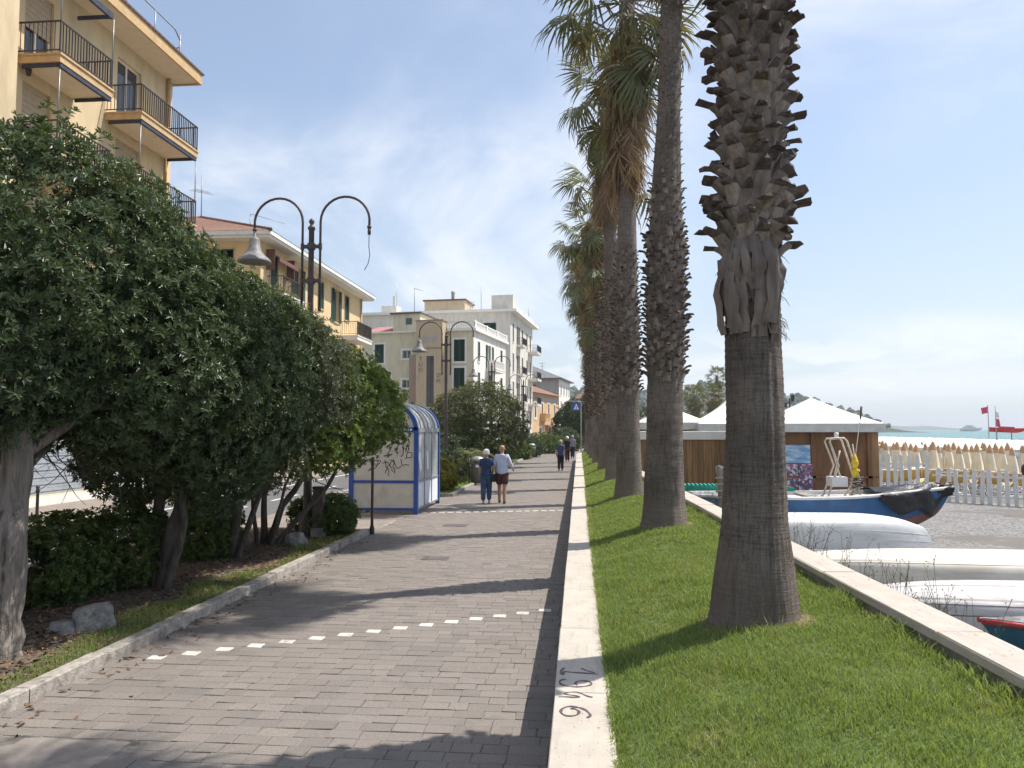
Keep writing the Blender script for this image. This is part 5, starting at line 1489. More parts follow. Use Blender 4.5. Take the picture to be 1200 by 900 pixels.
for (a, b, c, d, s_) in st: window(B4, (0, 0, 0), Y_, X_, a, b, c-a, d-b, s_, .2, 'trim_white', 'shutter_grey', .14)
m = MB(); m.box(-W4-.3, .9, -.5, L4+.8, H4, H4+.35); m.build('cornice', G['trim_white'], B4)
m = MB(); m.box(-2.6, .3, .3, 3.0, H4+.352, H4+2.3); m.box(.05, .3, 3.01, L4, H4+.352, H4+1.2); m.build('roof_parapet', G['plaster_pale'], B4)
m = MB(); m.box(-13, -7.2, 4, 9, H4+.352, H4+2.4); rh_ = m.build('roof_hut', G['plaster_sand'], B4)
m = MB(); m.box(-13.2, -7.0, 3.8, 9.2, H4+2.402, H4+2.6); m.build('hut_roof', G['awning_brown'], rh_)
m = MB(); m.box(-9.4, -9.0, 5, 5.4, H4+2.6, H4+3.6); m.lathe([(.3, 0), (.3, .25), (.02, .4)], 8, (-9.2, 5.2, H4+3.6)); m.build('chimney', G['plaster_grey'], rh_)
m = MB(); m.box(-18.6, -16.4, 2, 4, H4+.352, H4+1.6); m.box(-17, -16.7, 2.2, 2.6, H4+1.602, H4+3.0); m.build('chimney', G['plaster_pale'], B4)
m = MB()
for (x, y, h_) in ((-4.4, 2, 3.6), (-2.5, 8, 3), (-6.4, 4, 2.2), (-16.6, 2.4, 4.4), (.1, 14, 2.4)): m.tube([(x, y, H4+.35), (x, y, H4+.35+h_)], .04, 4)
for k in range(4): m.tube([(-7.0+.1*k, 4, H4+2.2-.15*k), (-5.7-.1*k, 4.1, H4+2.2-.15*k)], .025, 4)
m.build('aerials', G['steel_grey'], B4)
for fz in (6.3, 10.1, 14.1):
    balcony(B4, (0, 0, 0), Y_, X_, 4.6, fz, 3.0, .9, G['trim_white'], G['iron'], 1.0, .25, .2)
    balcony(B4, (0, 0, 0), Y_, X_, 14.0, fz, 4.0, 1.4, G['trim_white'], G['iron'], 1.0, .3, .2)

# ---- building 5: low orange house, building 6: white corner house with grey roof
a5 = R(-11.5)
B5 = tag(empty('orange_house', (-8.2, 120, -.4), a5), 'low orange and brown two-storey house with a red tile roof', 'building')
L5, H5, W5 = 20, 8.6, 10
st = [(u, fz, u+1.1, fz+2.4, 'closed') for u in (3.2, 7.6, 12.0, 16.4) for fz in (4.5,)]+[(u, .1, u+1.8, 2.8, 'plain') for u in (6.0, 12.4)]
m = MB(); facade(m, (0, 0, 0), Y_, X_, L5, H5, [f[:4] for f in st], .2); m.build('street_wall', G['plaster_orange'], B5)
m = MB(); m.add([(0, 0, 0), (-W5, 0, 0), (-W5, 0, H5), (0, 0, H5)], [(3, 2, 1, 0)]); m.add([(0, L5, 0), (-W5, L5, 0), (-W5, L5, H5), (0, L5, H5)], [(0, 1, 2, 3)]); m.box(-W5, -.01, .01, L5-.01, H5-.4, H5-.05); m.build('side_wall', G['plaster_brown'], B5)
for (a, b, c, d, s_) in st: window(B5, (0, 0, 0), Y_, X_, a, b, c-a, d-b, s_, .2, 'plaster_white', 'shutter_grey', .35)
m = MB(); m.box(.01, .09, 0.02, L5-.02, H5-1.3, H5-.7); m.build('frieze', G['plaster_grey'], B5)
m = MB(); m.add([(.7, -.6, H5-.15), (.7, L5+.6, H5-.15), (-W5/2, L5+.6, H5+2.0), (-W5/2, -.6, H5+2.0), (-W5-.6, -.6, H5-.15), (-W5-.6, L5+.6, H5-.15)], [(0, 1, 2, 3), (3, 2, 5, 4), (0, 3, 4)]); m.build('roof', G['roof_tile'], B5)
m = MB(); m.add([(.05, 10, 3.4), (.05, 18, 3.4), (1.8, 18, 2.7), (1.8, 10, 2.7)], [(0, 1, 2, 3)]); m.box(1.78, 1.84, 10, 18, 2.4, 2.72); m.build('shop_awning', G['awning_brown'], B5)
balcony(B5, (0, 0, 0), Y_, X_, 6.6, 4.2, 3.4, 1.0, G['trim_ochre'], G['trim_ochre'], 1.0, .3, solid=True)
a6 = R(-7.3)
B6 = tag(empty('white_corner_house', (-4.43, 150, -.4), a6), 'white three-storey corner house with a low grey hipped roof', 'building')
L6, H6, W6 = 15.1, 12.6, 14
st = [(u, fz, u+.95, fz+2.1, 'closed') for u in (2.2, 6.0, 9.8, 13.0) for fz in (2.6, 6.0, 9.4)]
m = MB(); facade(m, (0, 0, 0), Y_, X_, L6, H6, [f[:4] for f in st], .2); m.build('street_wall', G['plaster_white'], B6)
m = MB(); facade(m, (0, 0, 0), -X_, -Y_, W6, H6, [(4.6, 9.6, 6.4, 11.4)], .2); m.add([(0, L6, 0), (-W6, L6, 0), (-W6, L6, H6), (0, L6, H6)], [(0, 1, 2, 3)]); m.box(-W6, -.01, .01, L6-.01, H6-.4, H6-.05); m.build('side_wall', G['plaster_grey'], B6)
for (a, b, c, d, s_) in st: window(B6, (0, 0, 0), Y_, X_, a, b, c-a, d-b, s_, .2, 'trim_white', 'shutter_grey', .2)
window(B6, (0, 0, 0), -X_, -Y_, 4.6, 9.6, 1.8, 1.8, 'plain', .2, 'plaster_grey', 'shutter_grey', .08)
m = MB(); e = .8; m.add([(e, -e, H6), (e, L6+e, H6), (-W6-e, L6+e, H6), (-W6-e, -e, H6), (-W6/2, L6/2-2, H6+3.2), (-W6/2, L6/2+2, H6+3.2)], [(1, 0, 4, 5), (0, 3, 4), (3, 2, 5, 4), (2, 1, 5)]); m.box(-W6-e, e, -e, L6+e, H6-.2, H6-.005); m.build('roof', G['slate'], B6)
m = MB(); m.tube([(-4, 4, H6+1.5), (-4, 4, H6+3.8)], .05, 4); m.tube([(-4.7, 4, H6+3.3), (-3.2, 4, H6+3.3)], .04, 4); m.tube([(-4.5, 4, H6+2.7), (-3.5, 4, H6+2.7)], .04, 4); m.build('aerial', G['steel_grey'], B6)
# red-roofed house far behind the last palms
B7 = tag(empty('red_roofed_house', (2, 190, -.4)), 'far house with a broad red tile roof behind the trees', 'building')
m = MB(); m.box(-5, 9, 0, 12, 0, 8.6); m.build('wall', G['plaster_sand'], B7)
m = MB(); m.add([(-6, -1, 8.6), (10, -1, 8.6), (10, 13, 8.6), (-6, 13, 8.6), (-1, 6, 12.8), (5, 6, 12.8)], [(0, 1, 5, 4), (1, 2, 5), (2, 3, 4, 5), (3, 0, 4)]); m.build('roof', G['roof_tile'], B7)
for k in range(4):
    m = MB(); m.box(-4+3.2*k, -2.9+3.2*k, -.05, -.01, 5.2, 7.0); m.build('window', G['window_glass'], B7)
# white kiosk with blue band behind the shelter
K = tag(empty('kiosk', (-7.6, 46, -.05)), 'white kiosk with a blue band behind the bus shelter', 'kiosk')
m = MB(); m.box(-1.6, 1.4, 0, 2.4, 0, 2.35); m.build('wall', G['plaster_white'], K)
m = MB(); m.box(-1.75, 1.55, -.15, 2.55, 2.36, 3.0); m.build('blue_band', G['blue_paint'], K)
m = MB(); m.box(-1.8, 1.6, -.2, 2.6, 3.002, 3.6); m.build('roof_band', G['plaster_white'], K)

# ================================================================ street furniture
def lamp_meshes():
    post = MB()
    post.lathe([(.16, -.05), (.16, .35), (.12, .42), (.085, .55), (.075, 2.0), (.062, 4.6), (.055, 6.15), (.075, 6.17), (.075, 6.21), (.045, 6.24), (.03, 6.27), (.055, 6.31), (.055, 6.35), (.02, 6.39), (.001, 6.40)], 12)
    brk = MB()
    for z in (5.12, 5.82):
        brk.box(-.20, .20, -.025, .025, z-.035, z+.035); brk.lathe([(.085, z-.06), (.085, z+.06)], 10)
        for s_ in (-1, 1): brk.lathe([(.04, z-.06), (.04, z+.06)], 8, (s_*.185, 0, 0))
    arm = MB()      # right-hand arm, local x outward
    pts = [(.185, 0, 4.55), (.185, 0, 6.30)]
    for k in range(0, 15):
        a = math.pi*k/14*0.97; pts.append((.185+.505-.505*math.cos(a), 0, 6.32+.505*math.sin(a)))
    pts.append((1.19, 0, 6.16))
    arm.tube(pts, .026, 8); arm.lathe([(.03, 6.16), (.045, 6.17), (.045, 6.21), (.03, 6.22)], 8, (1.19, 0, 0)); arm.lathe([(.035, 4.5), (.035, 4.58)], 8, (.185, 0, 0))
    head = MB()
    head.lathe([(.028, 6.16), (.028, 6.04), (.09, 6.02), (.105, 5.98), (.115, 5.84), (.125, 5.83), (.14, 5.76), (.20, 5.68), (.30, 5.60), (.335, 5.54), (.335, 5.52), (.315, 5.52), (.28, 5.56), (.05, 5.62)], 20, (1.19, 0, 0))
    wire = MB(); wire.tube([(1.19, 0, 6.16), (1.19, 0, 6.04)], .034, 8); wire.tube([(1.19, 0, 6.04), (1.185, 0, 5.8), (1.205, .01, 5.62), (1.17, .01, 5.45), (1.10, .0, 5.32)], .008, 5)
    return (post.mesh('post', G['lamp_iron']), brk.mesh('bracket', G['lamp_iron']), arm.mesh('arm', G['lamp_iron']), head.mesh('lamp_head', G['lamp_head']), wire.mesh('loose_wire', G['lamp_iron']))
LM = lamp_meshes()
def lamp(x, y, label, right_head=False, left_head=True, sc=1.0, z=.06, wire=False):
    r = tag(empty('street_lamp', (x, y, z)), label, 'street lamp', 'double-armed lamp posts along the promenade'); r.scale = (sc, sc, sc)
    link('post', LM[0], r); link('bracket', LM[1], r)
    for rot, has in ((0, right_head), (math.pi, left_head)):
        a = link('arm', LM[2], r, rot=(0, 0, rot))
        if has: link('lamp_head', LM[3], a)
        elif wire: link('loose_wire', LM[4], a)
    return r
lamp(-5.42, 14.9, 'double-armed lamp post missing one bell lamp, a loose wire hanging instead', wire=True)
lamp(-5.88, 33.0, 'double-armed lamp post rising behind the yellowish shrub')
lamp(-5.75, 48.9, 'double-armed lamp post behind the oleander bush')
lamp(-5.0, 66.0, 'double-armed lamp post before the pale tall block')
# grey cabinet at the foot of the first lamp
m = MB(); m.box(-.09, .10, -.16, .02, .06, .95); me = m.mesh('body', G['metal_dark'])
c = tag(empty('electric_cabinet', (-5.15, 14.86, .08)), 'slim dark electric cabinet on concrete at the lamp foot', 'cabinet'); link('body', me, c)
m = MB(); m.box(-.12, .13, -.19, .05, -.05, .20); m.build('concrete_foot', G['rock'], c)
m = MB(); m.box(-.10, .11, -.17, .03, .951, 1.0); m.build('cap', G['iron'], c)
# thin post by the kerb end
m = MB(); m.lathe([(.03, -.02), (.03, 1.5), (.04, 1.52), (.04, 1.6), (.001, 1.62)], 8); tp = empty('thin_post', (-4.40, 15.95, 0)); tag(tp, 'thin rusty metal post at the end of the kerb', 'post'); m.build('shaft', G['lamp_iron'], tp)
m = MB(); m.lathe([(.055, -.01), (.055, .12), (.035, .18), (.032, .3)], 8); m.build('foot', G['iron'], tp)
# bollards across the road
for i, yb in enumerate((14.4, 18.6, 22.8, 27.0)):
    b = tag(empty('bollard', (-13.86, yb, -.16)), 'dark iron bollard on the far kerb across the road', 'bollard', 'bollards along the far pavement')
    m = MB(); m.lathe([(.04, .1), (.035, .75), (.05, .76), (.05, .80), (.035, .83), (.05, .88), (.03, .92), (.001, .93)], 8); m.build('shaft', G['iron'], b)
    m = MB(); m.box(-.09, .09, -.09, .09, -.02, .18); m.build('foot', G['iron'], b)

# ---- bus shelter with barrel roof
S = tag(empty('bus_shelter', (-5.15, 19.75, 0)), 'graffitied bus shelter with blue frame and barrel roof', 'bus shelter')
hw, D, zs, rise = .86, 3.0, 2.18, .74
def arcp(t, r_=1.0, y=0): return (hw*math.cos(t)*r_, y, zs+rise*math.sin(t)*r_)
for (x, y) in ((-hw, 0), (hw, 0), (-hw, D), (hw, D)):
    m = MB(); m.box(x-.055, x+.055, y-.055, y+.055, -.01 if x > 0 else -.01, zs-.061); m.build('post', G['blue_paint'], S)
for y in (0, D):
    m = MB()
    out_ = [(arcp(math.pi*k/24, 1.05, y-.05), arcp(math.pi*k/24, 1.05, y+.05)) for k in range(25)]
    inn_ = [(arcp(math.pi*k/24, .93, y-.05), arcp(math.pi*k/24, .93, y+.05)) for k in range(25)]
    m.grid([[a[0] for a in out_], [a[1] for a in out_]]); m.grid([[a[1] for a in inn_], [a[0] for a in inn_]]); m.grid([[a[0] for a in inn_], [a[0] for a in out_]], smooth=False); m.grid([[a[1] for a in out_], [a[1] for a in inn_]], smooth=False)
    m.build('roof_arch', G['blue_paint'], S)
    m = MB(); m.box(-hw-.05, hw+.05, y-.05, y+.05, zs-.06, zs+.07); bm_ = m.build('top_beam', G['blue_paint'], S)
    if y == 0:
        m = MB()
        for k, w_ in enumerate((.05, .04, .05, .02, .05, .04, .03, .05)): m.box(.30+k*.058, .30+k*.058+w_*.8, -.054, -.0505, zs-.02, zs+.035)
        m.build('beam_lettering', G['sign_white'], bm_)
        for (z0_, z1_) in ((.80, .87), (.10, .16)): 
            m = MB(); m.box(-hw+.056, hw-.056, -.035, .035, z0_, z1_); m.build('rail', G['blue_paint'], S)
        m = MB(); m.box(-hw+.06, hw-.06, -.012, .012, .161, .799); m.build('lower_panel', G['panel_beige'], S)
        m = MB(); m.box(-hw+.06, hw-.06, -.012, .012, .871, zs-.061); up = m.build('upper_panel', G['panel_beige'], S)
        m = MB(); pts = [arcp(math.pi*k/24, .94, 0) for k in range(25)]
        m.add([(p[0], -.01, p[2]) for p in pts]+[(p[0], .01, p[2]) for p in pts], [tuple(range(24, -1, -1)), tuple(range(25, 50))]); m.build('gable_panel', G['panel_beige'], S)
        # scrawled tags
        rn = random.Random(8); m = MB()
        for (cx_, cz_, n_, sz) in ((.12, 1.30, 6, .24), (.50, 1.86, 6, .16), (.40, 1.36, 4, .2), (.58, 1.6, 4, .10), (-.3, 1.3, 4, .2)):
            for k in range(n_):
                px_, pz_ = cx_+rn.uniform(-sz, sz), cz_+rn.uniform(-sz*.6, sz*.6); P = []
                a_ = rn.uniform(0, 6.28); 
                for j in range(9):
                    a_ += rn.uniform(-1.1, 1.3); px_ += math.cos(a_)*sz*.22; pz_ += math.sin(a_)*sz*.26; P.append(Vector((max(-.78, min(.78, px_)), -.0145, max(.95, min(2.05, pz_)))))
                m.tube(P, .009, 4)
        m.build('graffiti', G['cloth_dark'], up)
# long path side: glazing columns
for k in range(4):
    y = D*k/3
    if 0 < k < 3:
        m = MB(); m.box(hw-.025, hw+.025, y-.025, y+.025, .12, zs-.061); m.build('mullion', G['steel_grey'], S)
m = MB(); m.box(hw-.04, hw+.04, .056, D-.056, zs-.06, zs+.05); m.build('side_beam', G['steel_grey'], S)
m = MB(); m.box(-hw-.04, -hw+.04, .056, D-.056, zs-.06, zs+.05); m.build('side_beam', G['blue_paint'], S)
for z_ in (.10, .80): m = MB(); m.box(hw-.03, hw+.03, .056, D-.056, z_, z_+.05); m.build('rail', G['steel_grey'], S)
for k in range(3):
    y0_, y1_ = D*k/3+.06, D*(k+1)/3-.06
    m = MB(); m.box(hw-.008, hw+.008, y0_, y1_, .151, .799); m.build('lower_panel', G['paper'], S)
    m = MB(); m.box(hw-.008, hw+.008, y0_, y1_, .851, zs-.061); gp = m.build('glass_pane', G['acrylic'], S)
    if k < 2:
        m = MB(); mt = Matrix.Translation((hw+.012, y0_+.35, 1.32)) @ Matrix.Rotation(R(25 if k == 0 else 5), 4, 'X'); m.box(0, .004, -.12, .12, -.22, .28, mtx=mt); m.build('notice', G['paper'], gp)
m = MB(); m.grid([[arcp(math.pi*k/24, 1.0, y) for k in range(25)] for y in (.06, D-.06)]); m.build('vault_sheet', G['acrylic'], S)
for k in range(1, 6):
    y = D*k/6; m = MB(); m.tube([arcp(math.pi*j/20, 1.015, y) for j in range(21)], .016, 5); m.build('roof_rib', G['steel_grey'], S)
m = MB(); m.box(-hw+.1, -hw+.5, .3, D-.3, .42, .47); m.box(-hw+.25, -hw+.32, .5, .58, 0, .419); m.box(-hw+.25, -hw+.32, D-.58, D-.5, 0, .419); m.build('bench_seat', G['metal_dark'], S)

# ---- litter bins, bench, sign
def litter_bin(x, y, label):
    b = tag(empty('litter_bin', (x, y, 0)), label, 'litter bin', 'litter bins along the path')
    m = MB(); m.lathe([(.22, .06), (.25, .08), (.27, .5), (.275, .86), (.255, .87), (.24, .85)], 18)
    for k in range(18):
        a = 2*math.pi*k/18; m.tube([(.262*math.cos(a), .262*math.sin(a), .10), (.285*math.cos(a), .285*math.sin(a), .84)], .012, 4)
    m.build('drum', G['bin_metal'], b)
    m = MB(); m.lathe([(.27, .95), (.285, .97), (.27, 1.02), (.20, 1.09), (.08, 1.13), (.001, 1.135)], 18); m.build('lid', G['bin_lid'], b)
    m = MB()
    for a in (0, 2.1, 4.2): m.tube([(.24*math.cos(a), .24*math.sin(a), .85), (.24*math.cos(a), .24*math.sin(a), .97)], .012, 4)
    m.tube([(-.34, -.05, -.02), (-.34, -.05, 1.05)], .022, 6); m.tube([(-.34, -.05, .7), (-.26, -.02, .7)], .015, 4); m.tube([(-.34, -.05, .3), (-.25, -.02, .3)], .015, 4); m.build('stand', G['iron'], b)
    m = MB(); m.box(-.05, .12, -.296, -.284, .70, .80); m.build('sticker', G['paper'], b)
litter_bin(-4.12, 30.4, 'round dark litter bin with grey dome lid beside the cycad')
litter_bin(-3.8, 58.5, 'small round litter bin by the dark iron bench')
bn = tag(empty('bench', (-4.75, 56.5, .05)), 'dark iron bench on the bed before the second bin', 'bench')
for k in range(4): m = MB(); m.box(-.22+.115*k, -.13+.115*k, -.75, .75, .42, .45); m.build('seat_slat', G['iron'], bn)
for k in range(3): m = MB(); m.box(-.30-.02*k, -.27-.02*k, -.75, .75, .52+.13*k, .61+.13*k); m.build('back_slat', G['iron'], bn)
for yy0 in (-.65, .6):
    for x_ in (-.26, .18): m = MB(); m.box(x_, x_+.05, yy0, yy0+.05, -.02, .419 if x_ > 0 else .85); m.build('leg', G['iron'], bn)
sg = tag(empty('crossing_sign', (-.09, 75, 0)), 'blue square crossing sign hanging from a tall grey pole', 'sign')
m = MB(); m.tube([(0, 0, -.1), (0, 0, 4.75), (-.1, 0, 4.9), (-1.1, 0, 4.92)], [.06, .05, .045, .04], 8); m.tube([(0, 0, 4.85), (.9, 0, 4.95)], .035, 6); m.build('pole', G['steel_grey'], sg)
m = MB(); m.box(-.85, -.05, -.04, .02, 4.0, 4.8); pl_ = m.build('plate', G['sign_blue'], sg)
m = MB(); m.add([(-.72, -.046, 4.12), (-.18, -.046, 4.12), (-.45, -.046, 4.68)], [(0, 1, 2)]); m.build('triangle', G['sign_white'], pl_)
m = MB(); m.tube([(-.45, -.05, 4.45), (-.45, -.05, 4.3), (-.52, -.05, 4.15)], .02, 4); m.tube([(-.45, -.05, 4.3), (-.37, -.05, 4.15)], .02, 4); m.tube([(-.54, -.05, 4.37), (-.36, -.05, 4.40)], .015, 4); m.build('pictogram', G['iron'], pl_)

# ================================================================ people
def skin(name, pts, edges, mats, parent=None, sub=2):
    """pts: list of (x,y,z,r). Skin + subdivision, applied"""
    me = bpy.data.meshes.new(name); me.from_pydata([p[:3] for p in pts], edges, [])
    o = bpy.data.objects.new(name, me); COL.objects.link(o)
    md = o.modifiers.new('skin', 'SKIN'); md.use_smooth_shade = True
    for i, p in enumerate(pts):
        sv = me.skin_vertices[0].data[i]; rr = p[3]; sv.radius = rr if isinstance(rr, tuple) else (rr, rr); sv.use_root = (i == 0)
    sm = o.modifiers.new('sub', 'SUBSURF'); sm.levels = sub; sm.render_levels = sub
    dg = bpy.context.evaluated_depsgraph_get(); dg.update()
    nm = bpy.data.meshes.new_from_object(o.evaluated_get(dg)); bpy.data.objects.remove(o)
    nm.materials.clear(); nm.materials.append(mats)
    nm.polygons.foreach_set('use_smooth', [True]*len(nm.polygons))
    return link(name, nm, parent)

def person(label, loc, rz, ht, top, legs, hair, stride, arms, short_legs=False, sleeve='short', bag=False, hair_len='short', shoes='shoe_brown', group=None, wide=1.0):
    r = tag(empty('person', loc, rz), label, 'person', group); k = ht/1.72; r.scale = (k*wide, k, k)
    L = lambda s: -1 if s == 0 else 1
    hipz = .90
    J = [(0, 0, .95, (.125, .10)), (0, 0, 1.12, (.12, .095)), (0, -.01, 1.32, (.145, .10)), (0, -.02, 1.44, (.07, .06)), (0, .0, 1.50, (.048, .05)), (0, .02, 1.575, (.082, .098)), (0, .015, 1.665, (.088, .105)), (0, .01, 1.725, (.056, .068))]
    E = [(0, 1), (1, 2), (2, 3), (3, 4), (4, 5), (5, 6), (6, 7)]
    sh = {}; lg = {}
    for s in (0, 1):
        sx = L(s); st = stride*sx
        b = len(J)
        el = arms[s][0]; wr = arms[s][1]
        J += [(sx*.165, -.02, 1.40, .052), (sx*el[0], el[1], el[2], .040), (sx*wr[0], wr[1], wr[2], .027)]
        E += [(2, b), (b, b+1), (b+1, b+2)]
        d = Vector((sx*wr[0]-sx*el[0], wr[1]-el[1], wr[2]-el[2])).normalized(); w = Vector((sx*wr[0], wr[1], wr[2]))
        pm = w+d*.065; J.append((*pm, (.036, .018))); E.append((b+2, b+3))
        for f in range(4):
            q = pm+d*.03+Vector((0, (f-1.5)*.017, 0)); e = q+d*(.055+.012*(1.5-abs(f-1.5)))+Vector((-sx*.012, .0, 0))
            J += [(*q, .009), (*e, .008)]; E += [(b+3, len(J)-2), (len(J)-2, len(J)-1)]
        q = w+d*.03+Vector((0, .035, 0)); J += [(*q, .010), (*(q+d*.045+Vector((0, .012, 0))), .009)]; E += [(b+2, len(J)-2), (len(J)-2, len(J)-1)]
        sh[s] = [(sx*.165, -.02, 1.40), (sx*el[0], el[1], el[2]), (sx*wr[0], wr[1], wr[2])]
        b = len(J)
        ky = st*.55+.05*(1 if st > 0 else .2); ay = st
        J += [(sx*.085, 0, hipz-.04, .085), (sx*.085, ky, .50, .068), (sx*.085, ay-.02, .09, .046), (sx*.09, ay+.10, .035, (.036, .026))]
        E += [(0, b), (b, b+1), (b+1, b+2), (b+2, b+3)]
        lg[s] = [(sx*.085, 0, hipz-.04), (sx*.085, ky, .50), (sx*.085, ay-.02, .10)]
    body = skin('body', J, E, G['skin'], r)
    # ears and nose
    m = MB()
    for sx in (-1, 1): m.lathe([(.001, -.03), (.016, -.015), (.018, .01), (.001, .03)], 6, (sx*.075, .01, 1.61))
    m.lathe([(.016, -.02), (.010, .015), (.001, .03)], 6, (0, .108, 1.60)); m.build('ears_and_nose', G['skin'], body)
    # shirt
    T = [(0, 0, .80, (.20, .16)), (0, 0, .95, (.185, .145)), (0, 0, 1.12, (.172, .13)), (0, -.01, 1.32, (.188, .132)), (0, -.02, 1.435, (.11, .082))]; TE = [(0, 1), (1, 2), (2, 3), (3, 4)]
    for s in (0, 1):
        a, e, w = [Vector(q) for q in sh[s]]; b = len(T)
        T += [(*a, .070)]; TE += [(3, b)]
        if sleeve == 'long': T += [(*e, .056), (*(e.lerp(w, .85)), .042)]; TE += [(b, b+1), (b+1, b+2)]
        else: T += [(*(a.lerp(e, .8)), .060)]; TE += [(b, b+1)]
    skin('shirt', T, TE, G[top], r)
    Lg = [(0, 0, 1.0, (.165, .13))]; LE = []
    for s in (0, 1):
        a, kn, an = [Vector(q) for q in lg[s]]; b = len(Lg)
        Lg += [(*a, .128)]; LE += [(0, b)]
        if short_legs: Lg += [(*a.lerp(kn, .9), .115)]; LE += [(b, b+1)]
        else: Lg += [(*kn, .098), (*an, .078)]; LE += [(b, b+1), (b+1, b+2)]
    skin('shorts' if short_legs else 'trousers', Lg, LE, G[legs], r)
    for s in (0, 1):
        an = Vector(lg[s][2]); skin('shoe', [(an.x, an.y-.05, .045, (.045, .045)), (an.x, an.y+.05, .05, (.048, .042)), (an.x, an.y+.15, .035, (.042, .03))], [(0, 1), (1, 2)], G[shoes], r, 1)
    if hair:
        m = MB(); n = 14; rows_ = []
        low = 1.58 if hair_len == 'full' else 1.60
        for i in range(8):
            t = i/7; ph = t*math.pi*.56
            rows_.append([((.108*math.sin(ph)+.006)*math.cos(2*math.pi*q/n), -.014+(.122*math.sin(ph)+.006)*math.sin(2*math.pi*q/n)-.02*t, 1.645+.115*math.cos(ph)-(.04*t if math.sin(2*math.pi*q/n) < .2 else -.02*t)) for q in range(n+1)])
        m.grid(rows_); m.build('hair', G[hair], r)
    if bag:
        m = MB(); m.box(.14, .30, -.10, .06, .70, .95); m.tube([(.20, -.05, .95), (.06, -.15, 1.25), (-.12, -.06, 1.44)], .012, 4); m.build('shoulder_bag', G['cloth_dark'], r)
    return r
arm_down = ((.215, -.03, 1.13), (.225, .05, .90)); arm_in = ((.225, -.03, 1.14), (.20, .14, .98)); arm_out = ((.26, -.03, 1.15), (.30, .12, 1.02))
person('white-haired person in navy top and jeans with a shoulder bag, walking arm in arm', (-2.84, 22.8, 0), R(2), 1.58, 'cloth_navy', 'cloth_jeans', 'hair_white', .12, (arm_down, arm_in), bag=True, hair_len='full', shoes='shoe_pale')
person('person with cropped hair in pale blue shirt and maroon shorts, walking arm in arm', (-2.38, 22.9, 0), R(-2), 1.72, 'cloth_pale_blue', 'cloth_maroon', None, -.10, (arm_in, arm_out), short_legs=True, sleeve='long', wide=1.02)
person('person in blue top and dark trousers walking away past the second lamp', (-1.13, 40.8, 0), 0, 1.62, 'cloth_blue', 'cloth_dark', 'hair_grey', .16, (arm_down, arm_down))
person('white-haired person in black far down the path', (-1.0, 52.5, 0), R(5), 1.70, 'cloth_dark', 'cloth_maroon', 'hair_white', .12, (arm_down, arm_in), hair_len='full')
person('person in grey shirt beside the one in black far down the path', (-.72, 58.5, 0), R(-4), 1.72, 'cloth_grey', 'cloth_dark', 'hair_grey', -.14, (arm_in, arm_down))
# ================================================================ boats on the beach
def hull(L, B, D, ns=26, nh=11, bow_rise=0.35, transom=0.7, full=2.2, vee=.25, box=.72, rnd_=1.15):
    """half-open hull, bow at +x, keel down, gunwale near z=D. Returns grid of points [station][-h..h]"""
    rows_ = []
    for i in range(ns+1):
        s = i/ns
        w = B/2*(transom+(1-transom)*math.sin(min(1, s/.42)*math.pi/2)) if s < .42 else B/2*(1-((s-.42)/.58)**full)
        w = max(w, .012)
        zk = bow_rise*D*max(0, (s-.62)/.38)**2.4
        zg = D*(1+0.22*max(0, (s-.4)/.6)**2+.05*max(0, .3-s))
        x = L*s - L/2
        row = []
        for k in range(-nh, nh+1):
            t = abs(k)/nh
            yy0 = w*math.sin(t*math.pi/2)**box
            zz = zk+(zg-zk)*(vee*t+(1-vee)*(1-math.cos(t*math.pi/2))**rnd_)
            xx = x + (.10*L*max(0, (s-.8)/.2)**2*(t-.3))
            row.append((xx, math.copysign(yy0, k) if k else 0.0, zz))
        rows_.append(row)
    return rows_
def hull_mesh(rows_, th=.03, mi=(0, 0)):
    m = MB(); m.grid(rows_, mi[0])
    inner = [[(x, y*(1-th*2.2), z+th) for (x, y, z) in r] for r in rows_]
    m.grid([list(reversed(r)) for r in inner], mi[1])
    n = len(rows_[0]); t0 = rows_[0]; m.add(t0, [tuple(range(n))], mi[0]); m.add([(x+.03, y, z) for x, y, z in inner[0]], [tuple(reversed(range(n)))], mi[1])
    return m
def edge_line(rows_, f, side, off=.012):
    n = (len(rows_[0])-1)//2; k = f*n; out_ = []
    for r in rows_:
        k0 = int(k); k1 = min(n, k0+1); t = k-k0
        a = Vector(r[n+side*k0]); b = Vector(r[n+side*k1]); q = a.lerp(b, t)
        out_.append(q+Vector((0, side*off, 0)))
    return out_
FLIP = Matrix.Rotation(math.pi, 4, 'X')

def upturned(label, loc, rz, L, B, D, mats, strakes, rim, group='boats laid up on the beach', tilt=0, **kw):
    r = tag(empty('upturned_boat', loc, rz), label, 'boat', group)
    rows_ = [[(x, -y, D*1.02-z) for (x, y, z) in row] for row in hull(L, B, D, **kw)]
    h = hull_mesh(rows_, .03); o = link('hull', h.mesh('hull', G[mats[0]]), r, rot=(tilt, 0, 0))
    for f in strakes:
        for s in (-1, 1):
            m = MB(); m.tube(edge_line(rows_, f, s), .016, 5); m.build('strake', G[mats[1]], o)
    m = MB()
    for s in (-1, 1): m.tube(edge_line(rows_, 1.0, s, .02), .032, 6)
    m.build('gunwale', G[rim], o)
    m = MB(); n = (len(rows_[0])-1)//2; m.tube([Vector(q[n])+Vector((0, 0, .012)) for q in rows_], .024, 5); m.build('keel', G[mats[1]], o)
    return r
upturned('upturned white rowing boat with raised strakes behind the parapet, nearest the blue boat', (5.05, 16.9, -.22), R(2), 4.0, 1.35, .60, ('boat_white', 'boat_white'), (.35, .72, .86), 'boat_white', transom=.8, full=3.2, box=.40, rnd_=2.0, vee=.14)
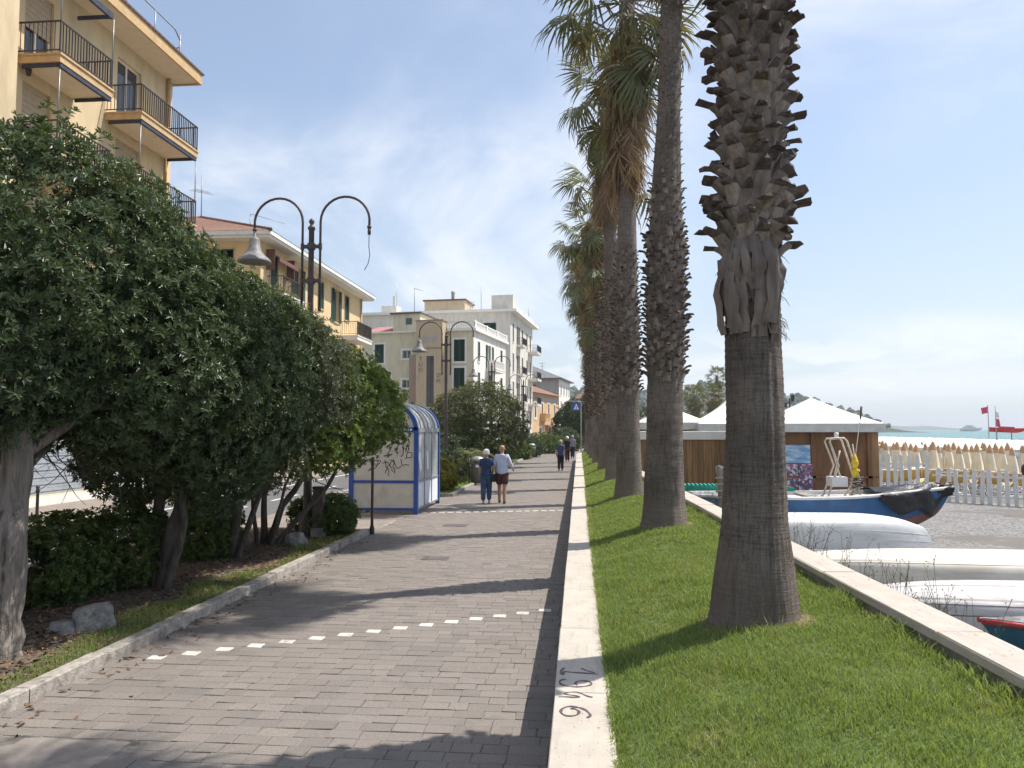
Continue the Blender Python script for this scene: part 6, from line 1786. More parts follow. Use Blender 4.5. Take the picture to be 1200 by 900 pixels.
upturned('upturned smooth cream boat with a maroon gunwale', (6.25, 12.75, -.22), R(179), 7.0, 1.5, .46, ('boat_cream', 'boat_cream'), (.5, .8), 'boat_maroon', transom=.7, full=2.6, box=.36, rnd_=2.3, vee=.16)
upturned('upturned weathered white boat with grey plank lines and patched tar, beside the teal boat', (6.0, 10.45, -.24), R(178), 5.6, 1.6, .40, ('boat_weathered', 'tarp_grey'), (.2, .4, .6, .8), 'tarp_grey', transom=.7, full=2.8, box=.36, rnd_=2.3, vee=.16)
# teal boat, right way up
rows_ = hull(4.6, 1.4, .47)
TB = tag(empty('teal_boat', (6.55, 8.15, -.27), R(180)), 'teal boat right way up with a red gunwale and grey cover, behind the near parapet', 'boat', 'boats laid up on the beach')
hull_mesh(rows_).build('hull', G['boat_teal'], TB)
m = MB()
for s in (-1, 1): m.tube(edge_line(rows_, 1.0, s, .015), .028, 6)
m.build('gunwale', G['boat_red'], TB)
cvr = []
for r_ in rows_:
    n = (len(r_)-1)//2; w_ = abs(r_[0][1]); z_ = r_[0][2]
    cvr.append([(r_[0][0], w_*t*.97, z_+.02+.13*(1-t*t)*min(1, w_/.4)+.02*mnoise.noise(Vector((r_[0][0]*3, t*3, 0)))) for t in [q/6-1 for q in range(13)]])
m = MB(); m.grid(cvr); m.build('cover', G['tarp_grey'], TB)
# blue wooden boat with tarpaulin over the bow
BB = tag(empty('blue_boat', (5.28, 18.5, -.25), 0), 'long blue wooden boat with white rail and black tarpaulin over its bow', 'boat', 'boats laid up on the beach')
rows_ = hull(5.5, 1.7, .92, transom=.45, bow_rise=.45, full=2.4)
m = hull_mesh(rows_, .03, (0, 1)); m.build('hull', [G['boat_blue'], G['boat_white']], BB)
m = MB(); 
low = [[(x, y*1.006, z-.004) for (x, y, z) in r_[5:-5]] for r_ in rows_]
m.grid(low); m.build('antifouling', G['boat_antifoul'], BB)
m = MB()
for s in (-1, 1): m.tube(edge_line(rows_, 1.0, s, .0), .04, 6)
m.build('rail', G['boat_white'], BB)
m = MB(); m.grid([[(r_[0][0], r_[0][1]*.94*t, r_[0][2]-.06+.03*(1-t*t)) for t in [q/4-1 for q in range(9)]] for r_ in rows_]); m.build('deck', G['boat_weathered'], BB)
m = MB(); m.box(2.72, 2.86, -.05, .05, .75, 1.05); mt = Matrix.Translation((2.83, 0, 1.0)) @ Matrix.Rotation(R(22), 4, 'Y'); m.box(-.05, .05, -.045, .045, -.1, .34, mtx=mt); m.build('stem_post', G['wood_light'], BB)
for x_ in (-1.7, -.2): m = MB(); m.box(x_, x_+.3, -.7, .7, .90, .935); m.build('thwart', G['wood_grey'], BB)
tp_ = []
for i in range(26):
    x_ = 1.30+1.80*i/25; s = (x_+2.75)/5.5; w_ = max(.05, .85*(1-max(0, (min(s, 1)-.42)/.58)**2.4)); zg = .92*(1+.22*max(0, (min(s, 1)-.4)/.6)**2)
    row = []
    for k in range(-14, 15):
        t = k/14; a = abs(t); hang = (.62+.22*math.sin(x_*5.0))*min(1, max(.2, (x_-1.2)/.9))*(1 if x_ < 2.55 else max(.25, 1-(x_-2.55)*2.2))
        nz = mnoise.noise(Vector((x_*2.6, t*4, 1)))*.05+mnoise.noise(Vector((x_*6, t*9, 3)))*.03
        if a < .5: y_ = w_*(a/.5)*1.05; z_ = zg+.10-.10*(a/.5)**2+nz
        else: y_ = w_*1.05+.09-.10*(a-.5)+nz; z_ = zg-(a-.5)/.5*hang+nz*.5
        row.append((x_+nz*.6, math.copysign(y_, t), z_))
    tp_.append(row)
m = MB(); m.grid(tp_); 
tarp = m.build('tarpaulin', G['tarp_black'], BB)
sm = tarp.modifiers.new('thick', 'SOLIDIFY'); sm.thickness = .012
# A-frame with box seat standing in the blue boat
AF = tag(empty('tube_frame', (5.85, 18.3, .62)), 'cream tube frame with a white box standing in the blue boat', 'frame')
m = MB()
for y_ in (-.18, .18):
    m.tube([(-.42, y_, 0), (-.30, y_, .06), (-.18, y_, .4), (-.05, y_, .75), (-.24, y_, 1.30), (-.20, y_, 1.36), (.08, y_, 1.38), (.14, y_, 1.32), (.38, y_, .5), (.34, y_, .3), (.16, y_, .03), (.02, y_, .0)], .022, 7)
m.tube([(-.16, -.18, .5), (-.02, -.18, 1.1)], .018, 6); m.tube([(.45, -.1, .0), (.28, -.1, .75)], .02, 6); m.tube([(-.24, -.18, 1.30), (.0, -.18, .42)], .018, 6)
for (x_, z_) in ((-.20, 1.36), (.08, 1.38), (.38, .5)): m.tube([(x_, -.18, z_), (x_, .18, z_)], .018, 6)
m.build('tubes', G['tube_cream'], AF)
m = MB(); m.box(-.22, .12, -.24, .22, .28, .50); m.build('box', G['boat_white'], AF)
m = MB(); m.lathe([(.001, 0), (.05, .01), (.05, .10), (.001, .11)], 8, (-.09, -.18, 1.40)); m.build('lamp_cap', G['sign_white'], AF)
fl = tag(empty('fishing_float', (6.13, 18.05, 1.12)), 'yellow fishing float hung on the tube frame', 'float')
m = MB(); m.lathe([(.001, -.02), (.05, .0), (.075, .10), (.06, .18), (.05, .22), (.085, .30), (.07, .38), (.03, .44), (.001, .46)], 10); m.build('buoy', G['float_yellow'], fl)
m = MB(); m.lathe([(.09, .12), (.11, .15), (.09, .18)], 10); m.lathe([(.06, .40), (.03, .50), (.001, .52)], 8); m.build('band', G['float_yellow'], fl)
rp = tag(empty('rope_coil', (6.16, 18.1, .68)), 'tangle of dark and pale rope under the yellow float', 'rope')
rn = random.Random(3); m = MB(); P = []
for i in range(60): P.append((.13*math.cos(i*.9)+rn.uniform(-.03, .03), .1*math.sin(i*.9)+rn.uniform(-.03, .03), .02+.0065*i+rn.uniform(-.02, .02)))
m.tube(P, .011, 5); m.build('coil', G['rope'], rp)
m = MB(); m.tube([(x+.04, y-.05, z+.05) for x, y, z in P[25:]], .013, 5); m.build('dark_coil', G['iron'], rp)
po = tag(empty('signal_poles', (6.38, 18.9, .6)), 'leaning fishing poles with a dark flag standing behind the tube frame', 'poles')
m = MB(); m.tube([(-.12, 0, 0), (.05, 0, .95), (.17, 0, 1.75)], [.014, .012, .008], 6); m.build('pole', G['tube_cream'], po)
m = MB(); m.tube([(.16, .04, 0), (.0, .02, 1.25)], .014, 6); m.build('pole', G['tube_cream'], po)
m = MB(); m.tube([(.10, 0, 1.2), (.21, 0, 2.0)], .008, 5); m.build('pole', G['iron'], po)
m = MB(); m.tube([(.19, 0, 1.85), (.22, 0, 2.14)], [.02, .028], 6); m.build('furled_flag', G['metal_dark'], po)
# weathered mooring post with rope
mp_ = tag(empty('mooring_post', (2.95, 16.5, -.25)), 'weathered grey mooring post wound with rope beside the parapet', 'post')
m = MB(); prof = []
vs = []; n = 14
for i in range(15):
    t = i/14; z_ = -.05+1.70*t
    for k in range(n):
        a = 2*math.pi*k/n; rr = .15*(1+.16*mnoise.noise(Vector((math.cos(a)*1.6, math.sin(a)*1.6, z_*1.4)))+.10*math.sin(3*a+z_*6))
        vs.append((rr*math.cos(a)+.03*math.sin(z_*2), rr*math.sin(a), z_+(.06*math.sin(a*2) if i == 14 else 0)))
m.add(vs, [(i*n+k, i*n+(k+1) % n, (i+1)*n+(k+1) % n, (i+1)*n+k) for i in range(14) for k in range(n)]+[tuple(14*n+k for k in range(n))], 0, True); m.build('timber', G['wood_grey'], mp_)
m = MB(); m.tube([(.18*math.cos(i*.55)+.03*math.sin((.9+i*.009)*2), .18*math.sin(i*.55), .95+i*.012) for i in range(48)], .022, 6); m.tube([(.17, -.09, 1.45), (.10, -.20, 1.15), (-.06, -.21, .8), (-.14, -.14, .5)], .02, 6); m.build('rope', G['rope'], mp_)
# teal crates
def crate(label, loc, sx, sy, sz, rz):
    c = tag(empty('plastic_crate', loc, rz), label, 'crate', 'teal plastic crates on the boats'); m = MB()
    m.box(-sx/2, sx/2, -sy/2, sy/2, 0, .02)
    for (a, b, c_, d) in ((-sx/2, sx/2, -sy/2, -sy/2+.025), (-sx/2, sx/2, sy/2-.025, sy/2), (-sx/2, -sx/2+.025, -sy/2+.026, sy/2-.026), (sx/2-.025, sx/2, -sy/2+.026, sy/2-.026)): m.box(a, b, c_, d, .021, sz)
    m.build('body', G['plastic_teal'], c)
    m = MB()
    for k in range(int(sx/.10)): m.box(-sx/2+.03+k*.10, -sx/2+.075+k*.10, -sy/2+.03, sy/2-.03, sz-.04, sz+.012)
    m.build('ribbed_lid', G['plastic_teal'], c)
    return c
crate('long ribbed teal crate lying left of the mooring post', (3.15, 19.6, .62), 1.5, .8, .20, R(-4))
crate('short teal crate beside the kiosk posters', (4.85, 19.55, .62), .55, .5, .16, R(3))
m = MB(); m.lathe([(.001, 0), (.12, .01), (.13, .05), (.001, .07)], 8)
for (x_, y_) in ((3.15, 19.6), (4.85, 19.55)):
    t = tag(empty('trestle', (x_, y_, -.25)), 'dark trestle carrying a teal crate', 'trestle', 'trestles under the crates')
    m = MB(); sxx = .6 if x_ < 4 else .2
    m.box(-sxx, sxx, -.04, .04, .80, .868); m.build('beam', G['wood_grey'], t)
    for s in (-1, 1):
        for y2 in (-.25, .25): m = MB(); m.tube([(s*(sxx-.06), y2, -.02), (s*(sxx-.06), y2*.1, .80)], .03, 5); m.build('leg', G['wood_grey'], t)

# ================================================================ kiosk, board hut, tents
KB = tag(empty('beach_kiosk', (6.80, 23.6, -.30)), 'brown wooden beach kiosk under a white canopy with posters on its side', 'kiosk')
hw_ = 1.42
m = MB(); 
for (a, b, mt_) in ((-1.38, -.42, 0), (-.30, 1.10, 0)): m.box(a, b, -1.30, -1.25, 0, 2.42)
m.box(-1.38, 1.38, 1.25, 1.30, 0, 2.42); m.box(-1.38, -1.33, -1.249, 1.249, 0, 2.42); m.box(1.33, 1.38, -1.249, 1.249, 0, 2.42); m.build('wall_panel', G['wood_brown'], KB)
for x_ in (-1.41, -.42, 1.10): m = MB(); m.box(x_, x_+.12, -1.36, -1.301, 0, 2.44); m.build('post', G['wood_brown'], KB)
m = MB(); m.box(1.22, 1.40, -1.355, -1.25, 0, 2.44); m.build('corner_board', G['wood_light'], KB)
m = MB(); m.box(-1.41, 1.40, -1.36, -1.302, 1.14, 1.20); m.build('rail', G['wood_brown'], KB)
m = MB(); m.box(-1.28, -.44, -1.345, -1.32, 1.55, 2.06); m.build('sea_poster', G['poster_sky'], KB)
m = MB(); m.box(-1.12, -.78, -1.345, -1.32, .55, 1.53); m.build('photo_poster', G['poster_collage'], KB)
m = MB(); m.box(-.775, -.40, -1.372, -1.362, .55, 1.53); m.build('photo_poster', G['poster_collage'], KB)
m = MB(); e = 1.52; n = 8
G4 = []
for i in range(n+1):
    t = i/n; r_ = e*(1-t); z_ = 2.66+.78*t+.04*math.sin(t*math.pi)*-1
    G4.append([(r_*a, r_*b, z_) for a, b in ((-1, -1), (0, -1), (1, -1), (1, 0), (1, 1), (0, 1), (-1, 1), (-1, 0), (-1, -1))])
m.grid(G4, smooth=False); ca = m.build('canopy', G['canvas_white'], KB)
m = MB(); m.grid([[(e*1.003*a, e*1.003*b, 2.66) for a, b in ((-1, -1), (1, -1), (1, 1), (-1, 1), (-1, -1))], [(e*1.012*a, e*1.012*b, 2.42) for a, b in ((-1, -1), (1, -1), (1, 1), (-1, 1), (-1, -1))]], smooth=False); vl = m.build('valance', G['valance'], ca)
vl.modifiers.new('thick', 'SOLIDIFY').thickness = .012; ca.modifiers.new('thick', 'SOLIDIFY').thickness = .01
# long board hut with white flat roof
HT = tag(empty('board_hut', (3.25, 25.0, -.25)), 'low hut of vertical brown boards with a white flat roof behind the palms', 'hut')
rn = random.Random(6); x_ = -1.35; pm_ = {}
bw = .17
me = bevel_box_mesh('board', .05, .05, .05, G['wood_plank'])
mb_ = MB(); mb_.box(0, bw-.008, -.02, .02, 0, 2.12); pme = mb_.mesh('board', G['wood_plank'])
for k in range(23): link('board', pme, HT, loc=(-1.45+k*bw, rn.uniform(-.006, .006), 0))
for k in range(16): link('board', pme, HT, loc=(-1.46, .06+k*bw, 0), rot=(0, 0, R(90)))
m = MB(); m.box(-1.40, 2.42, .022, 2.9, 0, 2.10); m.build('core', G['metal_dark'], HT)
m = MB(); m.box(-1.55, 2.6, -.10, 3.0, 2.122, 2.38); m.build('flat_roof', G['canvas_white'], HT)
def tent(label, x, y, z, hwid, eave, peak, conc):
    t = tag(empty('white_tent', (x, y, z)), label, 'tent', 'white pointed tents behind the board hut'); m = MB(); n = 10; G5 = []
    for i in range(n+1):
        q = i/n; r_ = hwid*((1-q)**(1.0+conc) if conc else (1-q)); r_ = max(r_, .03)
        G5.append([(r_*a, r_*b, eave+(peak-eave)*q) for a, b in ((-1, -1), (0, -1), (1, -1), (1, 0), (1, 1), (0, 1), (-1, 1), (-1, 0), (-1, -1))])
    m.grid(G5, smooth=False); c = m.build('canopy', G['canvas_white'], t)
    m = MB(); m.grid([[(hwid*1.003*a, hwid*1.003*b, eave) for a, b in ((-1, -1), (1, -1), (1, 1), (-1, 1), (-1, -1))], [(hwid*1.01*a, hwid*1.01*b, eave-.28) for a, b in ((-1, -1), (1, -1), (1, 1), (-1, 1), (-1, -1))]], smooth=False); v = m.build('valance', G['valance'], c)
    for o_ in (c, v): o_.modifiers.new('thick', 'SOLIDIFY').thickness = .012
    for a in (-1, 1):
        for b in (-1, 1): m = MB(); m.tube([(hwid*.97*a, hwid*.97*b, -.1), (hwid*.97*a, hwid*.97*b, eave-.02)], .045, 6); m.build('pole', G['metal_dark'], t)
    m = MB(); m.box(-hwid*.9, hwid*.9, hwid*.7, hwid*.75, 0, eave-.3); m.build('back_cloth', G['awning_brown'], t)
tent('low white pyramid tent behind the second palm', 3.75, 33.5, -.3, 1.45, 2.78, 3.45, 0)
tent('peaked white marquee with a tall pointed tip', 6.15, 33.0, -.3, 1.45, 2.72, 3.95, .55)

# ================================================================ picket fence, parasols, deckchairs
def fence(label, A, B, z, h, n, group):
    A = Vector(A); B = Vector(B); U = (B-A).normalized(); r = tag(empty('picket_fence', (A.x, A.y, z), math.atan2(U.y, U.x)), label, 'fence', group)
    L = (B-A).length; m = MB(); w = .13
    m.add([(-w/2, -.012, -.05), (w/2, -.012, -.05), (w/2, -.012, h-.05), (0, -.012, h), (-w/2, -.012, h-.05), (-w/2, .012, -.05), (w/2, .012, -.05), (w/2, .012, h-.05), (0, .012, h), (-w/2, .012, h-.05)],
          [(0, 1, 2, 3, 4), (9, 8, 7, 6, 5), (0, 5, 6, 1), (1, 6, 7, 2), (2, 7, 8, 3), (3, 8, 9, 4), (4, 9, 5, 0)]); me = m.mesh('picket', G['picket_white'])
    rn = random.Random(n)
    for k in range(n): link('picket', me, r, loc=(L*(k+.5)/n, 0, rn.uniform(-.03, .03)), rot=(rn.uniform(-.03, .03), rn.uniform(-.045, .045), 0))
    for zz in (h*.22, h*.78): m = MB(); m.box(-.15, L+.02, .014, .05, zz-.035, zz+.035); m.build('rail', G['picket_white'], r)
    k = 0
    while k <= L: m = MB(); m.box(k-.04, k+.04, .052, .12, -.2, h*.97); m.build('post', G['picket_white'], r); k += 1.6
fence('taller run of white picket fence beside the kiosk', (10.75, 30.1), (12.55, 29.3), beach_z(11.5, 29.7), 1.62, 8, 'white picket fence')
fence('lower run of white picket fence reaching out over the pebbles', (12.75, 29.2), (17.6, 25.4), beach_z(14, 28), 1.22, 24, 'white picket fence')
sk_ = tag(empty('float_stick', (13.3, 24.6, beach_z(13.3, 24.6))), 'thin dark stick topped by a maroon float before the fence', 'stick')
m = MB(); m.tube([(0, 0, -.1), (.02, 0, 1.35)], .014, 6); m.build('stick', G['iron'], sk_)
m = MB(); m.lathe([(.001, 1.2), (.07, 1.22), (.10, 1.32), (.10, 1.45), (.06, 1.54), (.001, 1.56)], 10); m.build('float', G['float_maroon'], sk_)

def proj(x, y, z=1.2):
    d = Vector((x, y, z-2.2)); ps = R(5.191); dep = d.y*math.cos(ps)-d.x*math.sin(ps)*1.0
    return 600+901*(d.x*math.cos(ps)+d.y*math.sin(ps))/max(.1, dep)
def closed_parasol():
    m = MB(); n = 16; prof = [(.05, 2.05), (.08, 1.98), (.115, 1.80), (.15, 1.55), (.185, 1.25), (.21, .98), (.215, .95)]
    vs = []
    for r_, z_ in prof:
        for k in range(n): 
            a = 2*math.pi*k/n; rr = r_*(1+(.20 if k % 2 else -.16)*min(1, (2.05-z_)*1.2)); vs.append((rr*math.cos(a), rr*math.sin(a), z_))
    m.add(vs, [(i*n+k, i*n+(k+1) % n, (i+1)*n+(k+1) % n, (i+1)*n+k) for i in range(6) for k in range(n)], 0, True)
    cap = MB(); cap.lathe([(.001, 2.16), (.04, 2.10), (.085, 2.0), (.13, 1.80), (.135, 1.77)], 12)
    pole = MB(); pole.tube([(0, 0, -.15), (0, 0, 2.2)], .022, 6)
    return m.mesh('folded_canopy', G['canvas_cream']), cap.mesh('orange_cap', G['canvas_orange']), pole.mesh('pole', G['picket_white'])
CP = closed_parasol(); rn = random.Random(21)
for (px_, yy0) in ((1024, 35), (1037, 36.5), (1050, 35), (1060, 40), (1072, 36), (1083, 41), (1098, 36), (1122, 34), (1137, 38), (1143, 34.4), (1158, 33.5), (1172, 34.5), (1184, 33.5), (1030, 44), (1044, 46), (1056, 45), (1068, 47), (1079, 45), (1090, 46), (1106, 42), (1114, 45), (1130, 44), (1150, 43), (1165, 41), (1178, 42), (1196, 39), (1033, 38), (1046, 38.5), (1058, 37), (1066, 38), (1089, 38), (1092, 34), (1110, 36), (1116, 38), (1130, 35), (1152, 37), (1166, 36), (1179, 37), (1199, 34)):
    t_ = (px_-600)/901; ps = R(5.191); d = Vector((-math.sin(ps)+math.cos(ps)*t_, math.cos(ps)+math.sin(ps)*t_)); x_ = d.x*yy0/d.y
    r = tag(empty('folded_parasol', (x_, yy0, beach_z(x_, yy0)), rn.uniform(0, 3)), 'folded cream beach parasol with orange cap behind the picket fence', 'parasol', 'folded parasols behind the fence')
    sc_ = rn.uniform(.90, .99); r.scale = (sc_*1.0, sc_*1.0, sc_)
    for nm, me in zip(('folded_canopy', 'orange_cap', 'pole'), CP): link(nm, me, r)
def open_parasol():
    m = MB(); n = 8; R_ = 1.28; vs = []
    for i, (f, z_) in enumerate(((.02, 2.20), (.35, 2.12), (.7, 1.98), (1.0, 1.80), (1.0, 1.66))):
        for k in range(n*2):
            a = math.pi*k/n; rr = R_*f*(1 if k % 2 == 0 else .955); vs.append((rr*math.cos(a), rr*math.sin(a), z_-(0 if k % 2 == 0 else .02*f)))
    N2 = n*2
    m.add(vs, [(i*N2+k, (i+1)*N2+k, (i+1)*N2+(k+1) % N2, i*N2+(k+1) % N2) for i in range(4) for k in range(N2)])
    p = MB(); p.tube([(0, 0, -.15), (0, 0, 2.28)], .025, 6)
    both = MB(); both.add(m.v, m.f); both.add(p.v, p.f, 1)
    m.m = [1 if 48 <= i < 64 else 0 for i in range(len(m.f))]; both.m[:len(m.f)] = [2 if q else 0 for q in m.m]
    return m.mesh('canopy', [G['canvas_white'], G['canvas_shade']]), p.mesh('pole', G['picket_white']), both.mesh('open_parasol', [G['canvas_white'], G['picket_white'], G['canvas_shade']])
OP = open_parasol(); cnt = 0
yy0 = 44.0
while yy0 < 150:
    step = 3.3
    x_ = 14.0+(int(yy0) % 2)*.6
    while x_ < 60:
        q = proj(x_, yy0)
        if 1022 < q < 1216 and cnt < 290:
            loc = (x_+rn.uniform(-.12, .12), yy0+rn.uniform(-.12, .12), beach_z(x_, yy0)-.05)
            if yy0 < 60:
                r = tag(empty('open_parasol', loc, rn.uniform(0, 1)), 'open white beach parasol in the rows before the sea', 'parasol', 'open white parasols on the beach')
                link('canopy', OP[0], r); link('pole', OP[1], r); r.rotation_euler = (rn.uniform(-.06, .06), rn.uniform(-.06, .06), rn.uniform(0, 1))
            else:
                r = tag(link('open_parasol', OP[2], loc=loc, rot=(rn.uniform(-.06, .06), rn.uniform(-.06, .06), rn.uniform(0, 1))), 'open white beach parasol in the rows before the sea', 'parasol', 'open white parasols on the beach')
            cnt += 1
        x_ += step
    yy0 += 3.4
# deckchairs with ochre canvas between the folded parasols
fr_ = MB()
for s in (-.28, .28):
    fr_.tube([(s, -.45, 0), (s, .40, .95)], .018, 5); fr_.tube([(s, .45, 0), (s, -.40, .55)], .018, 5)
for (y_, z_) in ((.40, .95), (-.40, .55), (-.45, .02), (.45, .02)): fr_.tube([(-.28, y_, z_), (.28, y_, z_)], .018, 5)
cv_ = MB(); cv_.grid([[(x_, -.40+.8*t, .55+.40*t-.28*math.sin(math.pi*t)) for x_ in (-.26, 0, .26)] for t in [k/8 for k in range(9)]]); cm_ = cv_.mesh('canvas', G['canvas_ochre']); fm_ = fr_.mesh('frame', G['picket_white'])
for k in range(34):
    px_ = 1026+rn.uniform(0, 1)*178; yy0 = rn.uniform(31.2, 37.5); t_ = (px_-600)/901; ps = R(5.191); d = Vector((-math.sin(ps)+math.cos(ps)*t_, math.cos(ps)+math.sin(ps)*t_)); x_ = d.x*yy0/d.y
    r = tag(empty('deckchair', (x_, yy0, beach_z(x_, yy0)), rn.uniform(-.5, .5)+math.pi), 'deckchair with ochre canvas and white frame behind the picket fence', 'deckchair', 'ochre deckchairs behind the fence'); link('frame', fm_, r); cc = link('canvas', cm_, r)
# bathers at the water's edge
src = [o for o in COL.objects if o.name == 'person.002'][0]
bather = None
pts = [(0, 0, .85, .12), (0, 0, 1.15, .12), (0, 0, 1.35, .13), (0, 0, 1.5, .05), (0, 0, 1.62, .085), (.09, 0, .45, .06), (.09, .02, .05, .045), (-.09, 0, .45, .06), (-.09, .02, .05, .045), (.2, 0, 1.38, .05), (.24, .03, 1.1, .035), (.24, .1, .85, .03), (-.2, 0, 1.38, .05), (-.24, .03, 1.1, .035), (-.24, .1, .85, .03)]
eds = [(0, 1), (1, 2), (2, 3), (3, 4), (0, 5), (5, 6), (0, 7), (7, 8), (2, 9), (9, 10), (10, 11), (2, 12), (12, 13), (13, 14)]
bo = skin('person', pts, eds, G['skin'], None, 1); bme = bo.data; bpy.data.objects.remove(bo)
for k in range(16):
    yy0 = rn.uniform(85, 150); x_ = rn.uniform(57, 64)
    r = tag(link('person', bme, loc=(x_, yy0, beach_z(x_, yy0)-.04), rot=(0, 0, rn.uniform(0, 6))), 'distant bather standing at the water edge beyond the parasols', 'person', 'bathers at the water edge')
# rescue boat on a stand and flagpoles
RB = tag(empty('red_rescue_boat', (36.4, 70, -.95)), 'red rescue rowing boat raised on thin poles above the parasols', 'boat')
hr = hull(2.9, .7, .36, transom=.2, bow_rise=.6); m = hull_mesh(hr, .03); o = m.build('hull', G['boat_red'], RB, loc=(.1, 0, 2.85), rot=(0, R(3), 0))
m = MB(); m.grid([[(r_[0][0], r_[0][1]*.97*t, r_[0][2]+.05*(1-t*t)) for t in (-1, -.5, 0, .5, 1)] for r_ in hr]); m.build('deck', G['flag_red'], o)
m = MB(); m.box(-.5, .5, -.2, .2, .40, .52); m.build('seat', G['flag_red'], o)
for x_ in (-.75, .45): m = MB(); m.tube([(x_, 0, -.2), (x_, 0, 2.9)], .04, 6); m.build('stand_pole', G['steel_grey'], RB)
m = MB(); m.lathe([(.001, -.12), (.10, -.06), (.11, .05), (.06, .14), (.001, .16)], 10); me = m.mesh('rudder_float', G['boat_maroon']); link('rudder_float', me, RB, loc=(1.55, 0, 3.1))
def flagpole(label, x, h, shape, mats):
    f = tag(empty('flagpole', (x, 69.5, -.95)), label, 'flagpole', 'flagpoles by the rescue boat'); m = MB(); m.tube([(0, 0, -.2), (0, 0, h)], .035, 6); m.build('pole', G['steel_grey'], f)
    for sh_, mt_ in zip(shape, mats):
        m = MB(); a = sh_; nn = 6
        m.grid([[(a[0]+(a[2]-a[0])*i/nn, .06*math.sin(i*1.7+j), a[1]+(a[3]-a[1])*j/4+a[4]*i/nn) for i in range(nn+1)] for j in range(5)]); o_ = m.build('flag', G[mt_], f); o_.modifiers.new('thick', 'SOLIDIFY').thickness = .01
flagpole('flagpole with a small red flag streaming towards the kiosk', 34.75, 5.25, [(-.03, 4.55, -.55, 5.1, -.12)], ['flag_red'])
flagpole('flagpole with a limp white and red flag over the rescue boat', 35.35, 5.15, [(.03, 4.25, .26, 4.75, -.2), (.03, 3.4, .34, 4.1, -.15)], ['sign_white', 'flag_red'])
# pole with floodlights behind the kiosk
fp = tag(empty('floodlight_pole', (15.7, 60, -.6)), 'dark floodlight pole rising behind the kiosk roof', 'pole'); m = MB(); m.tube([(0, 0, -.2), (0, 0, 5.1), (.05, 0, 5.15)], .05, 6); m.tube([(-.35, 0, 4.7), (.3, 0, 4.95)], .03, 5); m.build('pole', G['iron'], fp)
m = MB(); m.box(.12, .34, -.1, .1, 4.95, 5.4); m.build('floodlight', G['iron'], fp); m = MB(); m.box(-.40, -.22, -.1, .1, 4.45, 4.8); m.build('floodlight', G['iron'], fp)
# white yacht far out, terraced houses on the hill
ya = tag(empty('motor_yacht', (670, 1400, -1.3), R(0)), 'small white motor yacht far out on the sea', 'boat'); m = hull_mesh(hull(34, 8, 5, transom=.8)); m.build('hull', G['boat_white'], ya); m = MB(); m.box(-11, 7, -3, 3, 5, 8); m.box(-7, 3, -2.5, 2.5, 8.01, 10.5); m.build('cabin', G['boat_white'], ya)
rn = random.Random(44)
hm = []
for k, mt_ in enumerate(('plaster_white', 'plaster_orange', 'plaster_cream')):
    m = MB(); m.box(-6, 6, -5, 5, -4, 6); m.add([(-6.6, -5.6, 6.01), (6.6, -5.6, 6.01), (6.6, 5.6, 6.01), (-6.6, 5.6, 6.01), (-2, 0, 8.4), (2, 0, 8.4)], [(0, 1, 5, 4), (1, 2, 5), (2, 3, 4, 5), (3, 0, 4)], 1)
    for q in range(3): m.box(-4.6+3.6*q, -3.2+3.6*q, -5.06, -5.01, 1.6, 4.0, 2)
    hm.append(m.mesh('hill_house', [G[mt_], G['roof_tile'], G['window_glass']]))
dgh = [o for o in COL.objects if o.name == 'hill'][0]
for (x_, y_) in ((258, 1010), (285, 975), (300, 1040), (215, 950), (190, 990), (150, 960), (330, 970), (245, 930), (170, 1060)):
    hit, loc, nrm, idx = dgh.ray_cast(Vector((x_, y_, 500)), Vector((0, 0, -1)))
    if hit:
        tag(link('hill_house', rn.choice(hm), loc=(x_, y_, loc.z), rot=(0, 0, rn.uniform(-.3, .3))), 'tiny distant house on the wooded hill beyond the beach', 'house', 'houses on the far hill')
# trees on the hill ridge, one mass
rg = np.random.default_rng(5); VV = []; FF = []
bm = bmesh.new(); bmesh.ops.create_icosphere(bm, subdivisions=2, radius=1)
ico = np.array([v.co[:] for v in bm.verts]); icf = np.array([[v.index for v in f.verts] for f in bm.faces]); bm.free()
k = 0
for i in range(900):
    x_ = rg.uniform(-250, 390); y_ = rg.uniform(900, 1260)
    hit, loc, nrm, idx = dgh.ray_cast(Vector((x_, y_, 500)), Vector((0, 0, -1)))
    if not hit or loc.z < 3: continue
    s = rg.uniform(2.2, 6.0); nzv = 1+.5*(rg.random(len(ico))-.5)
    VV.append(ico*nzv[:, None]*np.array([s, s, s*rg.uniform(.8, 1.5)])+np.array([x_, y_, loc.z+s*.5])); FF.append(icf+k*len(ico)); k += 1
tag(link('hill_trees', np_mesh('hill_trees', np.concatenate(VV), np.concatenate(FF), G['leaf_far'])), 'far wooded growth covering the hill beyond the beach', 'trees', kind='stuff')
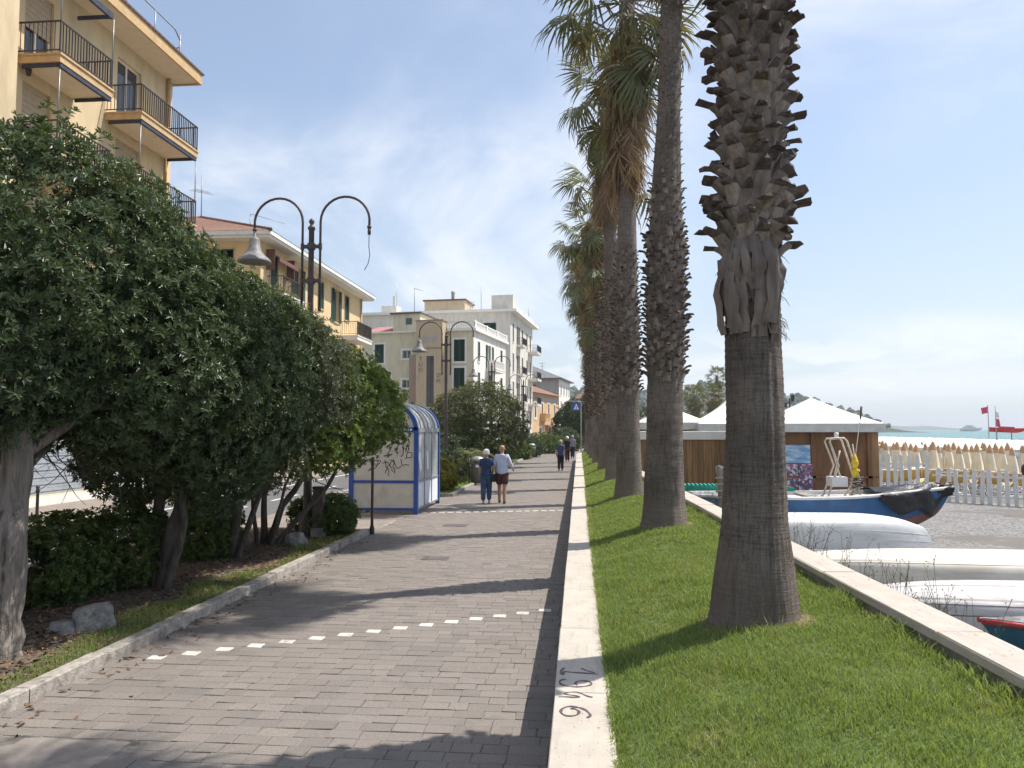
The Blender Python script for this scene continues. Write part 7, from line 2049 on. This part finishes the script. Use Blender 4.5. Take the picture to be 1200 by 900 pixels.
# dry weeds growing between parapet and boats
rn = random.Random(31)
for k in range(44):
    yy0 = rn.uniform(7.0, 17.0); x_ = par_x(yy0)+PAR_W+rn.uniform(.1, .9)
    wv = tag(empty('weed', (x_, yy0, -.22)), 'tall thin dry weed with small heads behind the beach parapet', 'weed', 'dry weeds between parapet and boats'); m = MB(); hd_ = MB()
    for s in range(rn.randrange(6, 12)):
        lean_ = Vector((rn.uniform(-.3, .3), rn.uniform(-.3, .3), 0)); h_ = rn.uniform(.75, 1.25); b0 = Vector((rn.uniform(-.12, .12), rn.uniform(-.12, .12), -.02))
        top_ = b0+lean_*h_+Vector((0, 0, h_)); m.tube([b0, b0.lerp(top_, .5)-lean_*.08, top_], [.004, .003, .0018], 3, cap=False)
        for q in range(4):
            c_ = b0.lerp(top_, rn.uniform(.55, 1)); e_ = c_+Vector((rn.uniform(-.08, .08), rn.uniform(-.08, .08), rn.uniform(.02, .09))); m.tube([c_, e_], [.002, .0015], 3, cap=False); r_ = .008
            hd_.add([e_+Vector((r_, 0, 0)), e_+Vector((-r_*.5, r_*.8, 0)), e_+Vector((-r_*.5, -r_*.8, 0)), e_+Vector((0, 0, r_*1.8))], [(0, 1, 2), (0, 3, 1), (1, 3, 2), (2, 3, 0)])
    m.build('stalks', G['leaf_olive'], wv); hd_.build('seed_heads', G['dead_leaf'], wv)

# ================================================================ haze over the whole scene
HAZE = True
if HAZE:
    m = MB(); m.box(-1000, 6600, -500, 7100, -3.0, 110)
    hz_ = m.build('haze', [])
    hm_ = bpy.data.materials.new('haze'); hm_.use_nodes = True; nt = hm_.node_tree; nt.nodes.clear()
    out_ = nt.nodes.new('ShaderNodeOutputMaterial'); pv = nt.nodes.new('ShaderNodeVolumePrincipled')
    pv.inputs['Color'].default_value = (0.80, 0.87, 0.95, 1); pv.inputs['Density'].default_value = 0.00022; pv.inputs['Anisotropy'].default_value = 0.3
    nt.links.new(pv.outputs[0], out_.inputs['Volume'])
    hz_.data.materials.append(hm_); tag(hz_, 'thin sea haze filling the air over the whole scene', 'haze', kind='stuff')
